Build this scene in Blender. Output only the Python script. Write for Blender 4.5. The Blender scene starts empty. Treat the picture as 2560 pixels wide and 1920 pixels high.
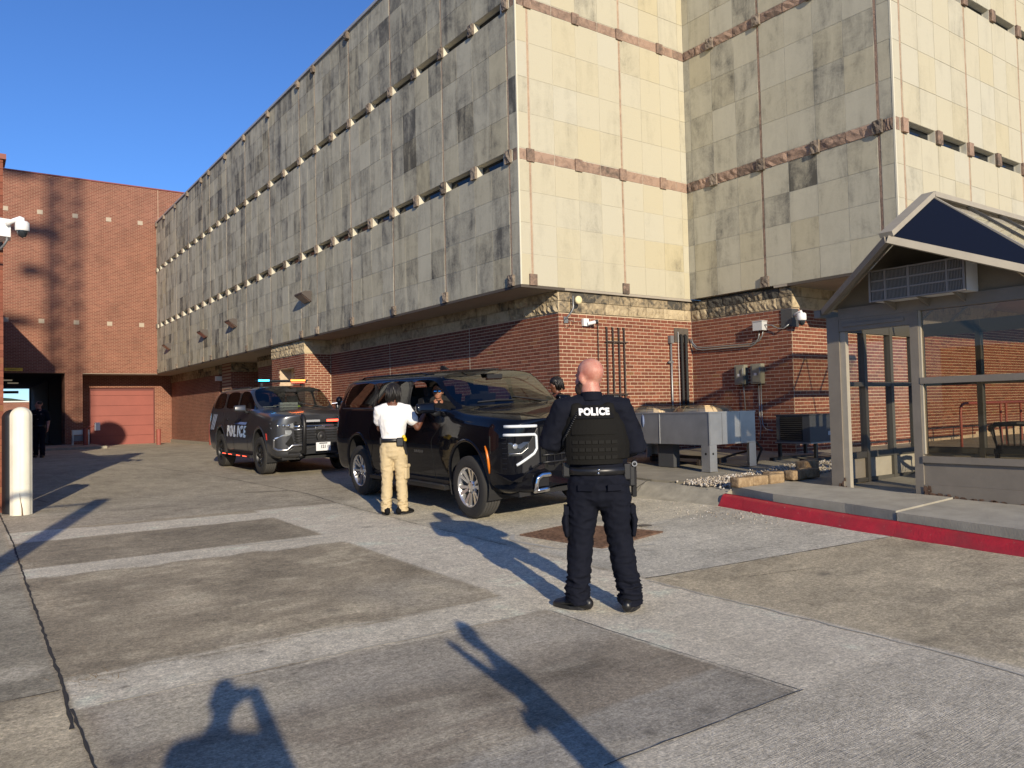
import bpy, bmesh, math, random
import numpy as np
from mathutils import Vector, Matrix, Euler, noise
from mathutils.bvhtree import BVHTree
R = math.radians
random.seed(7)
scene = bpy.context.scene
COL = scene.collection

# ---------------------------------------------------------------- camera
cam_d = bpy.data.cameras.new('camera')
cam = bpy.data.objects.new('camera', cam_d); COL.objects.link(cam)
cam_d.sensor_width = 36.0; cam_d.lens = 27.346
cam_d.clip_start = 0.05; cam_d.clip_end = 3000
_yaw, _pitch, _roll = R(54.4905), R(1.8676), R(-1.3310)
_f = Vector((math.cos(_yaw)*math.cos(_pitch), math.sin(_yaw)*math.cos(_pitch), math.sin(_pitch)))
_r = Vector((math.sin(_yaw), -math.cos(_yaw), 0)); _u = _r.cross(_f)
_r2 = _r*math.cos(_roll) + _u*math.sin(_roll); _u2 = -_r*math.sin(_roll) + _u*math.cos(_roll)
cam.matrix_world = Matrix(((_r2.x, _u2.x, -_f.x, 0), (_r2.y, _u2.y, -_f.y, 0), (_r2.z, _u2.z, -_f.z, 1.5), (0, 0, 0, 1)))
scene.camera = cam

# ---------------------------------------------------------------- sky and sun
SUN_AZ, SUN_EL = 253.0, 18.5      # degrees, azimuth counter-clockwise from +X (where the sun stands)
world = bpy.data.worlds.new('World'); scene.world = world; world.use_nodes = True
wn = world.node_tree.nodes; wl = world.node_tree.links
for n in list(wn): wn.remove(n)
sky = wn.new('ShaderNodeTexSky'); sky.sky_type = 'NISHITA'; sky.sun_disc = False
sky.sun_elevation = R(SUN_EL); sky.sun_rotation = R((90 - SUN_AZ) % 360)
sky.altitude = 200; sky.air_density = 1.0; sky.dust_density = 0.0; sky.ozone_density = 6.0
bg = wn.new('ShaderNodeBackground'); bg.inputs['Strength'].default_value = 0.11
wo = wn.new('ShaderNodeOutputWorld')
hs = wn.new('ShaderNodeMix'); hs.data_type = 'RGBA'; hs.blend_type = 'MULTIPLY'; hs.inputs[0].default_value = 1.0; hs.inputs[7].default_value = (.76, .89, 1.12, 1)   # clear dry autumn air
wl.new(sky.outputs[0], hs.inputs[6])
wl.new(hs.outputs[2], bg.inputs[0]); wl.new(bg.outputs[0], wo.inputs[0])
sd = bpy.data.lights.new('sun', 'SUN'); sd.energy = 4.2; sd.angle = R(0.53); sd.color = (1.0, 0.87, 0.67)
sun = bpy.data.objects.new('sun', sd); COL.objects.link(sun)
_a, _e = R(SUN_AZ), R(SUN_EL)
_sv = Vector((math.cos(_a)*math.cos(_e), math.sin(_a)*math.cos(_e), math.sin(_e)))
sun.rotation_euler = _sv.to_track_quat('Z', 'Y').to_euler(); sun.location = _sv*60
scene.view_settings.view_transform = 'Standard'; scene.view_settings.look = 'None'
scene.view_settings.exposure = 0.40; scene.view_settings.gamma = 1.0
scene.view_settings.use_curve_mapping = False
scene.render.engine = 'CYCLES'

# ---------------------------------------------------------------- materials
def new_mat(name):
    m = bpy.data.materials.new(name); m.use_nodes = True
    return m, m.node_tree.nodes, m.node_tree.links, m.node_tree.nodes['Principled BSDF']
def nd(N, t, **kw):
    n = N.new(t)
    for k, v in kw.items():
        if hasattr(n, k): setattr(n, k, v)
        else: n.inputs[k].default_value = v
    return n
def simple(name, col, rough=.6, metal=0.0, bump=0.0, bscale=40, var=0.0, vscale=6, coat=0, spec=None, emit=None, estr=0, alpha=None):
    m, N, L, b = new_mat(name)
    b.inputs['Base Color'].default_value = (*col, 1); b.inputs['Roughness'].default_value = rough
    b.inputs['Metallic'].default_value = metal
    if spec is not None: b.inputs['Specular IOR Level'].default_value = spec
    if coat: b.inputs['Coat Weight'].default_value = coat; b.inputs['Coat Roughness'].default_value = .03
    if emit: b.inputs['Emission Color'].default_value = (*emit, 1); b.inputs['Emission Strength'].default_value = estr
    if var or bump:
        g = nd(N, 'ShaderNodeNewGeometry')
    if var:
        n = nd(N, 'ShaderNodeTexNoise', Scale=vscale, Detail=6, Roughness=.6); L.new(g.outputs['Position'], n.inputs['Vector'])
        r = nd(N, 'ShaderNodeMapRange'); r.inputs['From Min'].default_value = .3; r.inputs['From Max'].default_value = .7
        r.inputs['To Min'].default_value = 1-var; r.inputs['To Max'].default_value = 1+var; L.new(n.outputs['Fac'], r.inputs['Value'])
        mx = nd(N, 'ShaderNodeVectorMath', operation='SCALE'); mx.inputs[0].default_value = col; L.new(r.outputs[0], mx.inputs['Scale'])
        L.new(mx.outputs[0], b.inputs['Base Color'])
    if bump:
        n2 = nd(N, 'ShaderNodeTexNoise', Scale=bscale, Detail=5, Roughness=.6); L.new(g.outputs['Position'], n2.inputs['Vector'])
        bp = nd(N, 'ShaderNodeBump', Strength=bump, Distance=.01); L.new(n2.outputs['Fac'], bp.inputs['Height']); L.new(bp.outputs[0], b.inputs['Normal'])
    return m
def ramp(N, stops):
    r = nd(N, 'ShaderNodeValToRGB'); e = r.color_ramp.elements
    while len(e) > 1: e.remove(e[-1])
    e[0].position = stops[0][0]; e[0].color = (*stops[0][1], 1)
    for p, c in stops[1:]:
        q = e.new(p); q.color = (*c, 1)
    return r
def mixc(N, L, a, b, f, mode='MIX'):
    m = nd(N, 'ShaderNodeMix', data_type='RGBA', blend_type=mode)
    for s, v in ((m.inputs[6], a), (m.inputs[7], b), (m.inputs[0], f)):
        if isinstance(v, (tuple, list)): s.default_value = (*v, 1) if len(v) == 3 else v
        elif isinstance(v, (int, float)): s.default_value = v
        else: L.new(v, s)
    return m.outputs[2]

def limestone(name, tint, dark, streak):
    """weathered limestone; world-space grain, soot in vertical runs, warm blotches"""
    m, N, L, b = new_mat(name)
    g = nd(N, 'ShaderNodeNewGeometry')
    at = nd(N, 'ShaderNodeAttribute', attribute_name='tone')
    mp = nd(N, 'ShaderNodeMapping'); mp.inputs['Scale'].default_value = (3.0, 3.0, .55); L.new(g.outputs['Position'], mp.inputs[0])
    n1 = nd(N, 'ShaderNodeTexNoise', Scale=1.0, Detail=8, Roughness=.62, Distortion=.6); L.new(mp.outputs[0], n1.inputs['Vector'])
    n2 = nd(N, 'ShaderNodeTexNoise', Scale=2.2, Detail=10, Roughness=.7, Distortion=.8); L.new(g.outputs['Position'], n2.inputs['Vector'])
    n3 = nd(N, 'ShaderNodeTexNoise', Scale=26.0, Detail=8, Roughness=.72); L.new(g.outputs['Position'], n3.inputs['Vector'])
    # dirt amount = streak noise + panel tone
    a1 = nd(N, 'ShaderNodeMath', operation='MULTIPLY_ADD'); L.new(n1.outputs['Fac'], a1.inputs[0]); a1.inputs[1].default_value = streak*1.9; a1.inputs[2].default_value = -streak*.92
    a2 = nd(N, 'ShaderNodeMath', operation='MULTIPLY_ADD'); L.new(n2.outputs['Fac'], a2.inputs[0]); a2.inputs[1].default_value = 1.1; a2.inputs[2].default_value = -.54
    s1 = nd(N, 'ShaderNodeMath', operation='ADD'); L.new(a1.outputs[0], s1.inputs[0]); L.new(a2.outputs[0], s1.inputs[1])
    a3 = nd(N, 'ShaderNodeMath', operation='MULTIPLY_ADD'); L.new(n3.outputs['Fac'], a3.inputs[0]); a3.inputs[1].default_value = .5; a3.inputs[2].default_value = -.25
    s15 = nd(N, 'ShaderNodeMath', operation='ADD'); L.new(s1.outputs[0], s15.inputs[0]); L.new(a3.outputs[0], s15.inputs[1])
    s2 = nd(N, 'ShaderNodeMath', operation='ADD', use_clamp=True); L.new(s15.outputs[0], s2.inputs[0]); L.new(at.outputs['Fac'], s2.inputs[1])
    rp = ramp(N, [(0.0, tint), (.30, tuple(x*.90 for x in tint)), (.55, tuple(a*.55+b_*.45 for a, b_ in zip(tint, dark))), (.85, dark), (1, tuple(x*.75 for x in dark))])
    L.new(s2.outputs[0], rp.inputs[0])
    # fine pits
    n4 = nd(N, 'ShaderNodeTexVoronoi', Scale=34.0); L.new(g.outputs['Position'], n4.inputs['Vector'])
    n5 = nd(N, 'ShaderNodeTexNoise', Scale=5.0, Detail=4); L.new(g.outputs['Position'], n5.inputs['Vector'])
    pr = nd(N, 'ShaderNodeMapRange'); pr.inputs['From Min'].default_value = .0; pr.inputs['From Max'].default_value = .16; pr.inputs['To Min'].default_value = .62; pr.inputs['To Max'].default_value = 1.0
    L.new(n4.outputs['Distance'], pr.inputs['Value'])
    pm = nd(N, 'ShaderNodeMapRange'); pm.inputs['From Min'].default_value = .52; pm.inputs['From Max'].default_value = .64; L.new(n5.outputs['Fac'], pm.inputs['Value'])
    pc = mixc(N, L, (1, 1, 1), pr.outputs[0], pm.outputs[0])
    col = mixc(N, L, rp.outputs[0], pc, 1.0, 'MULTIPLY')
    # warm / cool per panel
    at2 = nd(N, 'ShaderNodeAttribute', attribute_name='warm')
    col = mixc(N, L, col, (1.0, .93, .76), at2.outputs['Fac'], 'MULTIPLY')
    L.new(col, b.inputs['Base Color']); b.inputs['Roughness'].default_value = .86; b.inputs['Specular IOR Level'].default_value = .25
    bp = nd(N, 'ShaderNodeBump', Strength=.25, Distance=.01); L.new(n3.outputs['Fac'], bp.inputs['Height']); L.new(bp.outputs[0], b.inputs['Normal'])
    return m
M = {}
M['stone'] = limestone('limestone_panel', (.475, .447, .35), (.122, .117, .102), .75)
M['joint'] = simple('joint_caulk', (.56, .53, .43), .9, var=.12)
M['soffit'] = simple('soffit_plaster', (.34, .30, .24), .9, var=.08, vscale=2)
M['coping'] = simple('metal_coping', (.42, .42, .42), .5, .3, var=.1)
def rock(name, c1, c2, c3, sc=7):
    m, N, L, b = new_mat(name)
    g = nd(N, 'ShaderNodeNewGeometry'); at = nd(N, 'ShaderNodeAttribute', attribute_name='tone')
    n = nd(N, 'ShaderNodeTexNoise', Scale=sc, Detail=9, Roughness=.7, Distortion=.5); L.new(g.outputs['Position'], n.inputs['Vector'])
    ad = nd(N, 'ShaderNodeMath', operation='ADD', use_clamp=True); L.new(n.outputs['Fac'], ad.inputs[0]); L.new(at.outputs['Fac'], ad.inputs[1])
    r = ramp(N, [(.34, c1), (.52, c2), (.72, c3)]); L.new(ad.outputs[0], r.inputs[0]); L.new(r.outputs[0], b.inputs['Base Color'])
    b.inputs['Roughness'].default_value = .93; b.inputs['Specular IOR Level'].default_value = .2
    n2 = nd(N, 'ShaderNodeTexNoise', Scale=38, Detail=7, Roughness=.7); L.new(g.outputs['Position'], n2.inputs['Vector'])
    bp = nd(N, 'ShaderNodeBump', Strength=.8, Distance=.02); L.new(n2.outputs['Fac'], bp.inputs['Height']); L.new(bp.outputs[0], b.inputs['Normal'])
    return m
M['rock'] = rock('split_face_stone', (.54, .44, .28), (.36, .285, .18), (.075, .07, .06))
M['bandrock'] = rock('brown_band_stone', (.38, .26, .19), (.26, .18, .135), (.11, .088, .07))
M['corbelA'] = rock('grey_brown_corbel', (.30, .245, .19), (.20, .16, .125), (.08, .068, .058), 14)
M['stripB'] = rock('tan_strip_stone', (.46, .34, .24), (.38, .27, .19), (.25, .18, .13))
M['block'] = rock('tan_block', (.42, .31, .19), (.30, .21, .12), (.16, .11, .07), 12)

def brick_mat(name, c_lo, c_hi):
    m, N, L, b = new_mat(name)
    g = nd(N, 'ShaderNodeNewGeometry'); at = nd(N, 'ShaderNodeAttribute', attribute_name='tone')
    r = ramp(N, [(0, c_lo), (.55, tuple((a+c)/2 for a, c in zip(c_lo, c_hi))), (.9, c_hi), (1, (c_hi[0]*.8, c_hi[1]*1.05, c_hi[2]*.8))]); L.new(at.outputs['Fac'], r.inputs[0])
    n = nd(N, 'ShaderNodeTexNoise', Scale=30, Detail=6, Roughness=.7); L.new(g.outputs['Position'], n.inputs['Vector'])
    mr = nd(N, 'ShaderNodeMapRange'); mr.inputs['From Min'].default_value = .25; mr.inputs['From Max'].default_value = .75; mr.inputs['To Min'].default_value = .72; mr.inputs['To Max'].default_value = 1.2
    L.new(n.outputs['Fac'], mr.inputs['Value'])
    c = mixc(N, L, r.outputs[0], mr.outputs[0], 1.0, 'MULTIPLY'); L.new(c, b.inputs['Base Color'])
    b.inputs['Roughness'].default_value = .85; b.inputs['Specular IOR Level'].default_value = .25
    bp = nd(N, 'ShaderNodeBump', Strength=.35, Distance=.005); L.new(n.outputs['Fac'], bp.inputs['Height']); L.new(bp.outputs[0], b.inputs['Normal'])
    return m
M['brick'] = brick_mat('red_brick', (.15, .048, .030), (.265, .093, .055))
M['mortar'] = simple('mortar', (.54, .42, .29), .95, var=.15, vscale=12)

def brick_tex(name, c1, c2, mortar, bl, bh, mj, axis='X'):
    """brick relief for a wall too far to tell the bricks apart"""
    m, N, L, b = new_mat(name)
    g = nd(N, 'ShaderNodeNewGeometry')
    sx = nd(N, 'ShaderNodeSeparateXYZ'); L.new(g.outputs['Position'], sx.inputs[0])
    cb = nd(N, 'ShaderNodeCombineXYZ'); L.new(sx.outputs[axis], cb.inputs['X']); L.new(sx.outputs['Z'], cb.inputs['Y'])
    br = nd(N, 'ShaderNodeTexBrick', offset=.5); br.inputs['Scale'].default_value = 1.0
    br.inputs['Brick Width'].default_value = bl; br.inputs['Row Height'].default_value = bh; br.inputs['Mortar Size'].default_value = mj
    br.inputs['Mortar Smooth'].default_value = .1
    br.inputs['Color1'].default_value = (*c1, 1); br.inputs['Color2'].default_value = (*c2, 1); br.inputs['Mortar'].default_value = (*mortar, 1)
    L.new(cb.outputs[0], br.inputs['Vector'])
    n = nd(N, 'ShaderNodeTexNoise', Scale=.9, Detail=6, Roughness=.6); L.new(g.outputs['Position'], n.inputs['Vector'])
    mr = nd(N, 'ShaderNodeMapRange'); mr.inputs['From Min'].default_value = .3; mr.inputs['From Max'].default_value = .7; mr.inputs['To Min'].default_value = .82; mr.inputs['To Max'].default_value = 1.12
    L.new(n.outputs['Fac'], mr.inputs['Value'])
    c = mixc(N, L, br.outputs['Color'], mr.outputs[0], 1.0, 'MULTIPLY'); L.new(c, b.inputs['Base Color'])
    b.inputs['Roughness'].default_value = .88
    bp = nd(N, 'ShaderNodeBump', Strength=.3, Distance=.01, invert=True); L.new(br.outputs['Fac'], bp.inputs['Height']); L.new(bp.outputs[0], b.inputs['Normal'])
    return m
M['fbrickX'] = brick_tex('far_brick', (.17, .056, .034), (.235, .082, .050), (.40, .28, .19), .2032, .0677, .0055, 'X')
M['fbrickY'] = brick_tex('far_brick_side', (.17, .056, .034), (.235, .082, .050), (.40, .28, .19), .2032, .0677, .0055, 'Y')

def glass(name, col=(.02, .025, .03), rough=.02, trans=0.0, alpha=1.0):
    m, N, L, b = new_mat(name)
    b.inputs['Base Color'].default_value = (*col, 1); b.inputs['Roughness'].default_value = rough; b.inputs['Specular IOR Level'].default_value = .9
    return m
def clear_glass(name, tint, refl=.1):
    """thin pane: tint and fresnel reflection on the outer face of the slab, nothing extra on the inner one"""
    m, N, L, b = new_mat(name); N.remove(b); out = N['Material Output']
    g = nd(N, 'ShaderNodeNewGeometry')
    t = nd(N, 'ShaderNodeBsdfTransparent'); tc = mixc(N, L, tint, (1, 1, 1), g.outputs['Backfacing']); L.new(tc, t.inputs[0])
    gl = nd(N, 'ShaderNodeBsdfGlossy'); gl.inputs['Roughness'].default_value = .01
    fr = nd(N, 'ShaderNodeFresnel'); fr.inputs['IOR'].default_value = 1.5
    ml = nd(N, 'ShaderNodeMath', operation='MULTIPLY_ADD', use_clamp=True); L.new(fr.outputs[0], ml.inputs[0]); ml.inputs[1].default_value = 1.2; ml.inputs[2].default_value = refl
    iv = nd(N, 'ShaderNodeMath', operation='SUBTRACT'); iv.inputs[0].default_value = 1.0; L.new(g.outputs['Backfacing'], iv.inputs[1])
    m2 = nd(N, 'ShaderNodeMath', operation='MULTIPLY'); L.new(ml.outputs[0], m2.inputs[0]); L.new(iv.outputs[0], m2.inputs[1])
    mx = nd(N, 'ShaderNodeMixShader'); L.new(m2.outputs[0], mx.inputs[0]); L.new(t.outputs[0], mx.inputs[1]); L.new(gl.outputs[0], mx.inputs[2]); L.new(mx.outputs[0], out.inputs[0])
    return m
M['dkglass'] = glass('dark_window_glass')
M['slot'] = glass('slot_window_glass', (.012, .015, .018), .06); M['slot'].node_tree.nodes['Principled BSDF'].inputs['Specular IOR Level'].default_value = .3
M['tint'] = clear_glass('privacy_glass', (.05, .05, .05), .02)
M['shield'] = clear_glass('windshield_glass', (.55, .60, .55), .07)
M['pane'] = clear_glass('clear_pane', (.90, .90, .86), .0)
M['bronze'] = clear_glass('bronze_pane', (.60, .55, .46), .0)
M['roofpane'] = clear_glass('roof_pane', (.80, .78, .70), .03)

# ---------------------------------------------------------------- mesh helpers
class MB:
    def __init__(s): s.v = []; s.f = []; s.m = []; s.t = []
    def add(s, vs, fs, m=0, t=0.0):
        o = len(s.v); s.v += [tuple(p) for p in vs]
        for f in fs: s.f.append(tuple(o+i for i in f)); s.m.append(m); s.t.append(t)
    def box(s, c, d, rot=None, m=0, t=0.0, mat=None):
        x, y, z = d[0]/2, d[1]/2, d[2]/2
        vs = [Vector((a, b, e)) for a in (-x, x) for b in (-y, y) for e in (-z, z)]
        if rot is not None: q = Euler(rot).to_matrix(); vs = [q @ v for v in vs]
        if mat is not None: vs = [mat @ (v+Vector(c)) for v in vs]
        else: vs = [v+Vector(c) for v in vs]
        s.add(vs, [(0, 1, 3, 2), (4, 6, 7, 5), (0, 4, 5, 1), (2, 3, 7, 6), (0, 2, 6, 4), (1, 5, 7, 3)], m, t); return s
    def b2(s, a, b, m=0, t=0.0):
        return s.box([(a[i]+b[i])/2 for i in range(3)], [abs(b[i]-a[i]) for i in range(3)], m=m, t=t)
    def cyl(s, a, b, r, n=12, r2=None, m=0, cap=True):
        a, b = Vector(a), Vector(b); d = (b-a).normalized(); r2 = r if r2 is None else r2
        u = d.orthogonal().normalized(); w = d.cross(u)
        vs = []
        for p, q in ((a, r), (b, r2)):
            for i in range(n):
                an = 2*math.pi*i/n; vs.append(p+(u*math.cos(an)+w*math.sin(an))*q)
        fs = [(i, (i+1) % n, n+(i+1) % n, n+i) for i in range(n)]
        if cap: fs += [tuple(range(n-1, -1, -1)), tuple(range(n, 2*n))]
        s.add(vs, fs, m); return s
    def tube(s, pts, r, n=8, m=0, closed=False):
        pts = [Vector(p) for p in pts]; k = len(pts); vs = []; up = None
        rr = r if isinstance(r, (list, tuple)) else [r]*k
        for i, p in enumerate(pts):
            d = ((pts[min(i+1, k-1)]-p).normalized()+(p-pts[max(i-1, 0)]).normalized())
            if d.length < 1e-6: d = pts[min(i+1, k-1)]-p
            d.normalize()
            if up is None: up = d.orthogonal().normalized()
            up = (up-d*up.dot(d))
            if up.length < 1e-5: up = d.orthogonal()
            up.normalize(); w = d.cross(up)
            for j in range(n):
                an = 2*math.pi*j/n; vs.append(p+(up*math.cos(an)+w*math.sin(an))*rr[i])
        fs = [(i*n+j, i*n+(j+1) % n, (i+1)*n+(j+1) % n, (i+1)*n+j) for i in range(k-1) for j in range(n)]
        fs += [tuple(range(n-1, -1, -1)), tuple((k-1)*n+j for j in range(n))]
        s.add(vs, fs, m); return s
    def lathe(s, prof, c=(0, 0, 0), axis='Z', n=32, m=0, mat=None):
        k = len(prof); vs = []
        for r, h in prof:
            for j in range(n):
                an = 2*math.pi*j/n; x, y = r*math.cos(an), r*math.sin(an)
                v = {'Z': (x, y, h), 'Y': (x, h, y), 'X': (h, x, y)}[axis]
                vs.append(Vector(v)+Vector(c))
        if mat is not None: vs = [mat @ v for v in vs]
        fs = [(i*n+j, i*n+(j+1) % n, (i+1)*n+(j+1) % n, (i+1)*n+j) for i in range(k-1) for j in range(n)]
        s.add(vs, fs, m); return s
    def prism(s, poly, vec, m=0, t=0.0):
        """poly: 3D points in a plane, extruded by vec"""
        vec = Vector(vec); n = len(poly); vs = [Vector(p) for p in poly]+[Vector(p)+vec for p in poly]
        s.add(vs, [tuple(range(n)), tuple(range(2*n-1, n-1, -1))]+[(i, i+n, (i+1) % n+n, (i+1) % n) for i in range(n)], m, t); return s
    def ell(s, c, r, n=14, k=9, m=0, rot=None):
        vs = []; q = Euler(rot).to_matrix() if rot is not None else None
        for i in range(k+1):
            th = math.pi*i/k
            for j in range(n):
                a = 2*math.pi*j/n
                v = Vector((r[0]*math.sin(th)*math.cos(a), r[1]*math.sin(th)*math.sin(a), r[2]*math.cos(th)))
                if q: v = q @ v
                vs.append(v+Vector(c))
        fs = [(i*n+j, (i+1)*n+j, (i+1)*n+(j+1) % n, i*n+(j+1) % n) for i in range(k) for j in range(n)]
        s.add(vs, fs, m); return s
    def mesh(s, name, mats, smooth=False, tone=False):
        me = bpy.data.meshes.new(name); me.from_pydata(s.v, [], s.f)
        for mm in (mats if isinstance(mats, (list, tuple)) else [mats]): me.materials.append(mm)
        if any(s.m): me.polygons.foreach_set('material_index', s.m)
        if tone:
            a = me.attributes.new('tone', 'FLOAT', 'FACE'); a.data.foreach_set('value', s.t)
        if smooth: me.polygons.foreach_set('use_smooth', [True]*len(s.f))
        bm = bmesh.new(); bm.from_mesh(me); bmesh.ops.recalc_face_normals(bm, faces=bm.faces); bm.to_mesh(me); bm.free()
        me.update(); return me
def link(name, me, parent=None, world_coords=False):
    o = bpy.data.objects.new(name, me); COL.objects.link(o)
    if parent is not None:
        o.parent = parent
        if world_coords: o.matrix_parent_inverse = Matrix.Translation(-parent.location)
    return o
def obj(name, mb, mat, parent=None, w=True, smooth=False, tone=False, label=None, kind=None):
    o = link(name, mb.mesh(name, mat, smooth, tone), parent, w and parent is not None)
    if label: o['label'] = label
    if kind: o['kind'] = kind
    return o
def tag(o, label, cat, group=None):
    o['label'] = label; o['category'] = cat
    if group: o['group'] = group
    return o
def thing(name, label, cat, loc=(0, 0, 0), group=None, rz=0):
    o = bpy.data.objects.new(name, None); COL.objects.link(o); o.location = loc; o.rotation_euler = (0, 0, rz)
    o.empty_display_size = .2
    return tag(o, label, cat, group)
def struct(o): o['kind'] = 'structure'; return o
def smooth_by_angle(o, ang=40):
    me = o.data; me.polygons.foreach_set('use_smooth', [True]*len(me.polygons))
    bm = bmesh.new(); bm.from_mesh(me)
    for e in bm.edges:
        if len(e.link_faces) == 2 and e.calc_face_angle(0) > R(ang): e.smooth = False
    bm.to_mesh(me); bm.free()
_lab = bpy.data.scenes.new('workbench')      # a bench scene: evaluates one object at a time, removed at the end
def evaluated(o, name=None, delete=True):
    if o.name in COL.objects: COL.objects.unlink(o)
    _lab.collection.objects.link(o)
    vl = _lab.view_layers[0]; vl.update(); dg = vl.depsgraph
    me = bpy.data.meshes.new_from_object(o.evaluated_get(dg), preserve_all_data_layers=True, depsgraph=dg)
    if name: me.name = name
    bpy.data.objects.remove(o)
    return me
def text_mesh(txt, size, depth=.002, bold=0.0, mat=None, space=1.0):
    cu = bpy.data.curves.new('lettering', 'FONT'); cu.body = txt; cu.size = size; cu.extrude = depth; cu.offset = bold
    cu.align_x = 'CENTER'; cu.align_y = 'CENTER'; cu.space_character = space
    cu.resolution_u = 3
    o = bpy.data.objects.new('tmp_text', cu); COL.objects.link(o)
    me = evaluated(o, 'lettering')
    if mat: me.materials.clear(); me.materials.append(mat)
    return me
def place_text(name, txt, size, mat, origin, right, up, parent=None, w=True, depth=.002, bold=0.0, sx=1.0, space=1.0):
    me = text_mesh(txt, size, depth, bold, mat, space)
    r, u = Vector(right).normalized(), Vector(up).normalized(); n = r.cross(u)
    mt = Matrix(((r.x*sx, u.x, n.x, origin[0]), (r.y*sx, u.y, n.y, origin[1]), (r.z*sx, u.z, n.z, origin[2]), (0, 0, 0, 1)))
    me.transform(mt)
    return link(name, me, parent, w and parent is not None)

# ---------------------------------------------------------------- ground shape
def sm(t): t = min(1, max(0, t)); return t*t*(3-2*t)
def gy(y):
    if y < 4: return 0
    if y < 22: return .0145*(y-4)
    if y < 30: return .261+.04*sm((y-22)/8)
    return .301-.13*sm((y-30)/13)
def G(x, y):
    return gy(y)+.042*max(0, min(x, 9.6)-5)*(1-sm((y-12)/8))
def S(x, y): return .32+.03*(x-9.3)+.022*(y-3.65)      # sidewalk and equipment pad
K = 2/3
def U(v): return v*K
def Z(z): return 1.5+(z-1.5)*K
# ================================================================ GROUND
def vnoise(X, Y, sc, seed=0):
    """smooth value noise on arrays"""
    x = X/sc; y = Y/sc; xi = np.floor(x).astype(int); yi = np.floor(y).astype(int); fx = x-xi; fy = y-yi
    fx = fx*fx*(3-2*fx); fy = fy*fy*(3-2*fy)
    def h(a, b):
        n = (a*374761393+b*668265263+seed*974711) & 0x7fffffff
        n = ((n ^ (n >> 13))*1274126177) & 0x7fffffff
        return ((n ^ (n >> 16)) & 0xffff)/65535.0
    return (h(xi, yi)*(1-fx)+h(xi+1, yi)*fx)*(1-fy)+(h(xi, yi+1)*(1-fx)+h(xi+1, yi+1)*fx)*fy
def fbm(X, Y, sc, seed=0, o=4):
    r = 0; a = .5; t = 0
    for i in range(o): r = r+a*vnoise(X, Y, sc/2**i, seed+i*17); t += a; a *= .5
    return r/t
def build_ground():
    xs = np.concatenate([np.linspace(-400, -8, 12), np.arange(-6, -1, .5), np.arange(-1, 8.6, .036), np.arange(8.8, 16, .4), np.linspace(18, 400, 12)])
    ys = np.concatenate([np.linspace(-400, -6, 12), np.arange(-5, 1.4, .4), np.arange(1.4, 14.5, .036), np.arange(14.7, 45, .3), np.linspace(48, 600, 12)])
    X, Y = np.meshgrid(xs, ys); nx, ny = len(xs), len(ys)
    Zg = np.array([[G(x, y) for x in xs] for y in ys])
    Zg += -.004*(fbm(X, Y, 2.0, 5)-.5)*(np.abs(Y-8) < 7)
    w1 = (fbm(X, Y, .5, 3, 4)-.5); w2 = (fbm(X, Y, 1.6, 9, 4)-.5); w3 = fbm(X, Y, .12, 21, 3)-.5; w5 = fbm(X*.55, Y*1.6, .22, 33, 4)-.5
    def col(c): return np.array(c)[None, None, :]*np.ones((ny, nx, 1))
    C = col((.245, .222, .178))                                   # old tan slab
    C *= (1+.55*w2+.3*w3)[..., None]
    def put(mask, c, k=.35):
        nonlocal C
        cc = col(c)*(1+1.1*k*w1+.35*w3+.28*w5)[..., None]
        mk = np.clip(mask, 0, 1)[..., None]; C = C*(1-mk)+cc*mk
    def rng(V, a, b, e=.02): return np.clip((V-a)/e+.5, 0, 1)*np.clip((b-V)/e+.5, 0, 1)
    far = np.clip((Y-11.55-.1*w1)/.05, 0, 1)
    put(far, (.25, .233, .198), .25)
    # pale broomed strip and cross bands
    light = (.50, .48, .43)
    put(rng(X, 3.53+.02*w1, 4.80+.14*w1-.0*Y)*np.clip((11.55-Y)/.1, 0, 1), light, .22)
    put(rng(X, -9, 4.8)*np.clip((2.5-Y)/.03, 0, 1), (.40, .385, .345), .2)
    put(rng(X, .49, 3.6, .03)*rng(Y, 10.62+.25*w1, 11.5-.08*(X-.5)+.15*w1, .06), (.46, .443, .395), .2)
    put(rng(X, .49, 3.6, .03)*rng(Y, 8.32+.45*w1, 8.87, .05), (.49, .473, .42), .2)
    put(rng(X, .49, 3.6, .03)*rng(Y, 4.63, 5.13+.18*w1, .03), (.50, .483, .43), .2)
    # dark slabs between the bands
    put(rng(X, .49, 3.45+.25*w2, .25)*rng(Y, 8.88, 10.6+.2*w1, .08), (.205, .186, .15), .5)
    put(rng(X, .49, 3.54, .02)*rng(Y, 5.2+.5*w1, 8.25+.2*w1, .25), (.235, .21, .165), .6)
    put(rng(X, .52, 3.56, .02)*rng(Y, 2.5, 4.62, .02), (.19, .172, .145), .7)
    # cement wash along slab C
    put(rng(X, .6, 3.56, .1)*rng(Y, 3.85+.6*w2+.5*w1, 4.6, .3)*.75, (.285, .275, .25), .3)
    put(rng(X, 1.6+.6*w1, 3.56, .2)*rng(Y, 2.5, 2.93+.05*(X-2.2), .03), (.235, .228, .21), .25)
    put(rng(X, .7+.3*w1, 1.5, .3)*rng(Y, 4.0+.5*w1, 4.5, .2)*.8, (.33, .315, .27), .3)
    put(rng(X, 2.6, 3.54, .4)*rng(Y, 5.2, 6.2+.6*w1, .5)*.55, (.31, .295, .26), .3)
    # right hand: aggregate slab, smooth blue-grey slab, pale slab under the dark car
    jy = 4.87-.215*(X-4.85)
    put(np.clip((X-4.80-.05*w1)/.03, 0, 1)*np.clip((jy-Y)/.02+.5, 0, 1), (.29, .262, .205), .45)
    put(np.clip((X-4.78-.1*w1)/.12, 0, 1)*np.clip((Y-jy)/.02+.5, 0, 1)*np.clip((6.75-Y)/.1, 0, 1), (.36, .358, .335), .3)
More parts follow.
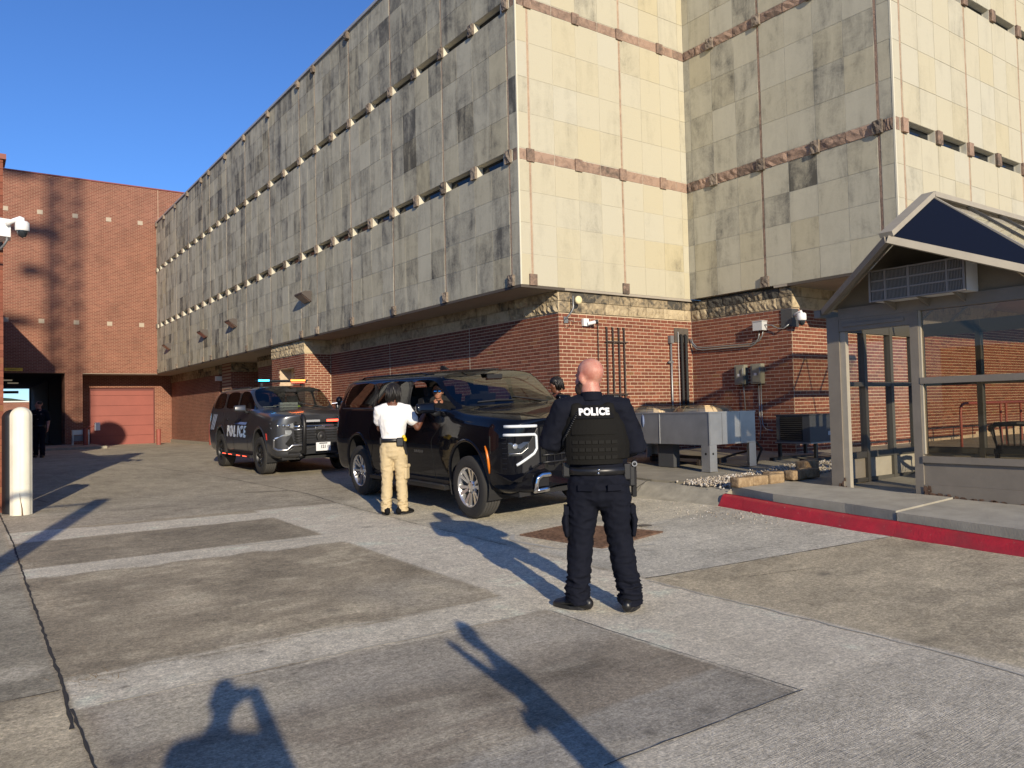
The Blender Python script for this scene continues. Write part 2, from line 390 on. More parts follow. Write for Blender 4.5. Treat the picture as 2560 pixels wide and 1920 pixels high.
    put(np.clip((X-4.70-.3*w1)/.2, 0, 1)*np.clip((Y-6.6-.1*w1)/.1, 0, 1)*np.clip((11.8+.6*w1-Y)/.5, 0, 1), (.41, .395, .345), .3)
    put(np.clip((X-3.6)/.5, 0, 1)*rng(Y, 11.5, 12.6, .5)*.5, (.27, .255, .22), .4)
    # wet run from under the dark car, rust halo of the drain
    put(rng(X, 6.4, 6.62+.1*w1, .06)*rng(Y, 6.9, 7.75, .1)*.6, (.12, .115, .10), .1)
    put(np.clip(1-np.hypot((X-5.8)/.95, (Y-6.7)/.85), 0, .35)*2*np.clip(.6+2*w1, 0, 1), (.36, .31, .22), .3)
    # left verge
    put(np.clip((.47-X)/.03, 0, 1)*rng(Y, 4.98, 13, .02), (.225, .215, .182), .35)
    put(np.clip((.47-X)/.03, 0, 1)*np.clip((4.97-Y)/.02, 0, 1), (.33, .30, .235), .6)
    put(np.clip(1-np.hypot((X-.25)/.22, (Y-5.45)/.16), 0, .4)*2.2, (.36, .345, .30), .3)
    # cement laitance and mottling at the slab edges, pale scuffs
    put(np.clip(rng(X, .5, 3.56, .05)*rng(Y, 5.15, 8.3, .05)*np.clip((w5+.5*w1-.10)*7, 0, 1), 0, 1)*.55, (.34, .315, .25), .2)
    put(np.clip(rng(X, .5, 3.56, .05)*rng(Y, 2.5, 4.6, .05)*np.clip((w5+.6*w2-.08)*7, 0, 1), 0, 1)*.5, (.29, .275, .235), .2)
    put(np.clip((X-4.8)/.05, 0, 1)*np.clip((jy-Y)/.02+.5, 0, 1)*np.clip((w5+.5*w2-.06)*6, 0, 1)*.5, (.37, .335, .26), .2)
    for (yy, a, b) in ((8.36, .5, 3.4), (5.17, .5, 2.4), (4.60, .5, 3.4), (10.62, .5, 3.2)):
        put(rng(X, a, b, .1)*np.clip(1-np.abs(Y-yy-.16*w1)/.035, 0, 1)*.8, (.52, .50, .44), .2)
    put(np.clip(1-np.abs(X-4.80-.08*w1)/.05, 0, 1)*np.clip((4.9-Y)/.1, 0, 1)*.6, (.46, .44, .39), .2)
    # spots and stains
    rs = np.random.RandomState(4)
    for _ in range(90):
        x, y, r = rs.uniform(-.5, 8), rs.uniform(1.6, 14), rs.uniform(.012, .05)*(1 if rs.rand() < .85 else 2)
        put(np.clip(1.2-np.hypot(X-x, (Y-y)*rs.uniform(.7, 1.4))/r, 0, 1)*rs.uniform(.3, .75), (.11, .10, .085), .1)
    for x, y, r, k in ((6.0, 3.9, .07, .8), (.75, 4.83, .035, .9), (1.55, 4.95, .03, .9), (3.0, 2.62, .05, .7), (2.6, 2.6, .04, .7)):
        put(np.clip(1.3-np.hypot(X-x, Y-y)/r+w3, 0, 1)*k, (.085, .08, .07), .1)
    for _ in range(26):   # long soft oily patches
        x, y, a, b = rs.uniform(.6, 7.5), rs.uniform(2, 14), rs.uniform(.2, .8), rs.uniform(.08, .3)
        put(np.clip(1-np.hypot((X-x)/a, (Y-y)/b), 0, .5)*rs.uniform(.2, .55), (.17, .158, .135), .3)
    C *= (1+.30*w2+.22*w1)[..., None]
    lum = C.mean(-1, keepdims=True); C = np.clip(.93*C**.97*1.30*(1.20-.22*np.clip((lum-.25)/.25, 0, 1))*np.array((1.05, .99, .86)), .03, .66)
    me = bpy.data.meshes.new('ground')
    V = np.stack([X, Y, Zg], -1).reshape(-1, 3)
    idx = np.arange(nx*ny).reshape(ny, nx)
    F = np.stack([idx[:-1, :-1], idx[:-1, 1:], idx[1:, 1:], idx[1:, :-1]], -1).reshape(-1, 4)
    me.from_pydata(V.tolist(), [], F.tolist())
    at = me.attributes.new('paving', 'FLOAT_COLOR', 'POINT')
    at.data.foreach_set('color', np.concatenate([C.reshape(-1, 3), np.ones((nx*ny, 1))], 1).astype(np.float32).ravel())
    me.polygons.foreach_set('use_smooth', [True]*len(F))
    m, N, L, b = new_mat('concrete_paving')
    a = nd(N, 'ShaderNodeAttribute', attribute_name='paving'); g = nd(N, 'ShaderNodeNewGeometry')
    n1 = nd(N, 'ShaderNodeTexNoise', Scale=75, Detail=6, Roughness=.75); L.new(g.outputs['Position'], n1.inputs['Vector'])
    v = nd(N, 'ShaderNodeTexVoronoi', Scale=60); L.new(g.outputs['Position'], v.inputs['Vector'])
    r1 = nd(N, 'ShaderNodeMapRange'); r1.inputs['From Min'].default_value = .3; r1.inputs['From Max'].default_value = .7; r1.inputs['To Min'].default_value = .52; r1.inputs['To Max'].default_value = 1.5
    L.new(n1.outputs['Fac'], r1.inputs['Value'])
    n2 = nd(N, 'ShaderNodeTexNoise', Scale=9, Detail=8, Roughness=.7); L.new(g.outputs['Position'], n2.inputs['Vector'])
    r2 = nd(N, 'ShaderNodeMapRange'); r2.inputs['From Min'].default_value = .3; r2.inputs['From Max'].default_value = .7; r2.inputs['To Min'].default_value = .86; r2.inputs['To Max'].default_value = 1.13
    L.new(n2.outputs['Fac'], r2.inputs['Value'])
    c = mixc(N, L, a.outputs['Color'], r1.outputs[0], 1.0, 'MULTIPLY'); c = mixc(N, L, c, r2.outputs[0], 1.0, 'MULTIPLY')
    n6 = nd(N, 'ShaderNodeTexNoise', Scale=30, Detail=3, Roughness=.6); L.new(g.outputs['Position'], n6.inputs['Vector'])
    r6 = nd(N, 'ShaderNodeMapRange'); r6.inputs['From Min'].default_value = .3; r6.inputs['From Max'].default_value = .7; r6.inputs['To Min'].default_value = .72; r6.inputs['To Max'].default_value = 1.25
    L.new(n6.outputs['Fac'], r6.inputs['Value']); c = mixc(N, L, c, r6.outputs[0], 1.0, 'MULTIPLY')
    v7 = nd(N, 'ShaderNodeTexVoronoi', Scale=42); L.new(g.outputs['Position'], v7.inputs['Vector'])
    r7 = nd(N, 'ShaderNodeMapRange'); r7.inputs['From Min'].default_value = .06; r7.inputs['From Max'].default_value = .16; r7.inputs['To Min'].default_value = .55; r7.inputs['To Max'].default_value = 0; L.new(v7.outputs['Distance'], r7.inputs['Value'])
    c = mixc(N, L, c, (.55, .51, .42), r7.outputs[0])
    # broom grooves run across the lane
    mp = nd(N, 'ShaderNodeMapping'); mp.inputs['Scale'].default_value = (6, 190, 6); L.new(g.outputs['Position'], mp.inputs[0])
    n3 = nd(N, 'ShaderNodeTexNoise', Scale=1.0, Detail=3, Roughness=.6); L.new(mp.outputs[0], n3.inputs['Vector'])
    r3 = nd(N, 'ShaderNodeMapRange'); r3.inputs['From Min'].default_value = .3; r3.inputs['From Max'].default_value = .7; r3.inputs['To Min'].default_value = .86; r3.inputs['To Max'].default_value = 1.12
    L.new(n3.outputs['Fac'], r3.inputs['Value']); c = mixc(N, L, c, r3.outputs[0], 1.0, 'MULTIPLY')
    L.new(c, b.inputs['Base Color']); b.inputs['Roughness'].default_value = .9; b.inputs['Specular IOR Level'].default_value = .25
    ad = nd(N, 'ShaderNodeMath', operation='ADD'); L.new(n1.outputs['Fac'], ad.inputs[0]); L.new(n3.outputs['Fac'], ad.inputs[1])
    bp = nd(N, 'ShaderNodeBump', Strength=.8, Distance=.008); L.new(ad.outputs[0], bp.inputs['Height']); L.new(bp.outputs[0], b.inputs['Normal'])
    me.materials.append(m)
    return struct(link('ground', me))
ground = build_ground()
M['crack'] = simple('joint_filler', (.035, .032, .028), .9)
M['crackbr'] = simple('pale_crack', (.42, .40, .34), .9)
M['concrete'] = simple('kerb_concrete', (.30, .275, .215), .92, bump=.5, bscale=70, var=.22, vscale=7)
M['concrete2'] = simple('sidewalk_concrete', (.34, .315, .255), .92, bump=.4, bscale=60, var=.16, vscale=4)
M['padc'] = simple('pad_concrete', (.25, .225, .17), .92, bump=.4, bscale=40, var=.22, vscale=2.5)
M['redpaint'] = simple('red_kerb_paint', (.42, .018, .030), .5, bump=.5, bscale=45, var=.15, vscale=9)
def chipped(m):
    N, L = m.node_tree.nodes, m.node_tree.links; b = N['Principled BSDF']; src = b.inputs['Base Color'].links[0].from_socket
    g = nd(N, 'ShaderNodeNewGeometry'); n = nd(N, 'ShaderNodeTexNoise', Scale=22, Detail=8, Roughness=.75); L.new(g.outputs['Position'], n.inputs['Vector'])
    r = nd(N, 'ShaderNodeMapRange'); r.inputs['From Min'].default_value = .64; r.inputs['From Max'].default_value = .67; L.new(n.outputs['Fac'], r.inputs['Value'])
    n2 = nd(N, 'ShaderNodeTexNoise', Scale=3.5, Detail=5); L.new(g.outputs['Position'], n2.inputs['Vector'])
    r2 = nd(N, 'ShaderNodeMapRange'); r2.inputs['From Min'].default_value = .45; r2.inputs['From Max'].default_value = .75; r2.inputs['To Max'].default_value = .55; L.new(n2.outputs['Fac'], r2.inputs['Value'])
    c = mixc(N, L, src, (.16, .05, .045), r2.outputs[0]); c = mixc(N, L, c, (.36, .31, .25), r.outputs[0]); L.new(c, b.inputs['Base Color'])
chipped(M['redpaint'])
def strip(mb, pts, w, zf=G, off=.004, jit=.006, seed=1, step=.12):
    rnd = random.Random(seed); P = []
    for (a, b) in zip(pts[:-1], pts[1:]):
        n = max(1, int(math.dist(a, b)/step))
        for i in range(n): P.append((a[0]+(b[0]-a[0])*i/n, a[1]+(b[1]-a[1])*i/n))
    P.append(pts[-1]); Lr = []
    for i, p in enumerate(P):
        q = P[min(i+1, len(P)-1)]; o = P[max(i-1, 0)]; d = Vector((q[0]-o[0], q[1]-o[1])); d.normalize(); n = Vector((-d.y, d.x))
        c = Vector(p)+n*rnd.uniform(-jit, jit); ww = w*rnd.uniform(.45, 1.2)/2
        for s_ in (-1, 1):
            v = c+n*ww*s_; Lr.append((v.x, v.y, zf(v.x, v.y)+off))
    mb.add(Lr, [(2*i, 2*i+1, 2*i+3, 2*i+2) for i in range(len(P)-1)])
jm = MB()
strip(jm, [(.50, 13.6), (.52, 10.45), (.50, 8.72), (.49, 7.07), (.48, 5.1), (.45, 4.35)], .021, jit=.005, seed=2, step=.07)
strip(jm, [(.48, 4.64), (.48, 3.87), (.49, 1.6)], .016, jit=.004, seed=3, step=.06)
strip(jm, [(-4, 4.98), (.46, 4.98)], .012, jit=.003)
strip(jm, [(-3, 8.5), (.5, 8.65)], .014, jit=.003)
strip(jm, [(4.85, 4.87), (7.73, 4.25)], .016, jit=.003, seed=5)
strip(jm, [(.6, 11.55+1.4), (4.6, 12.9)], .012, jit=.003, seed=6)
strip(jm, [(.9, 15.5), (5.2, 15.3)], .012, jit=.003, seed=7)
strip(jm, [(1.2, 19.2), (9.2, 19.0)], .016, jit=.003, seed=8)
strip(jm, [(4.8, 6.9), (4.75, 9), (4.8, 11.5)], .010, jit=.004, seed=9)
strip(jm, [(3.6, 24), (4.6, 17.5), (4.9, 13), (4.8, 11.5)], .016, jit=.01, seed=10)
strip(jm, [(4.8, 9.1), (7.8, 8.6)], .01, jit=.004, seed=11)
strip(jm, [(4.1, 13.9), (4.8, 13.7)], .05, jit=.02, seed=12)
strip(jm, [(3.58, 2.5), (3.56, 4.6)], .006, jit=.003, seed=13)
strip(jm, [(2.2, 2.49), (3.6, 2.49)], .006, jit=.006, seed=14)
strip(jm, [(1.2, 14.8), (.85, 16.4)], .018, jit=.004, seed=16)
for x0, y0, x1, y1 in ((5.9, 5.3, 6.2, 5.1), (6.0, 5.0, 6.6, 4.85), (6.6, 7.3, 6.9, 7.1), (5.5, 4.3, 6.4, 3.95)):
    strip(jm, [(x0, y0), (x1, y1)], .006, jit=.01, seed=int(x0*10))
struct(obj('pavement_joint', jm, M['crack']))
jm = MB()
strip(jm, [(6.48, 6.45), (7.1, 6.55), (7.73, 6.59), (8.02, 6.55)], .03, jit=.012, seed=20)
strip(jm, [(4.80, 4.8), (4.80, 3.8), (4.77, 2.7), (4.66, 1.6)], .02, jit=.015, seed=21)
strip(jm, [(.6, 4.63), (3.2, 4.6)], .016, jit=.01, seed=22)
strip(jm, [(1.7, 5.14), (3.5, 5.1)], .012, jit=.01, seed=23)
strip(jm, [(2.4, 8.84), (3.6, 8.6)], .03, jit=.015, seed=24)
strip(jm, [(4.5, 10.9), (5.3, 10.9)], .03, jit=.03, seed=25)
strip(jm, [(5.2, 7.35), (5.0, 7.0), (5.05, 6.4), (5.35, 6.0), (5.9, 5.8)], .06, jit=.03, seed=26)
strip(jm, [(4.9, 7.9), (5.3, 8.4), (5.1, 9.0)], .05, jit=.05, seed=27)
struct(obj('pale_mortar_line', jm, M['crackbr']))

# ---- kerbs, sidewalk, pad
def xk(y):   # foot of the kerb face
    pts = [(-6, 6.4), (2.98, 7.56), (4.25, 7.73), (4.56, 7.75), (5.76, 7.92), (6.76, 8.12), (7.29, 8.08), (8.3, 7.95), (9.5, 8.05), (12, 8.6), (16, 9.0)]
    for (a, xa), (b, xb) in zip(pts[:-1], pts[1:]):
        if a <= y <= b: return xa+(xb-xa)*(y-a)/(b-a)
    return pts[-1][1]
def sloped(name, y0, y1, mat, face_w, topw, off=0, lab=None):
    S = (lambda x, y: .32+.03*(x-9.3)+.022*(y-3.65)+off)
    """rolled kerb: sloping face and narrow flat top"""
    mb = MB(); ys = np.linspace(y0, y1, max(2, int((y1-y0)/.12))); rows = []
    for y in ys:
        x = xk(y); zb = G(x, y)-.03; r = []
        jit = .004*math.sin(y*9)
        zt = S(x+face_w, y)
        for t, h in ((-.02, 0), (0, .03/.18), (.35, .38), (.75, .80), (1.0, .97)):
            r.append((x+face_w*t+jit, y, zb+(zt-zb)*h))
        r.append((x+face_w+.04, y, zt)); r.append((x+face_w+topw, y, zt+.004))
        rows.append(r)
    n = len(rows[0]); mb.add([p for r in rows for p in r], [(i*n+j, i*n+j+1, (i+1)*n+j+1, (i+1)*n+j) for i in range(len(rows)-1) for j in range(n-1)])
    for rr in (rows[0], rows[-1]):   # end caps
        mb.add(rr+[(rr[-1][0], rr[-1][1], rr[0][2]-.05)], [tuple(range(n+1))])
    return struct(obj(name, mb, mat, smooth=True))
sloped('kerb', 6.80, 8.22, M['concrete'], .26, .10); sloped('kerb', 8.235, 16.0, M['concrete'], .28, .10)
for a, b in ((6.402, 6.796), (4.251, 6.40), (1.3, 4.249), (-6, 1.298)): sloped('red_kerb', a, b, M['redpaint'], .12, .035, -.035)
def sheet(name, poly, mat, zf=S, off=0, thick=.12, sub=None):
    bm = bmesh.new(); vs = [bm.verts.new((x, y, 0)) for x, y in poly]; f = bm.faces.new(vs)
    bmesh.ops.triangulate(bm, faces=[f])
    for _ in range(2): bmesh.ops.subdivide_edges(bm, edges=bm.edges[:], cuts=1, use_grid_fill=True)
    for v in bm.verts: v.co.z = zf(v.co.x, v.co.y)+off
    r = bmesh.ops.extrude_face_region(bm, geom=bm.faces[:])
    for v in [g for g in r['geom'] if isinstance(g, bmesh.types.BMVert)]: v.co.z -= thick
    bmesh.ops.recalc_face_normals(bm, faces=bm.faces); me = bpy.data.meshes.new(name); bm.to_mesh(me); bm.free(); me.materials.append(mat)
    return struct(link(name, me))
# sidewalk slabs with rough kerb lip (a step above the painted kerb)
sheet('sidewalk', [(8.02, 4.36), (8.13, 5.0), (8.20, 6.0), (8.42, 6.80), (9.26, 6.80), (9.26, 4.36)], M['concrete2'], off=.045)
sheet('sidewalk', [(7.80, 1.6), (8.01, 4.345), (9.26, 4.345), (9.26, 1.6)], M['concrete2'], off=.03)
sheet('sidewalk', [(6.9, -5), (7.79, 1.59), (9.26, 1.59), (14, -5)], simple('exposed_aggregate', (.36, .33, .26), .95, bump=.8, bscale=90, var=.35, vscale=60), off=.02)
sheet('equipment_pad', [(8.50, 6.81), (8.56, 7.6), (8.44, 8.3), (8.5, 9.5), (9.1, 12), (9.3, 16), (14.5, 16), (14.5, 6.81)], M['padc'], off=.012)
sheet('shelter_floor', [(9.27, -4), (9.27, 6.80), (20, 6.80), (20, -4)], M['padc'], off=.02)
gl = MB(); strip(gl, [(8.45, 7.9), (8.62, 7.75), (8.5, 7.5)], .015, S, .02); strip(gl, [(7.83, 8.23), (8.1, 8.25), (8.42, 8.2)], .018, lambda x, y: S(x, y)-.16+min(1, max(0, (x-7.95)/.28))*.16, .012, .002)
struct(obj('pavement_joint', gl, M['crack']))
# gravel bed
gv = MB(); rnd = random.Random(11)
base_ico = bmesh.new(); bmesh.ops.create_icosphere(base_ico, subdivisions=1, radius=1); ico_v = [v.co.copy() for v in base_ico.verts]; ico_f = [tuple(v.index for v in f.verts) for f in base_ico.faces]; base_ico.free()
def in_bed(x, y):
    t = (x-8.45)/3.7
    lo = 6.85+.05*math.sin(x*4) if x > 8.45 else 7.1
    hi = 7.62+.10*math.sin(x*3)+.1*t
    return x > 8.33 and lo < y < hi and (x > 8.62 or y > 6.9)
cnt = 0
while cnt < 3600:
    x = 8.3+rnd.random()**1.15*3.9; y = rnd.uniform(6.62, 7.9)
    if not in_bed(x, y) and rnd.random() > .035: continue
    r = rnd.uniform(.008, .019); q = Euler((rnd.random()*6, rnd.random()*6, rnd.random()*6)).to_matrix(); sc = Vector((r*rnd.uniform(.8, 1.5), r, r*rnd.uniform(.6, .9)))
    c = Vector((x, y, S(x, y)+.012+r*.4+(rnd.random()*.02 if in_bed(x, y) else 0)))
    gv.add([q @ Vector((v.x*sc.x, v.y*sc.y, v.z*sc.z))+c for v in ico_v], ico_f, t=rnd.random()); cnt += 1
for _ in range(160):   # loose stones on the paving
    x = rnd.gauss(7.75, .22); y = rnd.gauss(6.2, .5); r = rnd.uniform(.004, .010)
    if x > xk(y)-.01: continue
    gv.add([v*r+Vector((x, y, G(x, y)+r*.5)) for v in ico_v], ico_f, t=rnd.random())
m, N, L, b = new_mat('river_gravel'); at = nd(N, 'ShaderNodeAttribute', attribute_name='tone')
rr = ramp(N, [(0, (.12, .11, .10)), (.3, (.30, .24, .17)), (.6, (.42, .36, .28)), (.85, (.50, .46, .40)), (1, (.62, .60, .56))]); L.new(at.outputs['Fac'], rr.inputs[0]); L.new(rr.outputs[0], b.inputs['Base Color']); b.inputs['Roughness'].default_value = .8
M['gravel'] = m
o = obj('gravel', gv, m, tone=True, smooth=True); o['kind'] = 'stuff'; tag(o, 'mixed tan and grey river gravel bed behind the edging blocks', 'gravel')
# edging blocks
def rough_block(c, d, rz, seed, amp=.006, n=3):
    bm = bmesh.new(); bmesh.ops.create_cube(bm, size=1)
    bmesh.ops.bevel(bm, geom=bm.edges[:], offset=.06, segments=1, affect='EDGES')
    bmesh.ops.subdivide_edges(bm, edges=bm.edges[:], cuts=n, use_grid_fill=True)
    q = Matrix.Rotation(rz, 3, 'Z')
    for v in bm.verts:
        p = Vector((v.co.x*d[0], v.co.y*d[1], v.co.z*d[2])); p += noise.noise_vector(p*14+Vector((seed*3.1, 0, 0)))*amp; v.co = q @ p
    me = bpy.data.meshes.new('block'); bm.to_mesh(me); bm.free(); me.materials.append(M['block'])
    me.polygons.foreach_set('use_smooth', [True]*len(me.polygons))
    o = link('edging_block', me); o.location = c; return o
labs = ['tan edging block nearest the red kerb end, dark end face showing', 'tan edging block second from the left beside the gravel', 'tan edging block third in the row, sunlit front', 'tan edging block fourth in the row, half in shade', 'edging block in shade just left of the shelter corner post', 'edging block last in the row, behind the shelter corner post']
bl = [(8.50, 6.70), (8.76, 6.66), (9.04, 6.60), (9.24, 6.75), (9.55, 6.62), (9.86, 6.60)]
for i, (x, y) in enumerate(bl):
    o = rough_block((x, y, S(x, y)+.10), (.27, .17, .13), R(-6 if i < 3 else -3), i); tag(o, labs[i], 'edging block', 'edging blocks along the gravel bed')
o = rough_block((10.35, 6.95, S(10, 7)+.12), (.32, .2, .2), 0, 9); tag(o, 'dark retaining block standing higher than the edging row', 'edging block', 'edging blocks along the gravel bed')
# drain grate (rusty checker plate), small round cover
th = thing('drain_cover', 'rusty square drain grate set in the paving behind the officer', 'drain cover', (5.83, 6.68, G(5.83, 6.68)))
M['rust'] = simple('rusty_steel', (.16, .095, .06), .85, .2, bump=.4, bscale=60, var=.5, vscale=18)
q = [(5.24, 7.25), (6.05, 7.30), (6.40, 6.15), (5.41, 6.05)]
fr = MB()
for i in range(4):
    a, b_ = Vector((*q[i], G(*q[i])+.004)), Vector((*q[(i+1) % 4], G(*q[(i+1) % 4])+.004)); fr.tube([a, b_], .012, 6)
obj('frame', fr, M['rust'], th)
pl = MB(); pl.add([(x, y, G(x, y)+.005) for x, y in q], [(0, 1, 2, 3)])
obj('plate', pl, M['rust'], th)
for i in range(1, 16):
    t = i/16; bar = MB()
    a = Vector((q[0][0]*(1-t)+q[1][0]*t, q[0][1]*(1-t)+q[1][1]*t, 0)); b_ = Vector((q[3][0]*(1-t)+q[2][0]*t, q[3][1]*(1-t)+q[2][1]*t, 0))
    a.z = G(a.x, a.y)+.010; b_.z = G(b_.x, b_.y)+.010; bar.tube([a, b_], .008, 5); obj('grate_bar', bar, M['rust'], th)
mb = MB(); mb.lathe([(0, .008), (.06, .008), (.066, .004), (.085, .006), (.085, -.02)], (6.55, 6.57, G(6.55, 6.57)), n=24)
tag(obj('cleanout_cover', mb, simple('grey_iron', (.14, .125, .10), .7, .4, var=.3, vscale=30), smooth=False), 'small round iron cleanout lid in the paving beside the drain', 'cleanout cover')
# dry weeds at the seam
wd = MB(); rnd = random.Random(5)
for cx, cy, n in ((.42, 9.3, 60), (.62, 5.05, 55)):
    for _ in range(n):
        x, y = cx+rnd.gauss(0, .09), cy+rnd.gauss(0, .10); a = rnd.random()*6.28; l = rnd.uniform(.03, .11); z = G(x, y)
        wd.add([(x, y, z), (x+.004, y+.003, z), (x+l*math.cos(a), y+l*math.sin(a), z+rnd.uniform(.004, .03))], [(0, 1, 2)])
o = obj('dry_grass', wd, simple('dry_grass', (.30, .20, .09), .9)); o['kind'] = 'stuff'; tag(o, 'tuft of dry brown grass in the paving seam', 'grass')
# ================================================================ STONE-CLAD BUILDING
bld = thing('courthouse_building', 'large limestone clad building on a red brick base, narrow slot windows in bands', 'building', (U(12.365), U(16.8), Z(0)))
rnd = random.Random(21)
X1, Y1, X2, Y2 = U(12.365), U(16.8), U(19.06), U(10.0)
YF = U(63.64)
ZS, B1a, B1b, B2a, B2b, ZT = Z(4.87), Z(8.285), Z(8.61), Z(12.56), Z(12.86), Z(16.30)
def fp(fc, s, z, d):       # facade point
    return (fc[1]-d, s, z) if fc[0] == 'A' else (s, fc[1]-d, z)
def fbox(mb, fc, s0, s1, z0, z1, d0, d1, t=0.0, m=0):
    mb.b2(fp(fc, s0, z0, d0), fp(fc, s1, z1, d1), m, t)
A1f, B1f, A2f, B2f = ('A', X1), ('B', Y1), ('A', X2), ('B', Y2)
rows = [Z(v) for v in (4.87, 5.715, 6.57, 7.43, 8.285)], [Z(v) for v in (8.61, 9.60, 10.59, 11.575, 12.56)], [Z(v) for v in (12.86, 13.74, 14.60, 15.45, 16.30)]
def joints(strips, end0, end1, n=4):
    """panel joints between strip centres"""
    out = []; st = sorted(strips)
    out.append((end0, st[0], 1))
    for a, b in zip(st[:-1], st[1:]): out.append((a, b, max(1, round((b-a)/U(.88)))))
    if end1 > st[-1]+.1: out.append((st[-1], end1, max(1, round((end1-st[-1])/U(.88)))))
    return out
SA1 = [U(v) for v in (17.22, 20.75, 24.25, 27.77, 31.3, 33.16, 37.25, 41.15, 44.7, 48.2, 50.0, 53.55, 57.1, 60.65, 63.3)]
SB1 = [U(v) for v in (12.77, 16.23)]; SA2 = [U(v) for v in (10.42, 13.95)]; SB2 = [U(v) for v in (19.47, 22.99, 26.45, 29.95)]
panels = []    # (fc, s0,s1,z0,z1,tone,warm)
SW = .028
def add_panels(fc, segs, base, var, warm, darkp, strips):
    for (a, b, n) in segs:
        for k in range(n):
            s0 = a+(b-a)*k/n; s1 = a+(b-a)*(k+1)/n
            colt = rnd.gauss(0, var*.6)
            for ri, rw in enumerate(rows):
                for z0, z1 in zip(rw[:-1], rw[1:]):
                    t = base+colt*.5+rnd.gauss(0, var*.6)+(.10 if ri == 2 and fc is A1f else 0)
                    if rnd.random() < darkp: t += rnd.uniform(.12, .32)
                    e0 = .032 if any(abs(s0-q) < .01 for q in strips) else .004
                    e1 = .032 if any(abs(s1-q) < .01 for q in strips) else .004
                    w = max(0, min(1, warm+rnd.gauss(0, .22)))
                    panels.append((fc, s0+e0, s1-e1, z0+.004, z1-.004, t, w))
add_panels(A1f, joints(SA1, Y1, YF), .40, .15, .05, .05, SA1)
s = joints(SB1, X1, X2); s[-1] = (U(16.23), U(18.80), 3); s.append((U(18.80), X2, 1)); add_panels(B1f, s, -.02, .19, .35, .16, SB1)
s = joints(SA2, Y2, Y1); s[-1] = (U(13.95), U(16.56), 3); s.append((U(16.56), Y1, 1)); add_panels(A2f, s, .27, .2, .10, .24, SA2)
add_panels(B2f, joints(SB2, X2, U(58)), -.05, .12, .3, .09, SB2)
panels.sort(key=lambda p: (Vector(fp(p[0], (p[1]+p[2])/2, (p[3]+p[4])/2, 0))-Vector((0, 0, 1.5))).length)
def panel_mesh(plist, name):
    mb = MB(); w = []
    for fc, s0, s1, z0, z1, t, wm in plist:
        d = rnd.uniform(-.0015, .0015)
        fbox(mb, fc, s0, s1, z0, z1, -.03, d, t); w += [wm]*6
    me = mb.mesh(name, M['stone'], tone=True); a = me.attributes.new('warm', 'FLOAT', 'FACE'); a.data.foreach_set('value', w); return me
for p in panels[:300]: link('stone_panel', panel_mesh([p], 'stone_panel'), bld, True)
o = link('stone_panel_field', panel_mesh(panels[300:], 'stone_panel_field'), bld, True); o['kind'] = 'stuff'; o['label'] = 'more distant limestone panels of the long grey facade'
# backing walls: solid except the window bands (windows only on A1 and B2)
bk = MB()
T = .5
for fc, s0, s1, wins in ((A1f, Y1, YF, True), (B1f, X1+.03, X2+.02, False), (A2f, Y2, Y1, False), (B2f, X2+.03, U(58), True)):
    zz = [(ZS+.002, B1a), (B1b, B2a), (B2b, ZT)] if wins else [(ZS+.002, ZT)]
    for z0, z1 in zz: fbox(bk, fc, s0+(.0 if fc[0] == 'B' else .021), s1, z0, z1, -T, -.006)
obj('backing_wall', bk, M['joint'], bld)
# pale corner beads
M['bead'] = simple('corner_bead', (.62, .58, .45), .8)
for x, y in ((X1, Y1), (X2, Y2)):
    cb = MB(); cb.b2((x-.004, y-.004, ZS), (x+.024, y+.024, ZT)); obj('corner_bead', cb, M['bead'], bld)
# brown vertical strips of split stone
def rough_face(mb, fc, s0, s1, z0, z1, d0, d1, ns, nz, amp, seed, t=0.0):
    """box whose outer face is a rugged grid"""
    rn = random.Random(seed); V = []; n = (ns+1)*(nz+1)
    for j in range(nz+1):
        for i in range(ns+1):
            edge = i in (0, ns) or j in (0, nz)
            dd = d1+(rn.uniform(-amp, amp) if not edge else rn.uniform(-amp, 0)*1.1)
            V.append(fp(fc, s0+(s1-s0)*i/ns+(0 if edge else rn.uniform(-.2, .2)*(s1-s0)/ns), z0+(z1-z0)*j/nz+(0 if edge else rn.uniform(-.2, .2)*(z1-z0)/nz), dd))
    F = [(j*(ns+1)+i, j*(ns+1)+i+1, (j+1)*(ns+1)+i+1, (j+1)*(ns+1)+i) for j in range(nz) for i in range(ns)]
    o = len(V); V += [fp(fc, s0, z0, d0), fp(fc, s1, z0, d0), fp(fc, s1, z1, d0), fp(fc, s0, z1, d0)]
    W = ns+1
    F += [tuple(range(0, W))+(o+1, o), tuple(range(nz*W, nz*W+W))[::-1]+(o+3, o+2),
          tuple(j*W for j in range(nz, -1, -1))+(o, o+3), tuple(j*W+ns for j in range(nz+1))+(o+2, o+1)]
    mb.add(V, F, 0, t)
def one(name, fn, mat, label=None, tone=True, smooth=False):
    mb = MB(); fn(mb); o = obj(name, mb, mat, bld, tone=tone, smooth=smooth, label=label); return o
k = 0
for fc, ss in ((A1f, SA1), (B1f, SB1), (A2f, SA2), (B2f, SB2)):
    for s in ss:
        for z0, z1 in ((ZS+.09, B1a), (B1b, B2a), (B2b, ZT)):
            k += 1; w = .020 if fc is A1f else .024
            one('vertical_strip', lambda mb: rough_face(mb, fc, s-w, s+w, z0, z1, -.03, -.001, 1, 8, .004, k, rnd.uniform(-.12, .05)), M['bandrock'] if fc is A2f else M['stripB'])
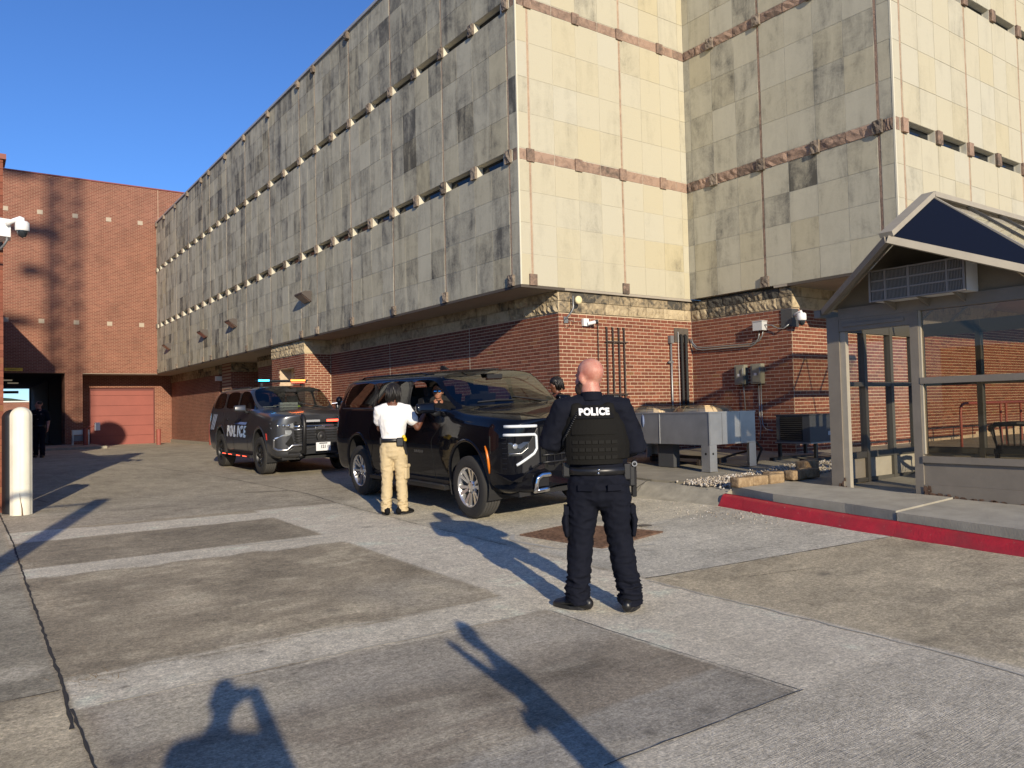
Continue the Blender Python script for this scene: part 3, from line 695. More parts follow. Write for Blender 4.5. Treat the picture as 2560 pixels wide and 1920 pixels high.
# corbels, band stones, windows
CW = .085
def corbel(fc, s, z0, z1, proj, lab=None):
    global k; k += 1
    return one('corbel_stone', lambda mb: rough_face(mb, fc, s-CW, s+CW, z0, z1, -.03, proj, 4, 4, .016 if fc[0] == 'A' else .007, k, rnd.uniform(-.12, .14)), M['corbelA'] if fc[0] == 'A' else M['bandrock'])
def winband(fc, cs, z0, z1, s_end):
    """corbels at cs; slot windows between them"""
    for s in cs:
        w = U(.30)
        one('window_pier', lambda mb: fbox(mb, fc, s-w/2+.005, s+w/2-.005, z0, z1, -.20, -.002), M['joint'], tone=False)
        corbel(fc, s, z0-.02, z1+.005, .055)
    for a, b in zip(cs[:-1], cs[1:]):
        w = U(.30)/2-.005
        mb = MB(); fbox(mb, fc, a+w, b-w, z0, z1, -.16, -.13); wn_ = obj('window', mb, M['slot'], bld)
        fr = MB(); e = .012
        fbox(fr, fc, a+w, b-w, z0, z0+e, -.13, -.11); fbox(fr, fc, a+w, b-w, z1-e, z1, -.13, -.11)
        fbox(fr, fc, a+w, a+w+e, z0+e, z1-e, -.13, -.11); fbox(fr, fc, b-w-e, b-w, z0+e, z1-e, -.13, -.11)
        f = obj('window_frame', fr, M['winframe'], wn_, w=False); f.matrix_parent_inverse = Matrix.Translation(-bld.location)
        wn_.matrix_parent_inverse = Matrix.Translation(-bld.location); f.matrix_parent_inverse = Matrix.Identity(4)
M['winframe'] = simple('window_frame', (.42, .41, .36), .6)
CA1 = [U(v) for v in (17.22, 18.98, 20.75, 22.5, 24.25, 26.0, 27.77, 29.53, 31.3, 33.16, 35.2, 37.25, 39.2, 41.15, 42.92, 44.7, 46.45, 48.2, 50.0, 51.78, 53.55, 55.3, 57.1, 58.87, 60.65, 62.4, 63.5)]
CB2 = [U(v) for v in (19.47, 21.23, 22.99, 24.72, 26.45, 28.2, 29.95, 31.7, 33.45)]
for z0, z1 in ((B1a, B1b), (B2a, B2b)):
    winband(A1f, CA1, z0, z1, YF); winband(B2f, CB2, z0, z1, 0)
    # corner block of A1 and blind bands
    one('band_stone', lambda mb: fbox(mb, A1f, Y1+.02, SA1[0]-.13, z0, z1, -.2, .0, .0), M['bandrock'])
    one('band_stone', lambda mb: fbox(mb, B2f, X2+.03, SB2[0]-.13, z0, z1, -.2, .0, .0), M['bandrock'])
    bB1 = [U(12.77), U(14.50), U(16.23), U(17.95)]; bA2 = [U(10.42), U(12.19), U(13.95), U(15.68)]
    for fc, cs, e0, e1, amp in ((B1f, bB1, X1+.03, X2-.003, .005), (A2f, bA2, Y2+.03, Y1-.003, .016)):
        pts = [e0]
        for c in cs: pts += [c-CW, c+CW]
        pts.append(e1)
        for i in range(0, len(pts), 2):
            a, b = pts[i], pts[i+1]; n = 2 if b-a > .7 else (1 if b-a < .45 else 2)
            for j in range(n):
                p0, p1 = a+(b-a)*j/n, a+(b-a)*(j+1)/n; k += 1
                one('band_stone', lambda mb: rough_face(mb, fc, p0+.006, p1-.006, z0+.008, z1-.010, -.03, .004 if amp < .01 else .020, 6, 3, amp, k, rnd.uniform(-.22, .16)), M['bandrock'])
        for c in cs: corbel(fc, c, z0-.012, z1+.004, .035 if fc[0] == 'B' else .07)
# bottom corbels at strip feet
for fc, ss in ((A1f, SA1), (B1f, SB1), (A2f, SA2), (B2f, SB2)):
    for s in ss: corbel(fc, s, ZS-.006, ZS+.20, .035 if fc[0] == 'B' else .055)
# top corbels and coping
for s in SA1[3:]: corbel(A1f, s, ZT-.20, ZT, .09)
cp = MB(); cp.b2((X1-.05, Y1-.05, ZT), (X1+.6, YF+1.0, ZT+.07)); cp.b2((X1+.602, Y1-.05, ZT), (X2+.6, Y1+.6, ZT+.07)); obj('roof_coping', cp, M['coping'], bld)
rf = MB(); rf.b2((X1+.3, Y1+.3, ZT-.4), (26, YF+3, ZT-.2)); rf.b2((X2+.4, Y2+.4, ZT-.42), (26, Y1+.2, ZT-.22)); obj('roof_deck', rf, simple('roof_gravel', (.2, .19, .17), .9), bld)
# soffits
XB = U(13.74); YBk = U(16.935); XA2 = U(19.213); YB2 = U(13.237)
so = MB()
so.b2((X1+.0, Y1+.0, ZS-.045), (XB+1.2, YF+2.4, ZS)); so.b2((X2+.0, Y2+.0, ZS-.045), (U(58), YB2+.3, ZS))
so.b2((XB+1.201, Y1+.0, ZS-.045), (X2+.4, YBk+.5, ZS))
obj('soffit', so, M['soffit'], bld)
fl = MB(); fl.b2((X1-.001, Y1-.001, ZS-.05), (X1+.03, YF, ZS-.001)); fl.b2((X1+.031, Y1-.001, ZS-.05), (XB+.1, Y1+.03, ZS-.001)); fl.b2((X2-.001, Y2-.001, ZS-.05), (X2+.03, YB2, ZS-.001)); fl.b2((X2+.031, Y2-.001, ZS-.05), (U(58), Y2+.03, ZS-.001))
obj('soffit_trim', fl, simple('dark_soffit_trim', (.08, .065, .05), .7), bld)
# split-face base course below the panels (two big courses and a thin cap course)
ZB0, ZB1, ZB2 = Z(4.20), Z(4.52), Z(4.80)
def base_course(fc, s0, s1, d, amp, z_list, L=.52, dark=0.0, soot=False, flat=False):
    global k
    for ri, (z0, z1) in enumerate(z_list):
        s = s0; rn = random.Random(int(s0*100)+ri); first = True
        while s < s1-.01:
            l = L*rn.uniform(.7, 1.25)*(.5 if first and ri % 2 else 1); first = False
            e = min(s1, s+l)
            if s1-e < .15: e = s1
            k += 1; t = dark+rn.uniform(-.16, .1)+(.14 if soot and ri >= 1 else 0)
            ns = max(2, int((e-s)/.055)); nz = max(2, int((z1-z0)/.055))
            if flat: ns, nz = 2, 2
            one('base_stone', lambda mb: rough_face(mb, fc, s+.005, e-.005, z0+.005, z1-.004, -.08, d, ns, nz, amp, k, t), M['rock'])
            s = e
zl = [(ZB0, ZB1), (ZB1, ZB2), (ZB2, ZS-.05)]
base_course(('B', YBk), XB+.0, XA2-.03, .032, .008, zl, .5, 0, True)
base_course(('A', XA2), YB2-.03, YBk-.04, .032, .020, zl, .44, .12, True)
base_course(('A', XB), YBk-.03, U(19.3), .035, .022, zl[:2]+[(ZB2, ZS-.05)], .42, -.02)
base_course(('A', XB), U(19.3), U(33.3), .03, .004, zl, .9, .02, flat=True)
base_course(('B', YB2), XA2-.0, U(58), .03, .006, zl, .7, -.05, flat=True)
YBX = U(33.3); XBX = U(12.52)
base_course(('B', YBX), XBX+.035, XB+.02, .03, .006, zl[:2], .45, -.1)
base_course(('A', XBX), YBX-.03, U(37.7), .035, .02, zl[:2], .42, -.05)
for (fc, a, b) in ((('A', U(13.95)), U(37.75), U(44.4)), (('B', U(49.0)), U(13.72), U(15.6)), (('A', U(13.85)), U(52.1), U(66.0)), (('B', U(52.1)), U(13.85), U(15.6))):
    base_course(fc, a, b, .03, .004, [(ZB0, Z(4.55)), (Z(4.55), ZS-.05)], 1.1, .05, flat=True)

# ---------------- brick walls
BL, BH, BJ = .2032, .0677, .0125
bricks = []
def brick_wall(fc, s0, s1, z_top, zb_fn, holes=(), phase=0.0, t0=0.0):
    """running bond; z_top downwards"""
    n = 0; zt = z_top
    while True:
        z1 = zt-BJ; z0 = zt-BH
        if z1 < min(zb_fn(s0), zb_fn(s1))-.02: break
        off = (0 if n % 2 else BL/2)+phase; s = s0-((s0-off) % BL)
        while s < s1-.012:
            a, b = max(s, s0), min(s+BL-BJ, s1); c = (a+b)/2
            if b-a > .02 and z1 > zb_fn(c)-.03 and not any(h[0] < c < h[1] and h[2] < (z0+z1)/2 < h[3] for h in holes):
                bricks.append((fc, a, b, z0, z1, min(1, max(0, rnd.gauss(.45+t0, .24)))))
            s += BL
        zt = z0; n += 1
def gs(s): return lambda s_: 0
brick_wall(('B', YBk), XB+.006, XA2-.002, ZB0-.012, lambda s: S(s, YBk)-.02)
brick_wall(('A', XA2), YB2-.002+.006, YBk-.012, ZB0-.012, lambda s: S(XA2, s)-.02)
brick_wall(('A', XB), YBk-.0, YBX-.012, ZB0-.012, lambda s: .5, t0=-.08)
brick_wall(('B', YB2), XA2+.006, U(58), ZB0-.012, lambda s: S(s, YB2)-.02)
brick_wall(('B', YBX), XBX+.006, XB-.01, ZB0-.012, lambda s: .3)
brick_wall(('A', XBX), YBX, U(37.7), ZB0-.012, lambda s: .3, holes=[(U(34.6), U(36.6), Z(2.6), Z(3.65))])
def bpos(b): return Vector(fp(b[0], (b[1]+b[2])/2, (b[3]+b[4])/2, 0))
CAM = Vector((0, 0, 1.5)); Rc = _r2; Fc = _f
def infr(p, mx=.74, my=.62):
    d = Vector(p)-CAM; z = d.dot(_f); return z > .2 and abs(d.dot(_r2)/z) < mx and abs(d.dot(_u2)/z) < my
def vis_key(b):
    p = bpos(b); full = (b[2]-b[1]) > BL-BJ-.004
    d = (p-CAM).length
    return d+(0 if full and infr(p, .665, .5) else 1000)+(60 if p.z < 1.35 and not (p.x > 11) else 0)
bricks.sort(key=vis_key)
tones = [.05, .2, .35, .5, .65, .8, .95, .6]; bvar = {}
def brick_proto(ax, t):
    if (ax, t) not in bvar:
        mb = MB(); L_, H_ = (BL-BJ), (BH-BJ)
        if ax == 'A': mb.b2((-.0045, -L_/2, -H_/2), (.012, L_/2, H_/2), t=t)
        else: mb.b2((-L_/2, -.0045, -H_/2), (L_/2, .012, H_/2), t=t)
        bvar[(ax, t)] = mb.mesh('brick', M['brick'], tone=True)
    return bvar[(ax, t)]
for b in bricks[:300]:
    t = min(tones, key=lambda q: abs(q-b[5])); o = link('brick', brick_proto(b[0][0], t), bld, True); o.location = bpos(b)
mb = MB()
for fc, a, b_, z0, z1, t in bricks[300:]:
    # five faces, open at the back
    P = [fp(fc, a, z0, .0045), fp(fc, b_, z0, .0045), fp(fc, b_, z1, .0045), fp(fc, a, z1, .0045), fp(fc, a, z0, -.004), fp(fc, b_, z0, -.004), fp(fc, b_, z1, -.004), fp(fc, a, z1, -.004)]
    mb.add(P, [(0, 1, 2, 3), (0, 4, 5, 1), (1, 5, 6, 2), (2, 6, 7, 3), (3, 7, 4, 0)], 0, t)
o = obj('brickwork', mb, M['brick'], bld, tone=True); o['kind'] = 'stuff'; o['label'] = 'remaining courses of red brick with buff mortar joints'
mw = MB(); zlow = -.2
mw.b2((XB, YBk, zlow), (XA2+.5, YBk+.4, ZS-.05)); mw.b2((XA2, YB2, zlow), (XA2+.4, YBk+.001, ZS-.05)); mw.b2((XB, YBk+.401, zlow), (XB+.4, YBX+.1, ZS-.05))
mw.b2((XA2+.401, YB2, zlow), (U(58), YB2+.4, ZS-.05)); mw.b2((XBX, YBX, zlow), (XB+.5, U(34.6), ZB2))
mw.b2((XBX, U(34.6)+.001, zlow), (XB+.5, U(36.6), Z(2.6))); mw.b2((XBX, U(34.6)+.001, Z(3.65)), (XB+.5, U(36.6), ZB2)); mw.b2((XBX, U(36.6)+.001, zlow), (XB+.5, U(37.7), ZB2)); mw.b2((XBX+.35, U(34.6)+.001, Z(2.6)), (XB+.5, U(36.6), Z(3.65)))
obj('mortar_wall', mw, M['mortar'], bld)
# recess beyond the projecting bay: textured brick (bricks there are under ten pixels)
for a_, b_ in (((U(13.95), U(37.71), 0), (U(15.6), U(44.4), ZS-.05)), ((U(13.85), U(52.1), 0), (U(15.6), U(66.5), ZS-.05))): fw = MB(); fw.b2(a_, b_); obj('recess_wall', fw, M['fbrickY'], bld)
fw = MB(); fw.b2((U(13.72), U(49.0), 0), (U(15.6), U(51.0), ZS-.05)); fw.b2((U(15.61), U(44.4), 0), (U(16.6), U(52.2), ZS-.05)); obj('recess_pier', fw, M['fbrickX'], bld)
fb = MB(); fb.b2((U(13.74), U(52.1), -.1), (U(13.85)-.005, U(65.95), G(8, 40)+.16)); obj('wall_footing', fb, M['concrete'], bld)
# wall-pack flood lights on the long facade
for i, (yy, lab) in enumerate(((U(32.43), 'largest wall pack light on the long grey facade, nearest the corner'), (U(43.33), 'wall pack light on the grey facade, second from the corner'), (U(49.43), 'wall pack light on the grey facade, third from the corner'), (U(59.41), 'smallest wall pack light on the grey facade, beside the red brick wall'))):
    zc = Z(6.55); sc = 1.0
    t = thing('wall_light', lab, 'wall light', (X1, yy, zc), 'wall pack lights on the grey facade')
    mb = MB(); w, h, dp = .30, .25, .36
    h = .30; pr = [(0, h*.5), (0, -h*.5), (-dp*.8, .06), (-dp*.8, .10), (-dp*.5, h*.5)]
    mb.prism([(X1+px, yy-w, zc+pz) for px, pz in pr], (0, 2*w, 0)); obj('housing', mb, simple('bronze_housing', (.085, .07, .062), .5, .3), t)
    mb = MB(); a = Vector((X1-.02, 0, zc-h*.5+.008)); b_ = Vector((X1-dp*.8+.02, 0, zc+.05)); nn = Vector((-(b_.z-a.z), 0, b_.x-a.x)).normalized(); nn = nn if nn.z < 0 else -nn
    mb.prism([(a.x, yy-w+.05, a.z), (b_.x, yy-w+.05, b_.z), (b_.x, yy+w-.05, b_.z), (a.x, yy+w-.05, a.z)], nn*.012)
    obj('lens', mb, simple('lens', (.22, .15, .12), .25), t)

# ================================================================ FAR RED BRICK BUILDING
fb_ = thing('brick_building', 'tall red brick building with a dark vehicle tunnel and red overhead door', 'building', (U(6.8), YF, G(4.5, 42)))
Zt = Z(18.92)
wall = MB()
wall.b2((-14, YF, Z(4.83)), (U(24), YF+.4, Zt)); wall.b2((U(6.24), YF, 0), (U(7.35), U(66), Z(4.83)-.001))
obj('wall', wall, M['fbrickX'], fb_)
cp = MB(); cp.b2((-14, YF-.04, Zt), (U(24), YF+.5, Zt+.06)); obj('coping', cp, simple('red_coping', (.20, .045, .035), .6), fb_)
rw = MB(); rw.b2((U(7.36), U(66), 0), (U(8.05), U(66)+.3, Z(4.8))); rw.b2((U(12.62), U(66), 0), (U(13.9), U(66)+.3, Z(4.8))); rw.b2((U(8.05)+.001, U(66), Z(3.86)), (U(12.62)-.001, U(66)+.3, Z(4.8)))
obj('recess_wall', rw, M['fbrickX'], fb_)
sf = MB(); sf.b2((U(7.36), YF+.02, Z(4.79)), (U(13.9), U(66.2), Z(4.83)-.002)); obj('soffit', sf, M['soffit'], fb_)
jt = MB(); jt.b2((U(12.5)-.01, YF-.004, Z(5)), (U(12.5)+.01, YF+.001, Zt)); obj('control_joint', jt, M['mortar'], fb_)
M['reddoor'] = simple('red_steel_door', (.27, .072, .052), .55, var=.08, vscale=1.5)
M['redpost'] = simple('red_bollard_paint', (.28, .075, .055), .6, var=.1)
dr = MB(); dr.b2((U(8.05), U(66)+.1, 0), (U(12.62), U(66)+.28, Z(3.86))); obj('door_recess', dr, simple('dark_red_frame', (.13, .035, .03), .7), fb_)
zd0, zd1 = G(7, 43)-.02, Z(3.64); hs = [0, .165, .33, .5, .665, .83, 1]
M['paleblock'] = simple('pale_stone_block', (.42, .35, .26), .8)
n = 6; hts = [zd0+(zd1-zd0)*q for q in (0, .172, .355, .54, .725, .91, 1.0)]
for z0, z1 in zip(hts[:-1], hts[1:]):
    mb = MB(); mb.b2((U(8.17), U(66)+.06, z0+.006), (U(12.53), U(66)+.10, z1-.006)); obj('door_panel', mb, M['reddoor'], fb_)
for zc, xs in ((Z(16.22), (2.68, 4.75, 6.93, 9.1, 11.24)), (Z(8.49), (2.7, 4.82, 6.98, 9.13, 11.29))):
    for x in xs:
        mb = MB(); mb.b2((U(x)-.115, YF-.02, zc-.1), (U(x)+.115, YF+.01, zc+.1)); obj('stone_block', mb, M['paleblock'], fb_)
# tunnel
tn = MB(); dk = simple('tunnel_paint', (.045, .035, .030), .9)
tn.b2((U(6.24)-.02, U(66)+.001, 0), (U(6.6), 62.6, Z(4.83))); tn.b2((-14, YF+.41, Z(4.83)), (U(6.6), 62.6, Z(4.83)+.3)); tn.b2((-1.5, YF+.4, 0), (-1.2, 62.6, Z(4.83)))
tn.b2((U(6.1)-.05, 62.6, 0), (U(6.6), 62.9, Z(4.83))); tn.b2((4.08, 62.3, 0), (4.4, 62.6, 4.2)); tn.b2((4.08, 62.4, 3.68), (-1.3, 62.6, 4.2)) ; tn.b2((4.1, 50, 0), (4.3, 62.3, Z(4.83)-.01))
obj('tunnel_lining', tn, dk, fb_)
M['lampoff'] = simple('dim_lamp', (.5, .45, .35), .5, emit=(1, .85, .6), estr=.12)
for (x, y) in ((2.45, 50.0), (2.0, 46.5)):
    t = thing('ceiling_light', 'dim strip lamp hanging in the dark vehicle tunnel' + (', nearer one' if y < 48 else ', farther one'), 'ceiling light', (x, y, 3.6)); mb = MB(); mb.b2((x-.25, y-.06, 3.52), (x+.25, y+.06, 3.58)); obj('lamp', mb, M['lampoff'], t); mb = MB(); mb.b2((x-.3, y-.08, 3.585), (x+.3, y+.08, 3.66)); obj('housing', mb, dk, t)
mb = MB(); mb.cyl((0, 61.0, 3.40), (3.3, 61.0, 3.40), .09, 12); tag(obj('tunnel_pipe', mb, simple('blue_black_pipe', (.02, .02, .06), .5)), 'dark horizontal clearance pipe hanging at the far end of the tunnel', 'pipe')
# clearance sign
t = thing('clearance_sign', 'yellow clearance height sign above the tunnel mouth', 'sign', (U(3.15), YF-.03, Z(5.05)))
mb = MB(); mb.b2((U(2.62), YF-.03, Z(4.95)), (U(3.69), YF-.008, Z(5.155))); obj('board', mb, simple('yellow_sign', (.8, .52, .04), .6), t)
place_text('lettering', "CLEARANCE 11'", .095, simple('sign_black', (.02, .02, .02), .6), (U(3.155), YF-.034, Z(5.05)), (1, 0, 0), (0, 0, 1), t, sx=.8)
# low wall and hills beyond
t = thing('boundary_wall', 'low red brick wall with a white coping seen through the tunnel', 'wall', (3, 86.7, 0)); mb = MB(); mb.b2((-10, 86.7, -1), (12, 87, 3.25)); obj('wall', mb, M['fbrickX'], t); mb = MB(); mb.b2((-10, 86.6, 3.251), (12, 87.1, 3.37)); obj('coping', mb, simple('white_coping', (.7, .68, .62), .6), t)
hm = MB(); rn = random.Random(3); hx = np.linspace(-60, 60, 60)
hp = [(x, 420+20*math.sin(x*.08), 0) for x in hx]
hv = []
for x in np.linspace(-120, 240, 60):
    hv.append((x, 420, -5)); hv.append((x, 430, 10+2.2*math.sin(x*.06+1)+rn.uniform(-.6, .9))); hv.append((x, 470, 9+2*math.sin(x*.06+1)))
hm.add(hv, [(3*i+j, 3*i+3+j, 3*i+4+j, 3*i+1+j) for i in range(59) for j in range(2)])
struct(obj('hills', hm, simple('wooded_hill', (.035, .055, .03), .95, var=.3, vscale=.2), smooth=True))
# ================================================================ LEFT BRICK WING
wg = thing('brick_wing', 'near red brick wing, only its sunlit corner shows at the left edge', 'building', (.56, 13.9, G(.5, 14)))
M['brickL'] = M['brick']
mb = MB(); rn = random.Random(8); zt = 4.05+1.45; n = 0
while zt > 0.05:
    x1 = .56; off = .0 if n % 2 else .15; s = x1-(x1 % .305)+off
    s = x1
    first = .145 if n % 2 else .29
    a = x1-first; b_ = x1
    while b_ > -.9:
        P = [(max(a, -.9), b_)]
        if b_-max(a, -.9) > .02:
            mb.add([(P[0][0], 13.88, zt-.0916), (b_, 13.88, zt-.0916), (b_, 13.88, zt), (P[0][0], 13.88, zt), (P[0][0], 13.895, zt-.0916), (b_, 13.895, zt-.0916), (b_, 13.895, zt), (P[0][0], 13.895, zt)], [(0, 1, 2, 3), (0, 4, 5, 1), (1, 5, 6, 2), (2, 6, 7, 3), (3, 7, 4, 0)], 0, min(1, max(0, rn.gauss(.6, .2))))
        b_ = a-.0125; a = b_-.2925
    zt -= .1016; n += 1
o = obj('brickwork', mb, M['brick'], wg, tone=True); o['kind'] = 'stuff'
mb = MB(); mb.b2((.16, 13.89, 0), (.556, 14.3, 5.45)); mb.b2((-9, 13.9, -.1), (.155, 14.2, 3.95)); mb.b2((-9, 14.201, -.1), (.55, 24, 3.95)); mb.b2((-9, 24.01, -.1), (.9, 33, 5.6)); mb.b2((-9, 33.01, -.1), (.9, 42.3, 7.3)); obj('core_wall', mb, M['fbrickY'], wg)
mb = MB(); mb.b2((.12, 13.85, 5.451), (.60, 14.34, 5.53)); obj('cap', mb, simple('red_cap', (.22, .06, .04), .6), wg)

for yy in (U(21.6), U(27.4)):
    mb = MB(); mb.b2((XB-.006, yy-.006, .3), (XB-.001, yy+.006, ZB0)); obj('control_joint', mb, M['joint'], bld)
# ================================================================ VEHICLES
M['wshield'] = clear_glass('tinted_windshield', (.22, .24, .22), .05)
M['black'] = simple('black_car_paint', (.003, .0035, .006), .25, 0, coat=.6, spec=.04)
M['grey'] = simple('grey_car_paint', (.045, .047, .053), .28, .4, coat=.7)
M['trim'] = simple('black_trim', (.012, .012, .013), .45)
M['rubber'] = simple('tyre_rubber', (.022, .021, .020), .85)
M['tread'] = simple('tyre_tread', (.055, .052, .048), .9)
M['chrome'] = simple('chrome', (.72, .72, .72), .10, 1.0)
M['alloy'] = simple('polished_alloy', (.70, .70, .70), .28, .85)
M['silver'] = simple('satin_silver', (.33, .33, .34), .28, .9)
M['lamp'] = simple('headlight_lens', (.55, .58, .60), .08, .6, coat=1)
M['drl'] = simple('white_lamp_strip', (.60, .63, .65), .25, emit=(.85, .95, 1), estr=.05)
M['amber'] = simple('amber_marker', (.62, .16, .01), .3)
M['redled'] = simple('red_led', (.6, .03, .02), .3, emit=(1, .10, .05), estr=3)
M['orangeled'] = simple('orange_led', (.8, .2, .03), .3, emit=(1, .23, .04), estr=4)
M['blueled'] = simple('blue_led', (.05, .3, .8), .3, emit=(.05, .45, 1), estr=5)
M['int'] = simple('car_interior', (.012, .012, .013), .8)
M['seam'] = simple('panel_gap', (.004, .004, .004), .9)
M['white'] = simple('white_decal', (.62, .66, .72), .4)
M['bluedecal'] = simple('blue_decal', (.16, .24, .50), .4)

def vehicle(root, paint, wb=3.407, roh=1.33, police=False, open_window=True):
    foh = .97; Hf = 1.17; hw = 1.03
    # ring rows for half section: (y, z); 13 rows
    def hoodring(x, w, zh, zc):   # w: width factor
        base = [(.55, .30), (.93, .32), (1.0, .44), (1.03, .74), (1.02, .96), (.995, zh-.10), (.95, zh-.02)]
        top = [(.90, zh+.005), (.82, zh+.025), (.72, zh+.035), (.60, zh+.042), (.33, zc), (0, zc+.004)]
        return [(x, y*w, z) for y, z in base+top]
    st = []
    def front(x, w, xx): return hoodring(x, w, xx[0], xx[1])
    # plan-rounded nose: outer rows pulled back
    def nose(x, back, w, zh, zc, lo):
        r = hoodring(x, w, zh, zc); o = []
        for i, (a, y, z) in enumerate(r):
            t = (abs(y)/1.03)**4; o.append((a-back*t, y, max(z, lo)))
        return o
    cap = nose(.99, 0, 0.0, 1.10, 1.12, .40)
    N3 = nose(.985, .03, .45, 1.10, 1.12, .40)
    N2 = nose(.97, .10, .80, 1.10, 1.125, .38)
    N1 = nose(.93, .16, .945, 1.11, 1.14, .34)
    N0 = nose(.74, .06, .985, 1.145, 1.175, .30)
    st += [cap, N3, N2, N1, N0]
    st.append(hoodring(.48, 1.0, 1.175, 1.215)); st.append(hoodring(0, 1.0, 1.195, 1.25)); st.append(hoodring(-.40, 1.0, 1.21, 1.275))
    # cowl
    xr = -wb-roh
    zb = 1.235
    def low(x, w=1.0, zbelt=zb): return [(x, y*w, z) for y, z in [(.55, .30), (.93, .32), (1.0, .44), (1.03, .74), (1.025, .96), (1.005, zbelt-.12), (.985, zbelt)]]
    cw = low(-.68); cw += [(-.66, .93, 1.245), (-.64, .905, 1.255), (-.62, .875, 1.262), (-.60, .845, 1.268), (-.50, .45, 1.285), (-.46, 0, 1.29)]
    st.append(cw)
    md = low(-.95); md += [(-.93, .955, 1.265), (-.96, .925, 1.36), (-.99, .895, 1.455), (-1.02, .86, 1.525), (-.90, .45, 1.575), (-.86, 0, 1.585)]
    st.append(md)
    def gh(xl, xt, zt=1.72, zr=1.80, z11=1.865, z12=1.885, w=1.0, xb=None, x11=None):
        r = low(xl, w); b = xl if xb is None else xb
        return r+[(b, .965*w, 1.285), ((b+xt)/2, .915*w, 1.50), (xt, .855*w, zt), (xt+(0 if x11 is None else x11*.4), .80*w, zr), (xt+(0 if x11 is None else x11), .50*w, z11), (xt+(0 if x11 is None else x11*1.1), 0, z12)]
    st.append(gh(-1.22, -1.36, 1.70, 1.775, 1.825, 1.84, xb=-1.24, x11=-.0))
    xB1, xB2 = -1.93, -2.03; xC1 = -wb*.5-1.33 if False else -3.02; xC2 = -3.14
    if police: xC1, xC2 = -2.93, -3.03
    st.append(gh(-1.60, -1.62, 1.72)); st.append(gh(xB1, xB1)); st.append(gh(xB2, xB2)); st.append(gh((xB2+xC1)/2, (xB2+xC1)/2, z12=1.895)); st.append(gh(xC1, xC1)); st.append(gh(xC2, xC2-.05))
    xD = xr+.32
    st.append(gh((xC2+xD)/2, (xC2+xD)/2, z11=1.855, z12=1.87)); st.append(gh(xD-.02, xD+.20, 1.705, 1.78, 1.83, 1.845, xb=xD-.02)); st.append(gh(xr+.10, xr+.26, 1.69, 1.755, 1.80, 1.815, .985, xb=xr+.12))
    t1 = gh(xr+.01, xr+.13, 1.66, 1.70, 1.73, 1.74, .93, xb=xr+.03); st.append(t1)
    t2 = [(x-.02, y*.72, z) for x, y, z in t1]; st.append(t2); t3 = [(x-.03, 0, z) for x, y, z in t1]; st.append(t3)
    iC = 8
    nr = 13; V = []; F = []; MI = []
    for r in st:
        for s_ in (1, -1):
            for (x, y, z) in r: V.append((x, y*s_, z))
    def vi(i, s_, j): return i*26+(0 if s_ > 0 else 13)+j
    # windows by station span and row span
    GL = {}
    for i in range(len(st)-1):
        for s_ in (1, -1):
            for j in range(12):
                f = [vi(i, s_, j), vi(i+1, s_, j), vi(i+1, s_, j+1), vi(i, s_, j+1)]
                if s_ < 0: f = f[::-1]
                mi = 0
                if 7 <= j < 9:
                    if 8 <= i < 12: mi = 2 if s_ > 0 else 3          # front side window
                    elif 13 <= i < 15: mi = 4 if s_ > 0 else 5
                    elif 16 <= i < 18: mi = 6 if s_ > 0 else 7
                if 10 <= j and 8 <= i < 10: mi = 1                    # windshield
                if j >= 7 and j < 11 and i == 20: mi = 8
                F.append(f); MI.append(mi)
    bm = bmesh.new(); bv = [bm.verts.new(v) for v in V]; bm.verts.ensure_lookup_table()
    for f, mi in zip(F, MI):
        try: q = bm.faces.new([bv[k] for k in f]); q.material_index = mi; q.smooth = True
        except ValueError: pass
    bmesh.ops.remove_doubles(bm, verts=bm.verts, dist=.0008)
    cl = bm.edges.layers.float.get('crease_edge') or bm.edges.layers.float.new('crease_edge')
    for e in bm.edges:
        ms = {f.material_index for f in e.link_faces}
        if len(ms) > 1: e[cl] = .92
        a, b_ = e.verts[0].co, e.verts[1].co
        # shoulder line and hood edge
        if abs(abs(a.y)-.985) < .004 and abs(abs(b_.y)-.985) < .004: e[cl] = .6
    me = bpy.data.meshes.new('body'); bm.to_mesh(me); bm.free()
    names = ['body', 'windshield', 'fw_l', 'fw_r', 'rw_l', 'rw_r', 'qw_l', 'qw_r', 'rear']
    for i in range(9): me.materials.append(paint)
    o = link('tmp_body', me); mod = o.modifiers.new('s', 'SUBSURF'); mod.levels = 3; mod.render_levels = 3
    me = evaluated(o)
    # cut wheel openings, split windows out
    bm = bmesh.new(); bm.from_mesh(me); RA = .475; ctr = [(0, .425), (-wb, .425)]
    for cx, cz in ctr:
        dead = [f for f in bm.faces if abs(f.calc_center_median().y) > .55 and all(math.hypot(v.co.x-cx, v.co.z-cz) < RA+.012 for v in f.verts)]
        bmesh.ops.delete(bm, geom=dead, context='FACES')
        for v in bm.verts:
            d = math.hypot(v.co.x-cx, v.co.z-cz)
            if v.is_boundary and abs(v.co.y) > .6 and d < RA+.12 and d > 1e-3:
                k_ = RA/d; v.co.x = cx+(v.co.x-cx)*k_; v.co.z = max(.25, cz+(v.co.z-cz)*k_)
    bm.faces.ensure_lookup_table()
    parts = {}
    for f in bm.faces: parts.setdefault(f.material_index, []).append(f)
    tree = BVHTree.FromBMesh(bm)
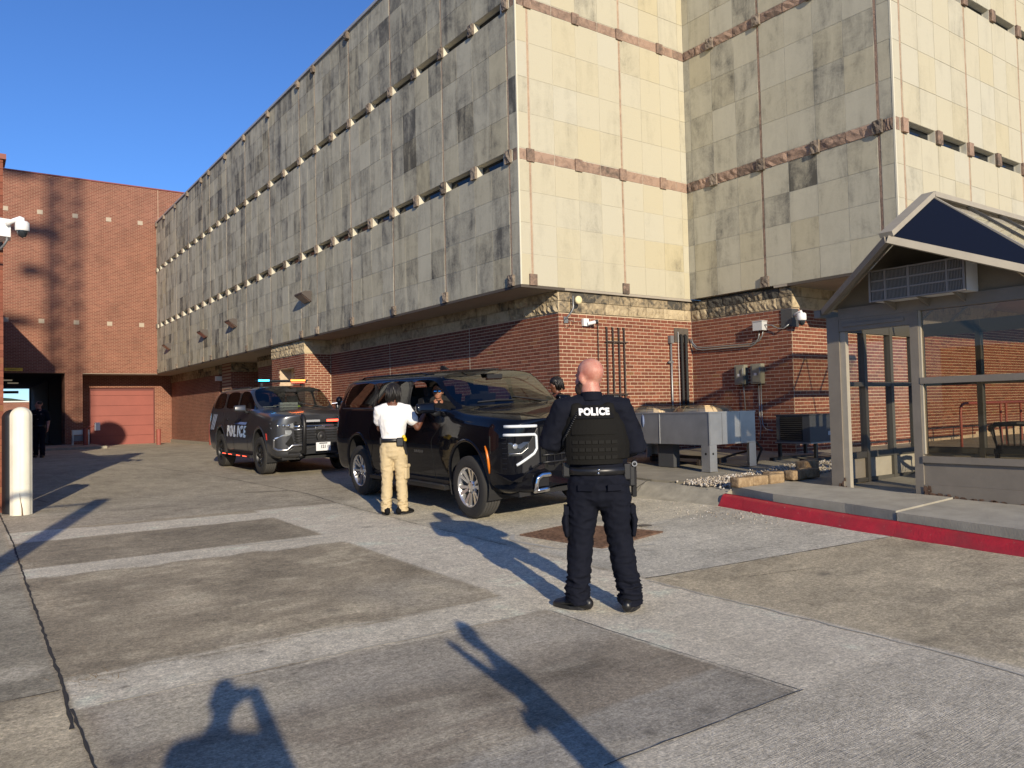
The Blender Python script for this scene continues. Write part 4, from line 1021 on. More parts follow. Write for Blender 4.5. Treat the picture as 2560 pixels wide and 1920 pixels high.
    def extract(mi, inset, name, mat, label=None):
        vm = {}; vs = []; fs = []
        for f in parts.get(mi, []):
            idx = []
            for v in f.verts:
                if v.index not in vm: vm[v.index] = len(vs); vs.append(v.co-v.normal*inset)
                idx.append(vm[v.index])
            fs.append(idx)
        if not fs: return None
        m2 = bpy.data.meshes.new(name); m2.from_pydata([tuple(v) for v in vs], [], fs); m2.materials.append(mat); m2.polygons.foreach_set('use_smooth', [True]*len(fs))
        q = link(name, m2, root)
        if label: q['label'] = label
        return q
    bm.normal_update(); bm.verts.index_update()
    extract(0, 0, 'body', paint)
    extract(1, .004, 'windshield', M['wshield'])
    wm = M['tint'] if not police else M['tint']
    for mi, nm in ((2, 'front_side_window'), (3, 'front_side_window'), (4, 'rear_side_window'), (5, 'rear_side_window'), (6, 'quarter_window'), (7, 'quarter_window'), (8, 'rear_window')):
        if open_window and mi == 3: continue
        extract(mi, .007, nm, wm if mi > 3 else M['wshield'])
    # dark rubber surround for every opening (follows the boundary of the glass)
    bm.free()
    def onside(x, z, s_=-1, off=.0):
        h = tree.ray_cast(Vector((x, s_*3, z)), Vector((0, -s_, 0)))
        if h[0] is None: return Vector((x, s_*1.0, z))
        return h[0]+Vector((0, s_*off, 0))
    def onfront(y, z, off=0.0):
        h = tree.ray_cast(Vector((3, y, z)), Vector((-1, 0, 0)))
        return h[0]+Vector((off, 0, 0)) if h[0] is not None else Vector((.95+off, y, z))
    def ontop(x, y, off=0.0):
        h = tree.ray_cast(Vector((x, y, 4)), Vector((0, 0, -1))); return h[0]+Vector((0, 0, off)) if h[0] is not None else Vector((x, y, 1.8))
    def sideline(name, pts, w, mat, s_=-1, off=.003, n=10, label=None):
        P = []
        for (a, b_) in zip(pts[:-1], pts[1:]):
            for i in range(n): P.append((a[0]+(b_[0]-a[0])*i/n, a[1]+(b_[1]-a[1])*i/n))
        P.append(pts[-1]); mb = MB(); mb.tube([onside(x, z, s_, off-w*.35) for x, z in P], w/2, 6); q = obj(name, mb, mat, root, w=False, smooth=True)
        if label: q['label'] = label
    # shut lines (near side only shows; both sides built)
    for s_ in (-1, 1):
        sideline('door_gap', [(-.98, 1.22), (-.92, .98), (-.86, .62), (-.90, .40)], .007, M['seam'], s_)
        sideline('door_gap', [(-1.98, 1.70), (-1.98, .40)], .007, M['seam'], s_, n=24)
        sideline('door_gap', [(xC1-.06, 1.70), (xC1-.06, .98), (-wb+.62, .80), (-wb+.50, .58)], .007, M['seam'], s_)
        sideline('belt_trim', [(-1.00, 1.262), (-2.0, 1.266), (xD, 1.268)], .020, M['trim'] if not police else M['trim'], s_, off=.006, n=30)
        sideline('window_trim', [(-1.32, 1.735), (-2.0, 1.745), (-3.2, 1.745), (xD+.2, 1.73)], .018, M['trim'], s_, off=.006, n=30)
        # roof rail
        mb = MB(); P = [ontop(x, s_*.735, .035 if -4.0 < x < -1.75 else .0) for x in np.linspace(-1.6, -4.2 if not police else -3.8, 20)]; mb.tube(P, .016, 6); obj('roof_rail', mb, M['trim'] if police else M['black'], root, w=False, smooth=True)
        for hx in (-1.72, xC1+.30):   # handles
            mb = MB(); c = onside(hx, 1.05, s_, .018); mb.box(c, (.19, .03, .032)); obj('door_handle', mb, M['chrome'] if not police else paint, root, w=False)
        # fender lips
        for cx, cz in ctr:
            mb = MB(); P = []
            for a in np.linspace(-28, 208, 30):
                x = cx+math.cos(R(a))*.480; z = cz+math.sin(R(a))*.480
                if z < .27: continue
                P.append(onside(x+math.cos(R(a))*.03, min(1.2, z+math.sin(R(a))*.03), s_, -.012)+Vector((-math.cos(R(a))*.025, 0, -math.sin(R(a))*.025)))
            mb.tube(P, .026, 8); obj('fender_lip', mb, paint, root, w=False, smooth=True)
        # mirror
        mb = MB(); mb.add([(-.90, s_*1.08, 1.215), (-1.06, s_*1.08, 1.215), (-1.07, s_*1.08, 1.375), (-.93, s_*1.08, 1.375), (-.95, s_*1.345, 1.225), (-1.06, s_*1.345, 1.225), (-1.07, s_*1.34, 1.36), (-.97, s_*1.34, 1.36)], [(0, 1, 2, 3), (7, 6, 5, 4), (0, 4, 5, 1), (1, 5, 6, 2), (2, 6, 7, 3), (3, 7, 4, 0)])
        q = obj('mirror', mb, paint, None, w=False); bv_ = q.modifiers.new('b', 'BEVEL'); bv_.width = .035; bv_.segments = 4; q2 = link('mirror', evaluated(q), root); q2.data.polygons.foreach_set('use_smooth', [True]*len(q2.data.polygons))
        mb = MB(); mb.tube([(-1.0, s_*.96, 1.22), (-.99, s_*1.06, 1.20), (-.98, s_*1.13, 1.24)], .028, 8); obj('mirror_stalk', mb, M['trim'], root, w=False, smooth=True)
        # running board
        mb = MB(); mb.b2((-.52, s_*.90, .30), (-wb+.52, s_*1.07, .345)); q = obj('running_board', mb, M['trim'], root, w=False)
        for t in (0, 1, 2):
            mb = MB(); mb.b2((-.56, s_*(.94+.045*t), .3455), (-wb+.56, s_*(.955+.045*t), .351)); obj('step_rib', mb, M['silver'], root, w=False)
        mb = MB(); mb.b2((-.40, s_*.88, .36), (-wb+.40, s_*.97, .52)); obj('rocker_panel', mb, M['trim'], root, w=False)
    # underbody and interior
    mb = MB(); mb.b2((.85, -.80, .30), (xr+.1, .80, .36)); mb.b2((.6, -.55, .36), (xr+.3, .55, .95)); obj('underbody', mb, M['int'], root, w=False)
    for cx, cz in ctr:
        mb = MB(); n = 24
        prof = []
        for s_ in (-1, 1):
            for i in range(n+1):
                a = math.pi*(-.12+1.24*i/n); prof.append((cx+math.cos(a)*.485, s_, cz+math.sin(a)*.485))
        for s_ in (-1, 1):
            mb = MB(); L_ = [p for p in prof if p[1] == s_]; vs = [(x, s_*1.0, z) for x, _, z in L_]+[(x, s_*.56, z) for x, _, z in L_]
            mb.add(vs, [(i, i+1, n+1+i+1, n+1+i) for i in range(n)]+[tuple(range(n+1, 2*n+2))])
            obj('wheel_well', mb, M['int'], root, w=False)
    mb = MB(); mb.b2((-.75, -.88, .9), (-1.15, .88, 1.22)); mb.box((-.95, 0, 1.24), (.36, 1.5, .08)); obj('dashboard', mb, M['int'], root, w=False)
    for sx_, sy in ((-1.95, .42), (-1.95, -.42), (-2.95, .42), (-2.95, -.42), (-3.8, .35), (-3.8, -.35)):
        mb = MB(); mb.box((sx_+.25, sy, .80), (.5, .5, .2)); mb.box((sx_-.10, sy, 1.12), (.16, .48, .62), (0, R(-12), 0)); mb.box((sx_-.19, sy, 1.50), (.10, .27, .17), (0, R(-12), 0)); obj('seat', mb, M['int'], root, w=False)
    mb = MB(); c = Vector((-1.33, .42, 1.12)); mb.tube([c+Vector((math.sin(R(a))*.19*.42, math.cos(R(a))*.19, math.sin(R(a))*.19*.9)) for a in range(0, 361, 15)], .016, 6); obj('steering_wheel', mb, M['trim'], root, w=False)
    mb = MB(); mb.box((-1.10, 0, 1.72), (.03, .26, .07)); obj('rear_view_mirror', mb, M['int'], root, w=False)
    # wipers
    for y0 in (-.55, .05):
        mb = MB(); mb.tube([ontop(-.60, y0, .015), ontop(-.56, y0+.28, .014), ontop(-.53, y0+.58, .012)], .010, 5); obj('wiper', mb, M['trim'], root, w=False)
    # wheels
    tr = .415; tw = .275
    def wheel(cx, s_, steel):
        c = Vector((cx, s_*.875, tr)); w = bpy.data.objects.new('wheel', None); COL.objects.link(w); w.parent = root; w.location = c
        h = tw/2*s_
        mb = MB(); mb.lathe([(.265, -h), (.30, -h*1.0), (.35, -h*1.02), (.385, -h*.96), (.398, -h*.80)], n=48, axis='Y'); mb.lathe([(.398, h*.80), (.385, h*.96), (.35, h*1.02), (.30, h), (.262, h), (.255, h*.8)], n=48, axis='Y'); obj('tyre_sidewall', mb, M['rubber'], w, w=False, smooth=True)
        mb = MB(); pr = [(.398, -h*.80)]
        for t in np.linspace(-.8, .8, 6)[:-1]:
            pr += [(.405, h*(t+.01)), (.405, h*(t+.27)), (.394, h*(t+.28)), (.394, h*(t+.315))]
        pr.append((.398, h*.80)); mb.lathe(pr, n=64, axis='Y'); obj('tyre_tread', mb, M['tread'], w, w=False)
        rm = M['alloy'] if not steel else M['trim']
        mb = MB(); mb.lathe([(.262, h*.98), (.254, h*1.0), (.245, h*.93), (.238, h*.55), (.232, -h*.5)], n=48, axis='Y'); obj('rim', mb, rm, w, w=False, smooth=True)
        mb = MB(); mb.lathe([(.232, -h*.2), (.0, -h*.2)], n=32, axis='Y'); obj('brake_disc', mb, M['int'], w, w=False)
        if not steel:
            for k_ in range(6):
                for dlt in (-11, 11):
                    a = R(60*k_+15); a2 = R(60*k_+15+dlt)
                    mb = MB(); P0 = Vector((math.cos(a2-R(dlt*.2))*.055, 0, math.sin(a2-R(dlt*.2))*.055)); P1 = Vector((math.cos(a2)*.25, 0, math.sin(a2)*.25)); d = (P1-P0).normalized(); t_ = Vector((-d.z, 0, d.x))
                    vs = [P0-t_*.014+Vector((0, h*.60, 0)), P0+t_*.014+Vector((0, h*.60, 0)), P1+t_*.025+Vector((0, h*.90, 0)), P1-t_*.025+Vector((0, h*.90, 0))]; vs += [v-Vector((0, h*.25, 0)) for v in vs]
                    mb.add(vs, [(0, 1, 2, 3), (7, 6, 5, 4), (0, 4, 5, 1), (1, 5, 6, 2), (2, 6, 7, 3), (3, 7, 4, 0)]); obj('spoke', mb, rm, w, w=False)
        else:
            for k_ in range(8):
                a = R(45*k_); mb = MB(); P0 = Vector((math.cos(a)*.10, h*.5, math.sin(a)*.10)); P1 = Vector((math.cos(a)*.235, h*.62, math.sin(a)*.235)); mb.tube([P0, P1], [.05, .035], 8); obj('spoke', mb, M['trim'], w, w=False, smooth=True)
        mb = MB(); mb.lathe([(.095, h*.42), (.088, h*.64), (.05, h*.72), (0, h*.73)], n=24, axis='Y'); obj('hub_cap', mb, rm, w, w=False, smooth=True)
        for k_ in range(6):
            a = R(60*k_+30); mb = MB(); mb.cyl((math.cos(a)*.068, h*.62, math.sin(a)*.068), (math.cos(a)*.068, h*.72, math.sin(a)*.068), .011, 8); obj('lug_nut', mb, M['trim'] if not steel else M['silver'], w, w=False)
    for cx in (0, -wb):
        for s_ in (-1, 1): wheel(cx, s_, police)
    return dict(onside=onside, onfront=onfront, ontop=ontop, xr=xr)

def zmap(z):
    K_ = [(-1, -1.13), (0, 0), (1.10, 1.243), (1.235, 1.405), (1.5, 1.65), (1.72, 1.855), (1.885, 1.985), (2.2, 2.30), (3, 3.1)]
    for (a, A_), (b_, B_) in zip(K_[:-1], K_[1:]):
        if a <= z <= b_: return A_+(B_-A_)*(z-a)/(b_-a)
    return z
def lin(K_, x):
    if x <= K_[0][0]: return x+K_[0][1]-K_[0][0]
    for (a, A_), (b_, B_) in zip(K_[:-1], K_[1:]):
        if a <= x <= b_: return A_+(B_-A_)*(x-a)/(b_-a)
    return x+K_[-1][1]-K_[-1][0]
def warp(root, up, lo):
    for o in root.children:
        if o.type != 'MESH': continue
        me = o.data; co = np.empty(len(me.vertices)*3); me.vertices.foreach_get('co', co); co = co.reshape(-1, 3)
        for p in co:
            t = sm((p[2]-.85)/.25); p[0] = lin(up, p[0])*t+lin(lo, p[0])*(1-t); p[2] = zmap(p[2])
        me.vertices.foreach_set('co', co.ravel()); me.update()
def fpanel(root, v, name, poly, mat, off=.012, th=.02, smooth=False, label=None):
    """polygon in (y,z) laid on the nose, thickness outward"""
    mb = MB(); n = len(poly)
    A = [v['onfront'](y, z, -.012) for y, z in poly]; B = [v['onfront'](y, z, off) for y, z in poly]
    cy = sum(p[0] for p in poly)/n; cz = sum(p[1] for p in poly)/n
    c = v['onfront'](cy, cz, off)
    mb.add(A+B+[c], [(i, (i+1) % n, n+(i+1) % n, n+i) for i in range(n)]+[(n+i, n+(i+1) % n, 2*n) for i in range(n)])
    return obj(name, mb, mat, root, w=False, label=label)
def fbar(root, v, name, pts, r, mat, off=.02, n=8, flat=None, sub=8):
    P = []
    for a, b_ in zip(pts[:-1], pts[1:]):
        for i in range(sub): P.append((a[0]+(b_[0]-a[0])*i/sub, a[1]+(b_[1]-a[1])*i/sub))
    P.append(pts[-1]); mb = MB(); mb.tube([v['onfront'](y, z, off) for y, z in P], r, n); return obj(name, mb, mat, root, w=False, smooth=True)

def orient(root, fx, fy, heading, wb):
    """put the front right/left contact on the ground and lean with it"""
    h = Vector((math.cos(heading), math.sin(heading))); l = Vector((-h.y, h.x))
    # front axle centre from near-side front wheel contact
    c = Vector((fx, fy))-l*(-.875)          # near side is local -y
    pts = []
    for ax, s_ in ((0, 1), (0, -1), (-wb, 1), (-wb, -1)):
        q = c+h*ax+l*.875*s_; pts.append(Vector((q.x, q.y, G(q.x, q.y))))
    fc, rc = (pts[0]+pts[1])/2, (pts[2]+pts[3])/2
    X = (fc-rc).normalized(); Y = ((pts[0]-pts[1])+(pts[2]-pts[3])).normalized(); Zv = X.cross(Y).normalized(); Y = Zv.cross(X)
    root.matrix_world = Matrix(((X.x, Y.x, Zv.x, fc.x), (X.y, Y.y, Zv.y, fc.y), (X.z, Y.z, Zv.z, fc.z), (0, 0, 0, 1)))

# --- black suburban-size utility vehicle
suv = thing('black_suv', 'large glossy black sport utility vehicle with chrome wheels and an open passenger window', 'car')
v = vehicle(suv, M['black'])
for s_ in (-1, 1):
    # upper light bar, C shaped lamp, lamp pocket
    fpanel(suv, v, 'lamp_pocket', [(s_*.97, 1.04), (s_*.56, 1.04), (s_*.56, .66), (s_*.78, .56), (s_*.985, .56)], M['trim'], .006)
    fbar(suv, v, 'upper_lamp_strip', [(s_*.93, 1.075), (s_*.58, 1.065)], .017, M['drl'], .012)
    q = fbar(suv, v, 'c_lamp_strip', [(s_*.96, .985), (s_*.62, .975), (s_*.60, .955), (s_*.60, .82), (s_*.64, .77), (s_*.86, .655)], .016, M['drl'], .022)
    fpanel(suv, v, 'headlight', [(s_*.93, .90), (s_*.69, .90), (s_*.69, .82), (s_*.78, .755), (s_*.93, .755)], M['dkglass'], .016)
    fbar(suv, v, 'headlight_trim', [(s_*.93, .78), (s_*.80, .78), (s_*.715, .835), (s_*.715, .885)], .006, M['silver'], .022)
    mb = MB(); mb.ell(v['onfront'](s_*.86, .86, .012), (.012, .04, .03)); obj('projector', mb, M['lamp'], suv, w=False, smooth=True)
    for j in range(7):
        z = .62+.055*j; mb = MB(); mb.tube([v['onfront'](s_*.975, z, .012), v['onfront'](s_*.945, z, .014)], .004, 5); obj('vent_slat', mb, M['silver'] if False else M['trim'], suv, w=False)
    # bumper
    fpanel(suv, v, 'bumper_wing', [(s_*1.0, .57), (s_*.80, .545), (s_*.62, .64), (s_*.52, .66), (s_*.52, .60), (s_*.64, .55), (s_*.82, .47), (s_*1.0, .50)], M['black'], .05)
    fbar(suv, v, 'tow_trim', [(s_*.44, .53), (s_*.56, .53), (s_*.62, .50), (s_*.64, .44), (s_*.64, .36), (s_*.44, .37)], .028, M['chrome'], .045)
    mb = MB(); c = v['onfront'](s_*.53, .45, .015); mb.box(c, (.03, .16, .09)); obj('fog_lamp', mb, M['trim'], suv, w=False)
    # amber marker behind the lamp, front edge of the arch
    mb = MB(); P = [v['onside'](x, z, s_, .006) for x, z in ((.47, .86), (.505, .80), (.525, .72), (.53, .64), (.52, .56))]; mb.tube(P, [.010, .016, .018, .018, .012], 6); obj('amber_marker', mb, M['amber'], suv, w=False, smooth=True)
fpanel(suv, v, 'grille_recess', [(-.53, 1.05), (.53, 1.05), (.53, .62), (.42, .56), (-.42, .56), (-.53, .62)], M['seam'], .004)
for z in (.98, .90, .82, .74, .66):
    fbar(suv, v, 'grille_bar', [(-.52, z), (.52, z)], .011, M['chrome'] if z in (.90,) else M['trim'], .016)
for y in np.linspace(-.45, .45, 9):
    fbar(suv, v, 'grille_mullion', [(y, .60), (y, 1.02)], .004, M['trim'], .010, 5)
fbar(suv, v, 'lower_chrome_bar', [(-.50, .37), (.50, .37)], .022, M['chrome'], .03)
place_text('badge', 'SUBURBAN', .052, M['silver'], v['onside'](-1.28, .735, -1, .004), (1, 0, 0), (0, 0, 1), suv, w=False, depth=.002, sx=1.0)
mb = MB(); mb.prism([(-2.35, -.02, 1.90), (-2.58, -.02, 1.90), (-2.56, -.02, 1.965), (-2.50, -.02, 1.97)], (0, .04, 0)); obj('antenna_fin', mb, M['trim'], suv, w=False)
mb = MB(); mb.b2((-1.18, -.12, 1.843), (-1.30, .12, 1.865)); obj('windshield_sensor', mb, M['int'], suv, w=False)
warp(suv, [(-4.74, -4.38), (-4.42, -4.06), (-3.14, -2.86), (-3.02, -2.76), (-2.03, -1.72), (-1.93, -1.63), (-1.36, -.96), (-.68, -.44), (0, 0)], [(-4.74, -4.38), (-3.95, -3.93), (-3.407, -3.407)])
HEAD1 = math.atan2(8.6-11.91, 5.53-5.55)
orient(suv, 5.56, 8.62, HEAD1, 3.407)

# --- police utility vehicle
pol = thing('police_suv', 'dark grey police sport utility vehicle with roof light bar and push bumper', 'police car')
v = vehicle(pol, M['grey'], 3.07, 1.25, True, False)
for s_ in (-1, 1):
    fpanel(pol, v, 'headlight', [(s_*.99, 1.00), (s_*.60, .99), (s_*.58, .93), (s_*.60, .90), (s_*.99, .89)], M['lamp'], .014)
    fpanel(pol, v, 'headlight_housing', [(s_*1.0, 1.02), (s_*.58, 1.01), (s_*.56, .90), (s_*.60, .875), (s_*1.0, .865)], M['trim'], .008)
    for kx in range(3):
        mb = MB(); mb.ell(v['onfront'](s_*(.68+.1*kx), .945, .014), (.02, .035, .028)); obj('headlight_bulb', mb, M['chrome'], pol, w=False, smooth=True)
    fpanel(pol, v, 'running_light', [(s_*.76, .86), (s_*.64, .86), (s_*.62, .82), (s_*.66, .77), (s_*.94, .70), (s_*.95, .72), (s_*.72, .79)], M['lamp'], .02)
    fpanel(pol, v, 'lower_intake', [(s_*.94, .70), (s_*.62, .75), (s_*.56, .55), (s_*.62, .52), (s_*.92, .52)], M['seam'], .006)
    q = fbar(pol, v, 'bumper_trim', [(s_*.955, .70), (s_*.955, .53), (s_*.90, .49), (s_*.72, .49), (s_*.62, .57), (s_*.40, .575)], .026, M['silver'], .012)
    mb = MB(); P = [v['onside'](x, z, s_, .005) for x, z in ((.50, .80), (.52, .74), (.53, .68))]; mb.tube(P, .012, 6); obj('side_marker', mb, M['redled'] if s_ > 3 else simple('red_marker', (.4, .03, .02), .3), pol, w=False)
    fpanel(pol, v, 'lower_valance', [(s_*.70, .46), (s_*.56, .54), (s_*.1, .54), (s_*.1, .36), (s_*.70, .36)], M['trim'], .02)
fpanel(pol, v, 'grille_recess', [(-.56, 1.02), (.56, 1.02), (.58, .86), (.54, .60), (-.54, .60), (-.58, .86)], M['seam'], .004)
for z, mt_ in ((.925, M['chrome']), (.865, M['silver']), (.80, M['trim']), (.75, M['trim']), (.70, M['trim']), (.65, M['trim']), (.975, M['trim'])):
    fbar(pol, v, 'grille_bar', [(-.58, z), (.58, z)], .018 if mt_ is not M['trim'] else .008, mt_, .014)
for y in np.linspace(-.5, .5, 9): fbar(pol, v, 'grille_mullion', [(y, .62), (y, .83)], .004, M['trim'], .010, 5)
mb = MB(); c = v['onfront'](0, .895, .04); mb.prism([c+Vector((0, y, z)) for y, z in ((-.10, -.025), (-.07, .02), (.04, .02), (.04, .032), (.10, .032), (.07, -.015), (-.04, -.015), (-.04, -.025))], (.012, 0, 0)); obj('emblem', mb, M['silver'], pol, w=False)
c = v['onfront'](.0, .72, .06)
mb = MB(); mb.lathe([(.0, .03), (.03, .03), (.06, .01), (.095, .03), (.105, .02), (.105, -.03)], c, 'X', 28); obj('siren_speaker', mb, M['trim'], pol, w=False, smooth=True)
# push bumper
for y in (-.42, .42):
    mb = MB(); P = [v['onfront'](y, .38, .03), v['onfront'](y, .36, .12), (1.15, y, .45), (1.17, y, .95), (1.13, y, 1.08), (1.05, y, 1.12)]; mb.tube(P, .045, 10); obj('push_bar_upright', mb, M['trim'], pol, w=False, smooth=True)
mb = MB(); mb.b2((1.09, -.42, .60), (1.13, .42, .655)); mb.b2((1.09, -.42, 1.0), (1.13, .42, 1.05)); obj('push_bar_crossmember', mb, M['trim'], pol, w=False)
for y, mt_, nm in ((-.22, simple('unlit_led', (.35, .36, .38), .3), 'white_warning_light'), (.24, M['redled'], 'red_warning_light')):
    mb = MB(); mb.b2((1.13, y-.15, 1.005), (1.155, y+.15, 1.045)); obj(nm, mb, mt_, pol, w=False)
    for k_ in range(6):
        mb = MB(); mb.b2((1.155, y-.14+.047*k_, 1.01), (1.162, y-.105+.047*k_, 1.04)); obj('led', mb, mt_, pol, w=False)
# licence plate
mb = MB(); mb.b2((1.135, -.16, .455), (1.145, .16, .615)); pn = obj('licence_plate', mb, simple('plate_white', (.66, .67, .68), .4), pol, w=False)
place_text('plate_number', '121', .085, M['trim'], (1.149, -.0, .53), (0, 1, 0), (0, 0, 1), pol, w=False, depth=.001, bold=.002)
mb = MB(); mb.b2((1.146, -.09, .586), (1.147, .09, .604)); obj('plate_header', mb, M['trim'], pol, w=False)
mb = MB(); mb.lathe([(.0, .002), (.032, .002), (.032, 0)], (1.146, .115, .53), 'X', 20); obj('plate_seal', mb, simple('plate_grey', (.32, .33, .36), .4), pol, w=False)
# light bar
zt = 1.965
mb = MB(); mb.b2((-1.78, -.60, zt), (-1.66, .60, zt+.02)); obj('light_bar_base', mb, M['trim'], pol, w=False)
mb = MB(); mb.b2((-1.80, -.62, zt+.021), (-1.62, .62, zt+.055)); obj('light_bar_lens', mb, simple('smoked_lens', (.03, .035, .04), .15), pol, w=False)
for (a, b_, mt_, nm) in ((-.60, -.34, M['blueled'], 'blue_light'), (.18, .54, M['orangeled'], 'orange_light')):
    n_ = 8
    for k_ in range(n_):
        y0 = a+(b_-a)*k_/n_; mb = MB(); mb.b2((-1.625, y0+.004, zt+.022), (-1.600, y0+(b_-a)/n_-.004, zt+.060)); obj(nm, mb, mt_, pol, w=False)
mb = MB(); mb.b2((-1.60, .20, zt-.02), (-1.59, .52, zt+.004)); obj('red_strip_light', mb, M['redled'], pol, w=False)
for y in (-.5, .5):
    mb = MB(); mb.b2((-1.76, y-.03, 1.86), (-1.68, y+.03, zt)); obj('light_bar_foot', mb, M['trim'], pol, w=False)
# spot lamp on the far pillar
mb = MB(); mb.ell((-.78, 1.10, 1.45), (.09, .085, .09)); obj('spot_lamp', mb, M['black'], pol, w=False, smooth=True)
mb = MB(); mb.tube([(-.85, .93, 1.36), (-.8, 1.08, 1.38), (-.78, 1.1, 1.42)], .016, 6); obj('spot_lamp_arm', mb, M['chrome'], pol, w=False)
# lettering on the near side doors
for i, ch in enumerate('POLICE'):
    x = -2.36+.262*i
    place_text('door_lettering', ch, .31, M['white'] if i in (0,) else simple('grad_decal_%d' % i, (.42-.05*i+.1, .46-.03*i+.08, .62), .4), v['onside'](x, .80, -1, .006), (1, 0, .0), (0, 0, 1), pol, w=False, depth=.003, bold=.014, sx=1.0)
mb = MB(); P = [v['onside'](x, z, -1, .006) for x, z in ((-1.95, .965), (-1.02, .955), (-1.02, 1.005), (-1.6, 1.01))]; mb.add(P, [(0, 1, 2, 3)]); obj('door_stripe', mb, M['bluedecal'], pol, w=False)
for a in range(3):
    mb = MB(); P = [v['onside'](x, z, -1, .008) for x, z in ((-3.55-.12*a, 1.16), (-3.49-.12*a, 1.16), (-3.62-.12*a, .82), (-3.68-.12*a, .82))]; mb.add(P, [(0, 1, 2, 3)]); obj('quarter_decal', mb, simple('pale_blue_decal', (.42, .48, .62), .4), pol, w=False)
for x0 in (-.75, -1.25, -1.9, -2.4):
    mb = MB(); mb.b2((x0, -1.074, .318), (x0-.28, -1.079, .330)); obj('step_light', mb, M['redled'], pol, w=False)
# papers and case on the dashboard
mb = MB(); mb.box((-.98, -.1, 1.35), (.12, .42, .13)); obj('white_case', mb, simple('grey_white', (.45, .48, .46), .6), pol, w=False)
mb = MB(); mb.box((-.90, -.58, 1.315), (.18, .30, .01)); obj('paper', mb, simple('paper', (.7, .72, .68), .7), pol, w=False)
mb = MB(); mb.ell((-1.9, .45, 1.24), (.08, .10, .12)); obj('hi_vis_vest', mb, simple('hi_vis', (.45, .65, .03), .8), pol, w=False, smooth=True)
warp(pol, [(-4.32, -4.25), (-3.03, -2.86), (-2.03, -1.76), (-1.36, -1.02), (-.68, -.46), (0, 0)], [(-4.32, -4.25), (-3.9, -3.9)])
orient(pol, 5.53, 17.15, R(-90.0), 3.07)
# ================================================================ PEOPLE
def skin_mat(name, c):
    m, N, L, b = new_mat(name); b.inputs['Base Color'].default_value = (*c, 1); b.inputs['Roughness'].default_value = .5
    b.inputs['Subsurface Weight'].default_value = .08; b.inputs['Subsurface Radius'].default_value = (.02, .008, .005)
    g = nd(N, 'ShaderNodeNewGeometry'); n = nd(N, 'ShaderNodeTexNoise', Scale=14, Detail=5); L.new(g.outputs['Position'], n.inputs['Vector'])
    r = nd(N, 'ShaderNodeMapRange'); r.inputs['From Min'].default_value = .35; r.inputs['From Max'].default_value = .65; L.new(n.outputs['Fac'], r.inputs['Value'])
    L.new(mixc(N, L, tuple(x*k_ for x, k_ in zip(c, (1.08, 1.12, 1.1))), tuple(x*k_ for x, k_ in zip(c, (.86, .66, .62))), r.outputs[0]), b.inputs['Base Color'])
    n3 = nd(N, 'ShaderNodeTexNoise', Scale=120, Detail=4); L.new(g.outputs['Position'], n3.inputs['Vector']); bp = nd(N, 'ShaderNodeBump', Strength=.3, Distance=.003); L.new(n3.outputs['Fac'], bp.inputs['Height']); L.new(bp.outputs[0], b.inputs['Normal']); return m
M['skinp'] = skin_mat('fair_skin', (.50, .24, .18)); M['skind'] = skin_mat('brown_skin', (.13, .055, .032)); M['skinm'] = skin_mat('tan_skin', (.34, .17, .11))
def cloth(name, c, bump=.25, sc=350, rough=.85):
    m, N, L, b = new_mat(name); b.inputs['Base Color'].default_value = (*c, 1); b.inputs['Roughness'].default_value = rough; b.inputs['Specular IOR Level'].default_value = .15
    g = nd(N, 'ShaderNodeNewGeometry'); n = nd(N, 'ShaderNodeTexNoise', Scale=sc, Detail=3); L.new(g.outputs['Position'], n.inputs['Vector'])
    n2 = nd(N, 'ShaderNodeTexNoise', Scale=5, Detail=5); L.new(g.outputs['Position'], n2.inputs['Vector'])
    r = nd(N, 'ShaderNodeMapRange'); r.inputs['To Min'].default_value = .8; r.inputs['To Max'].default_value = 1.2; L.new(n2.outputs['Fac'], r.inputs['Value'])
    L.new(mixc(N, L, c, r.outputs[0], 1.0, 'MULTIPLY'), b.inputs['Base Color'])
    bp = nd(N, 'ShaderNodeBump', Strength=bump, Distance=.002); L.new(n.outputs['Fac'], bp.inputs['Height']); L.new(bp.outputs[0], b.inputs['Normal']); return m
M['navy'] = cloth('navy_uniform_cloth', (.006, .0072, .0135)); M['vest'] = cloth('black_vest_cloth', (.009, .0085, .0075)); M['tee'] = cloth('white_cotton', (.78, .77, .75)); M['khaki'] = cloth('khaki_cotton', (.50, .40, .24))
M['leather'] = simple('black_leather', (.010, .010, .011), .38); M['hair'] = simple('black_hair', (.008, .006, .005), .5); M['blackc'] = cloth('black_cloth', (.007, .007, .008)); M['yellow'] = simple('yellow_polymer', (.75, .50, .01), .45)
M['polymer'] = simple('black_polymer', (.015, .015, .016), .35)
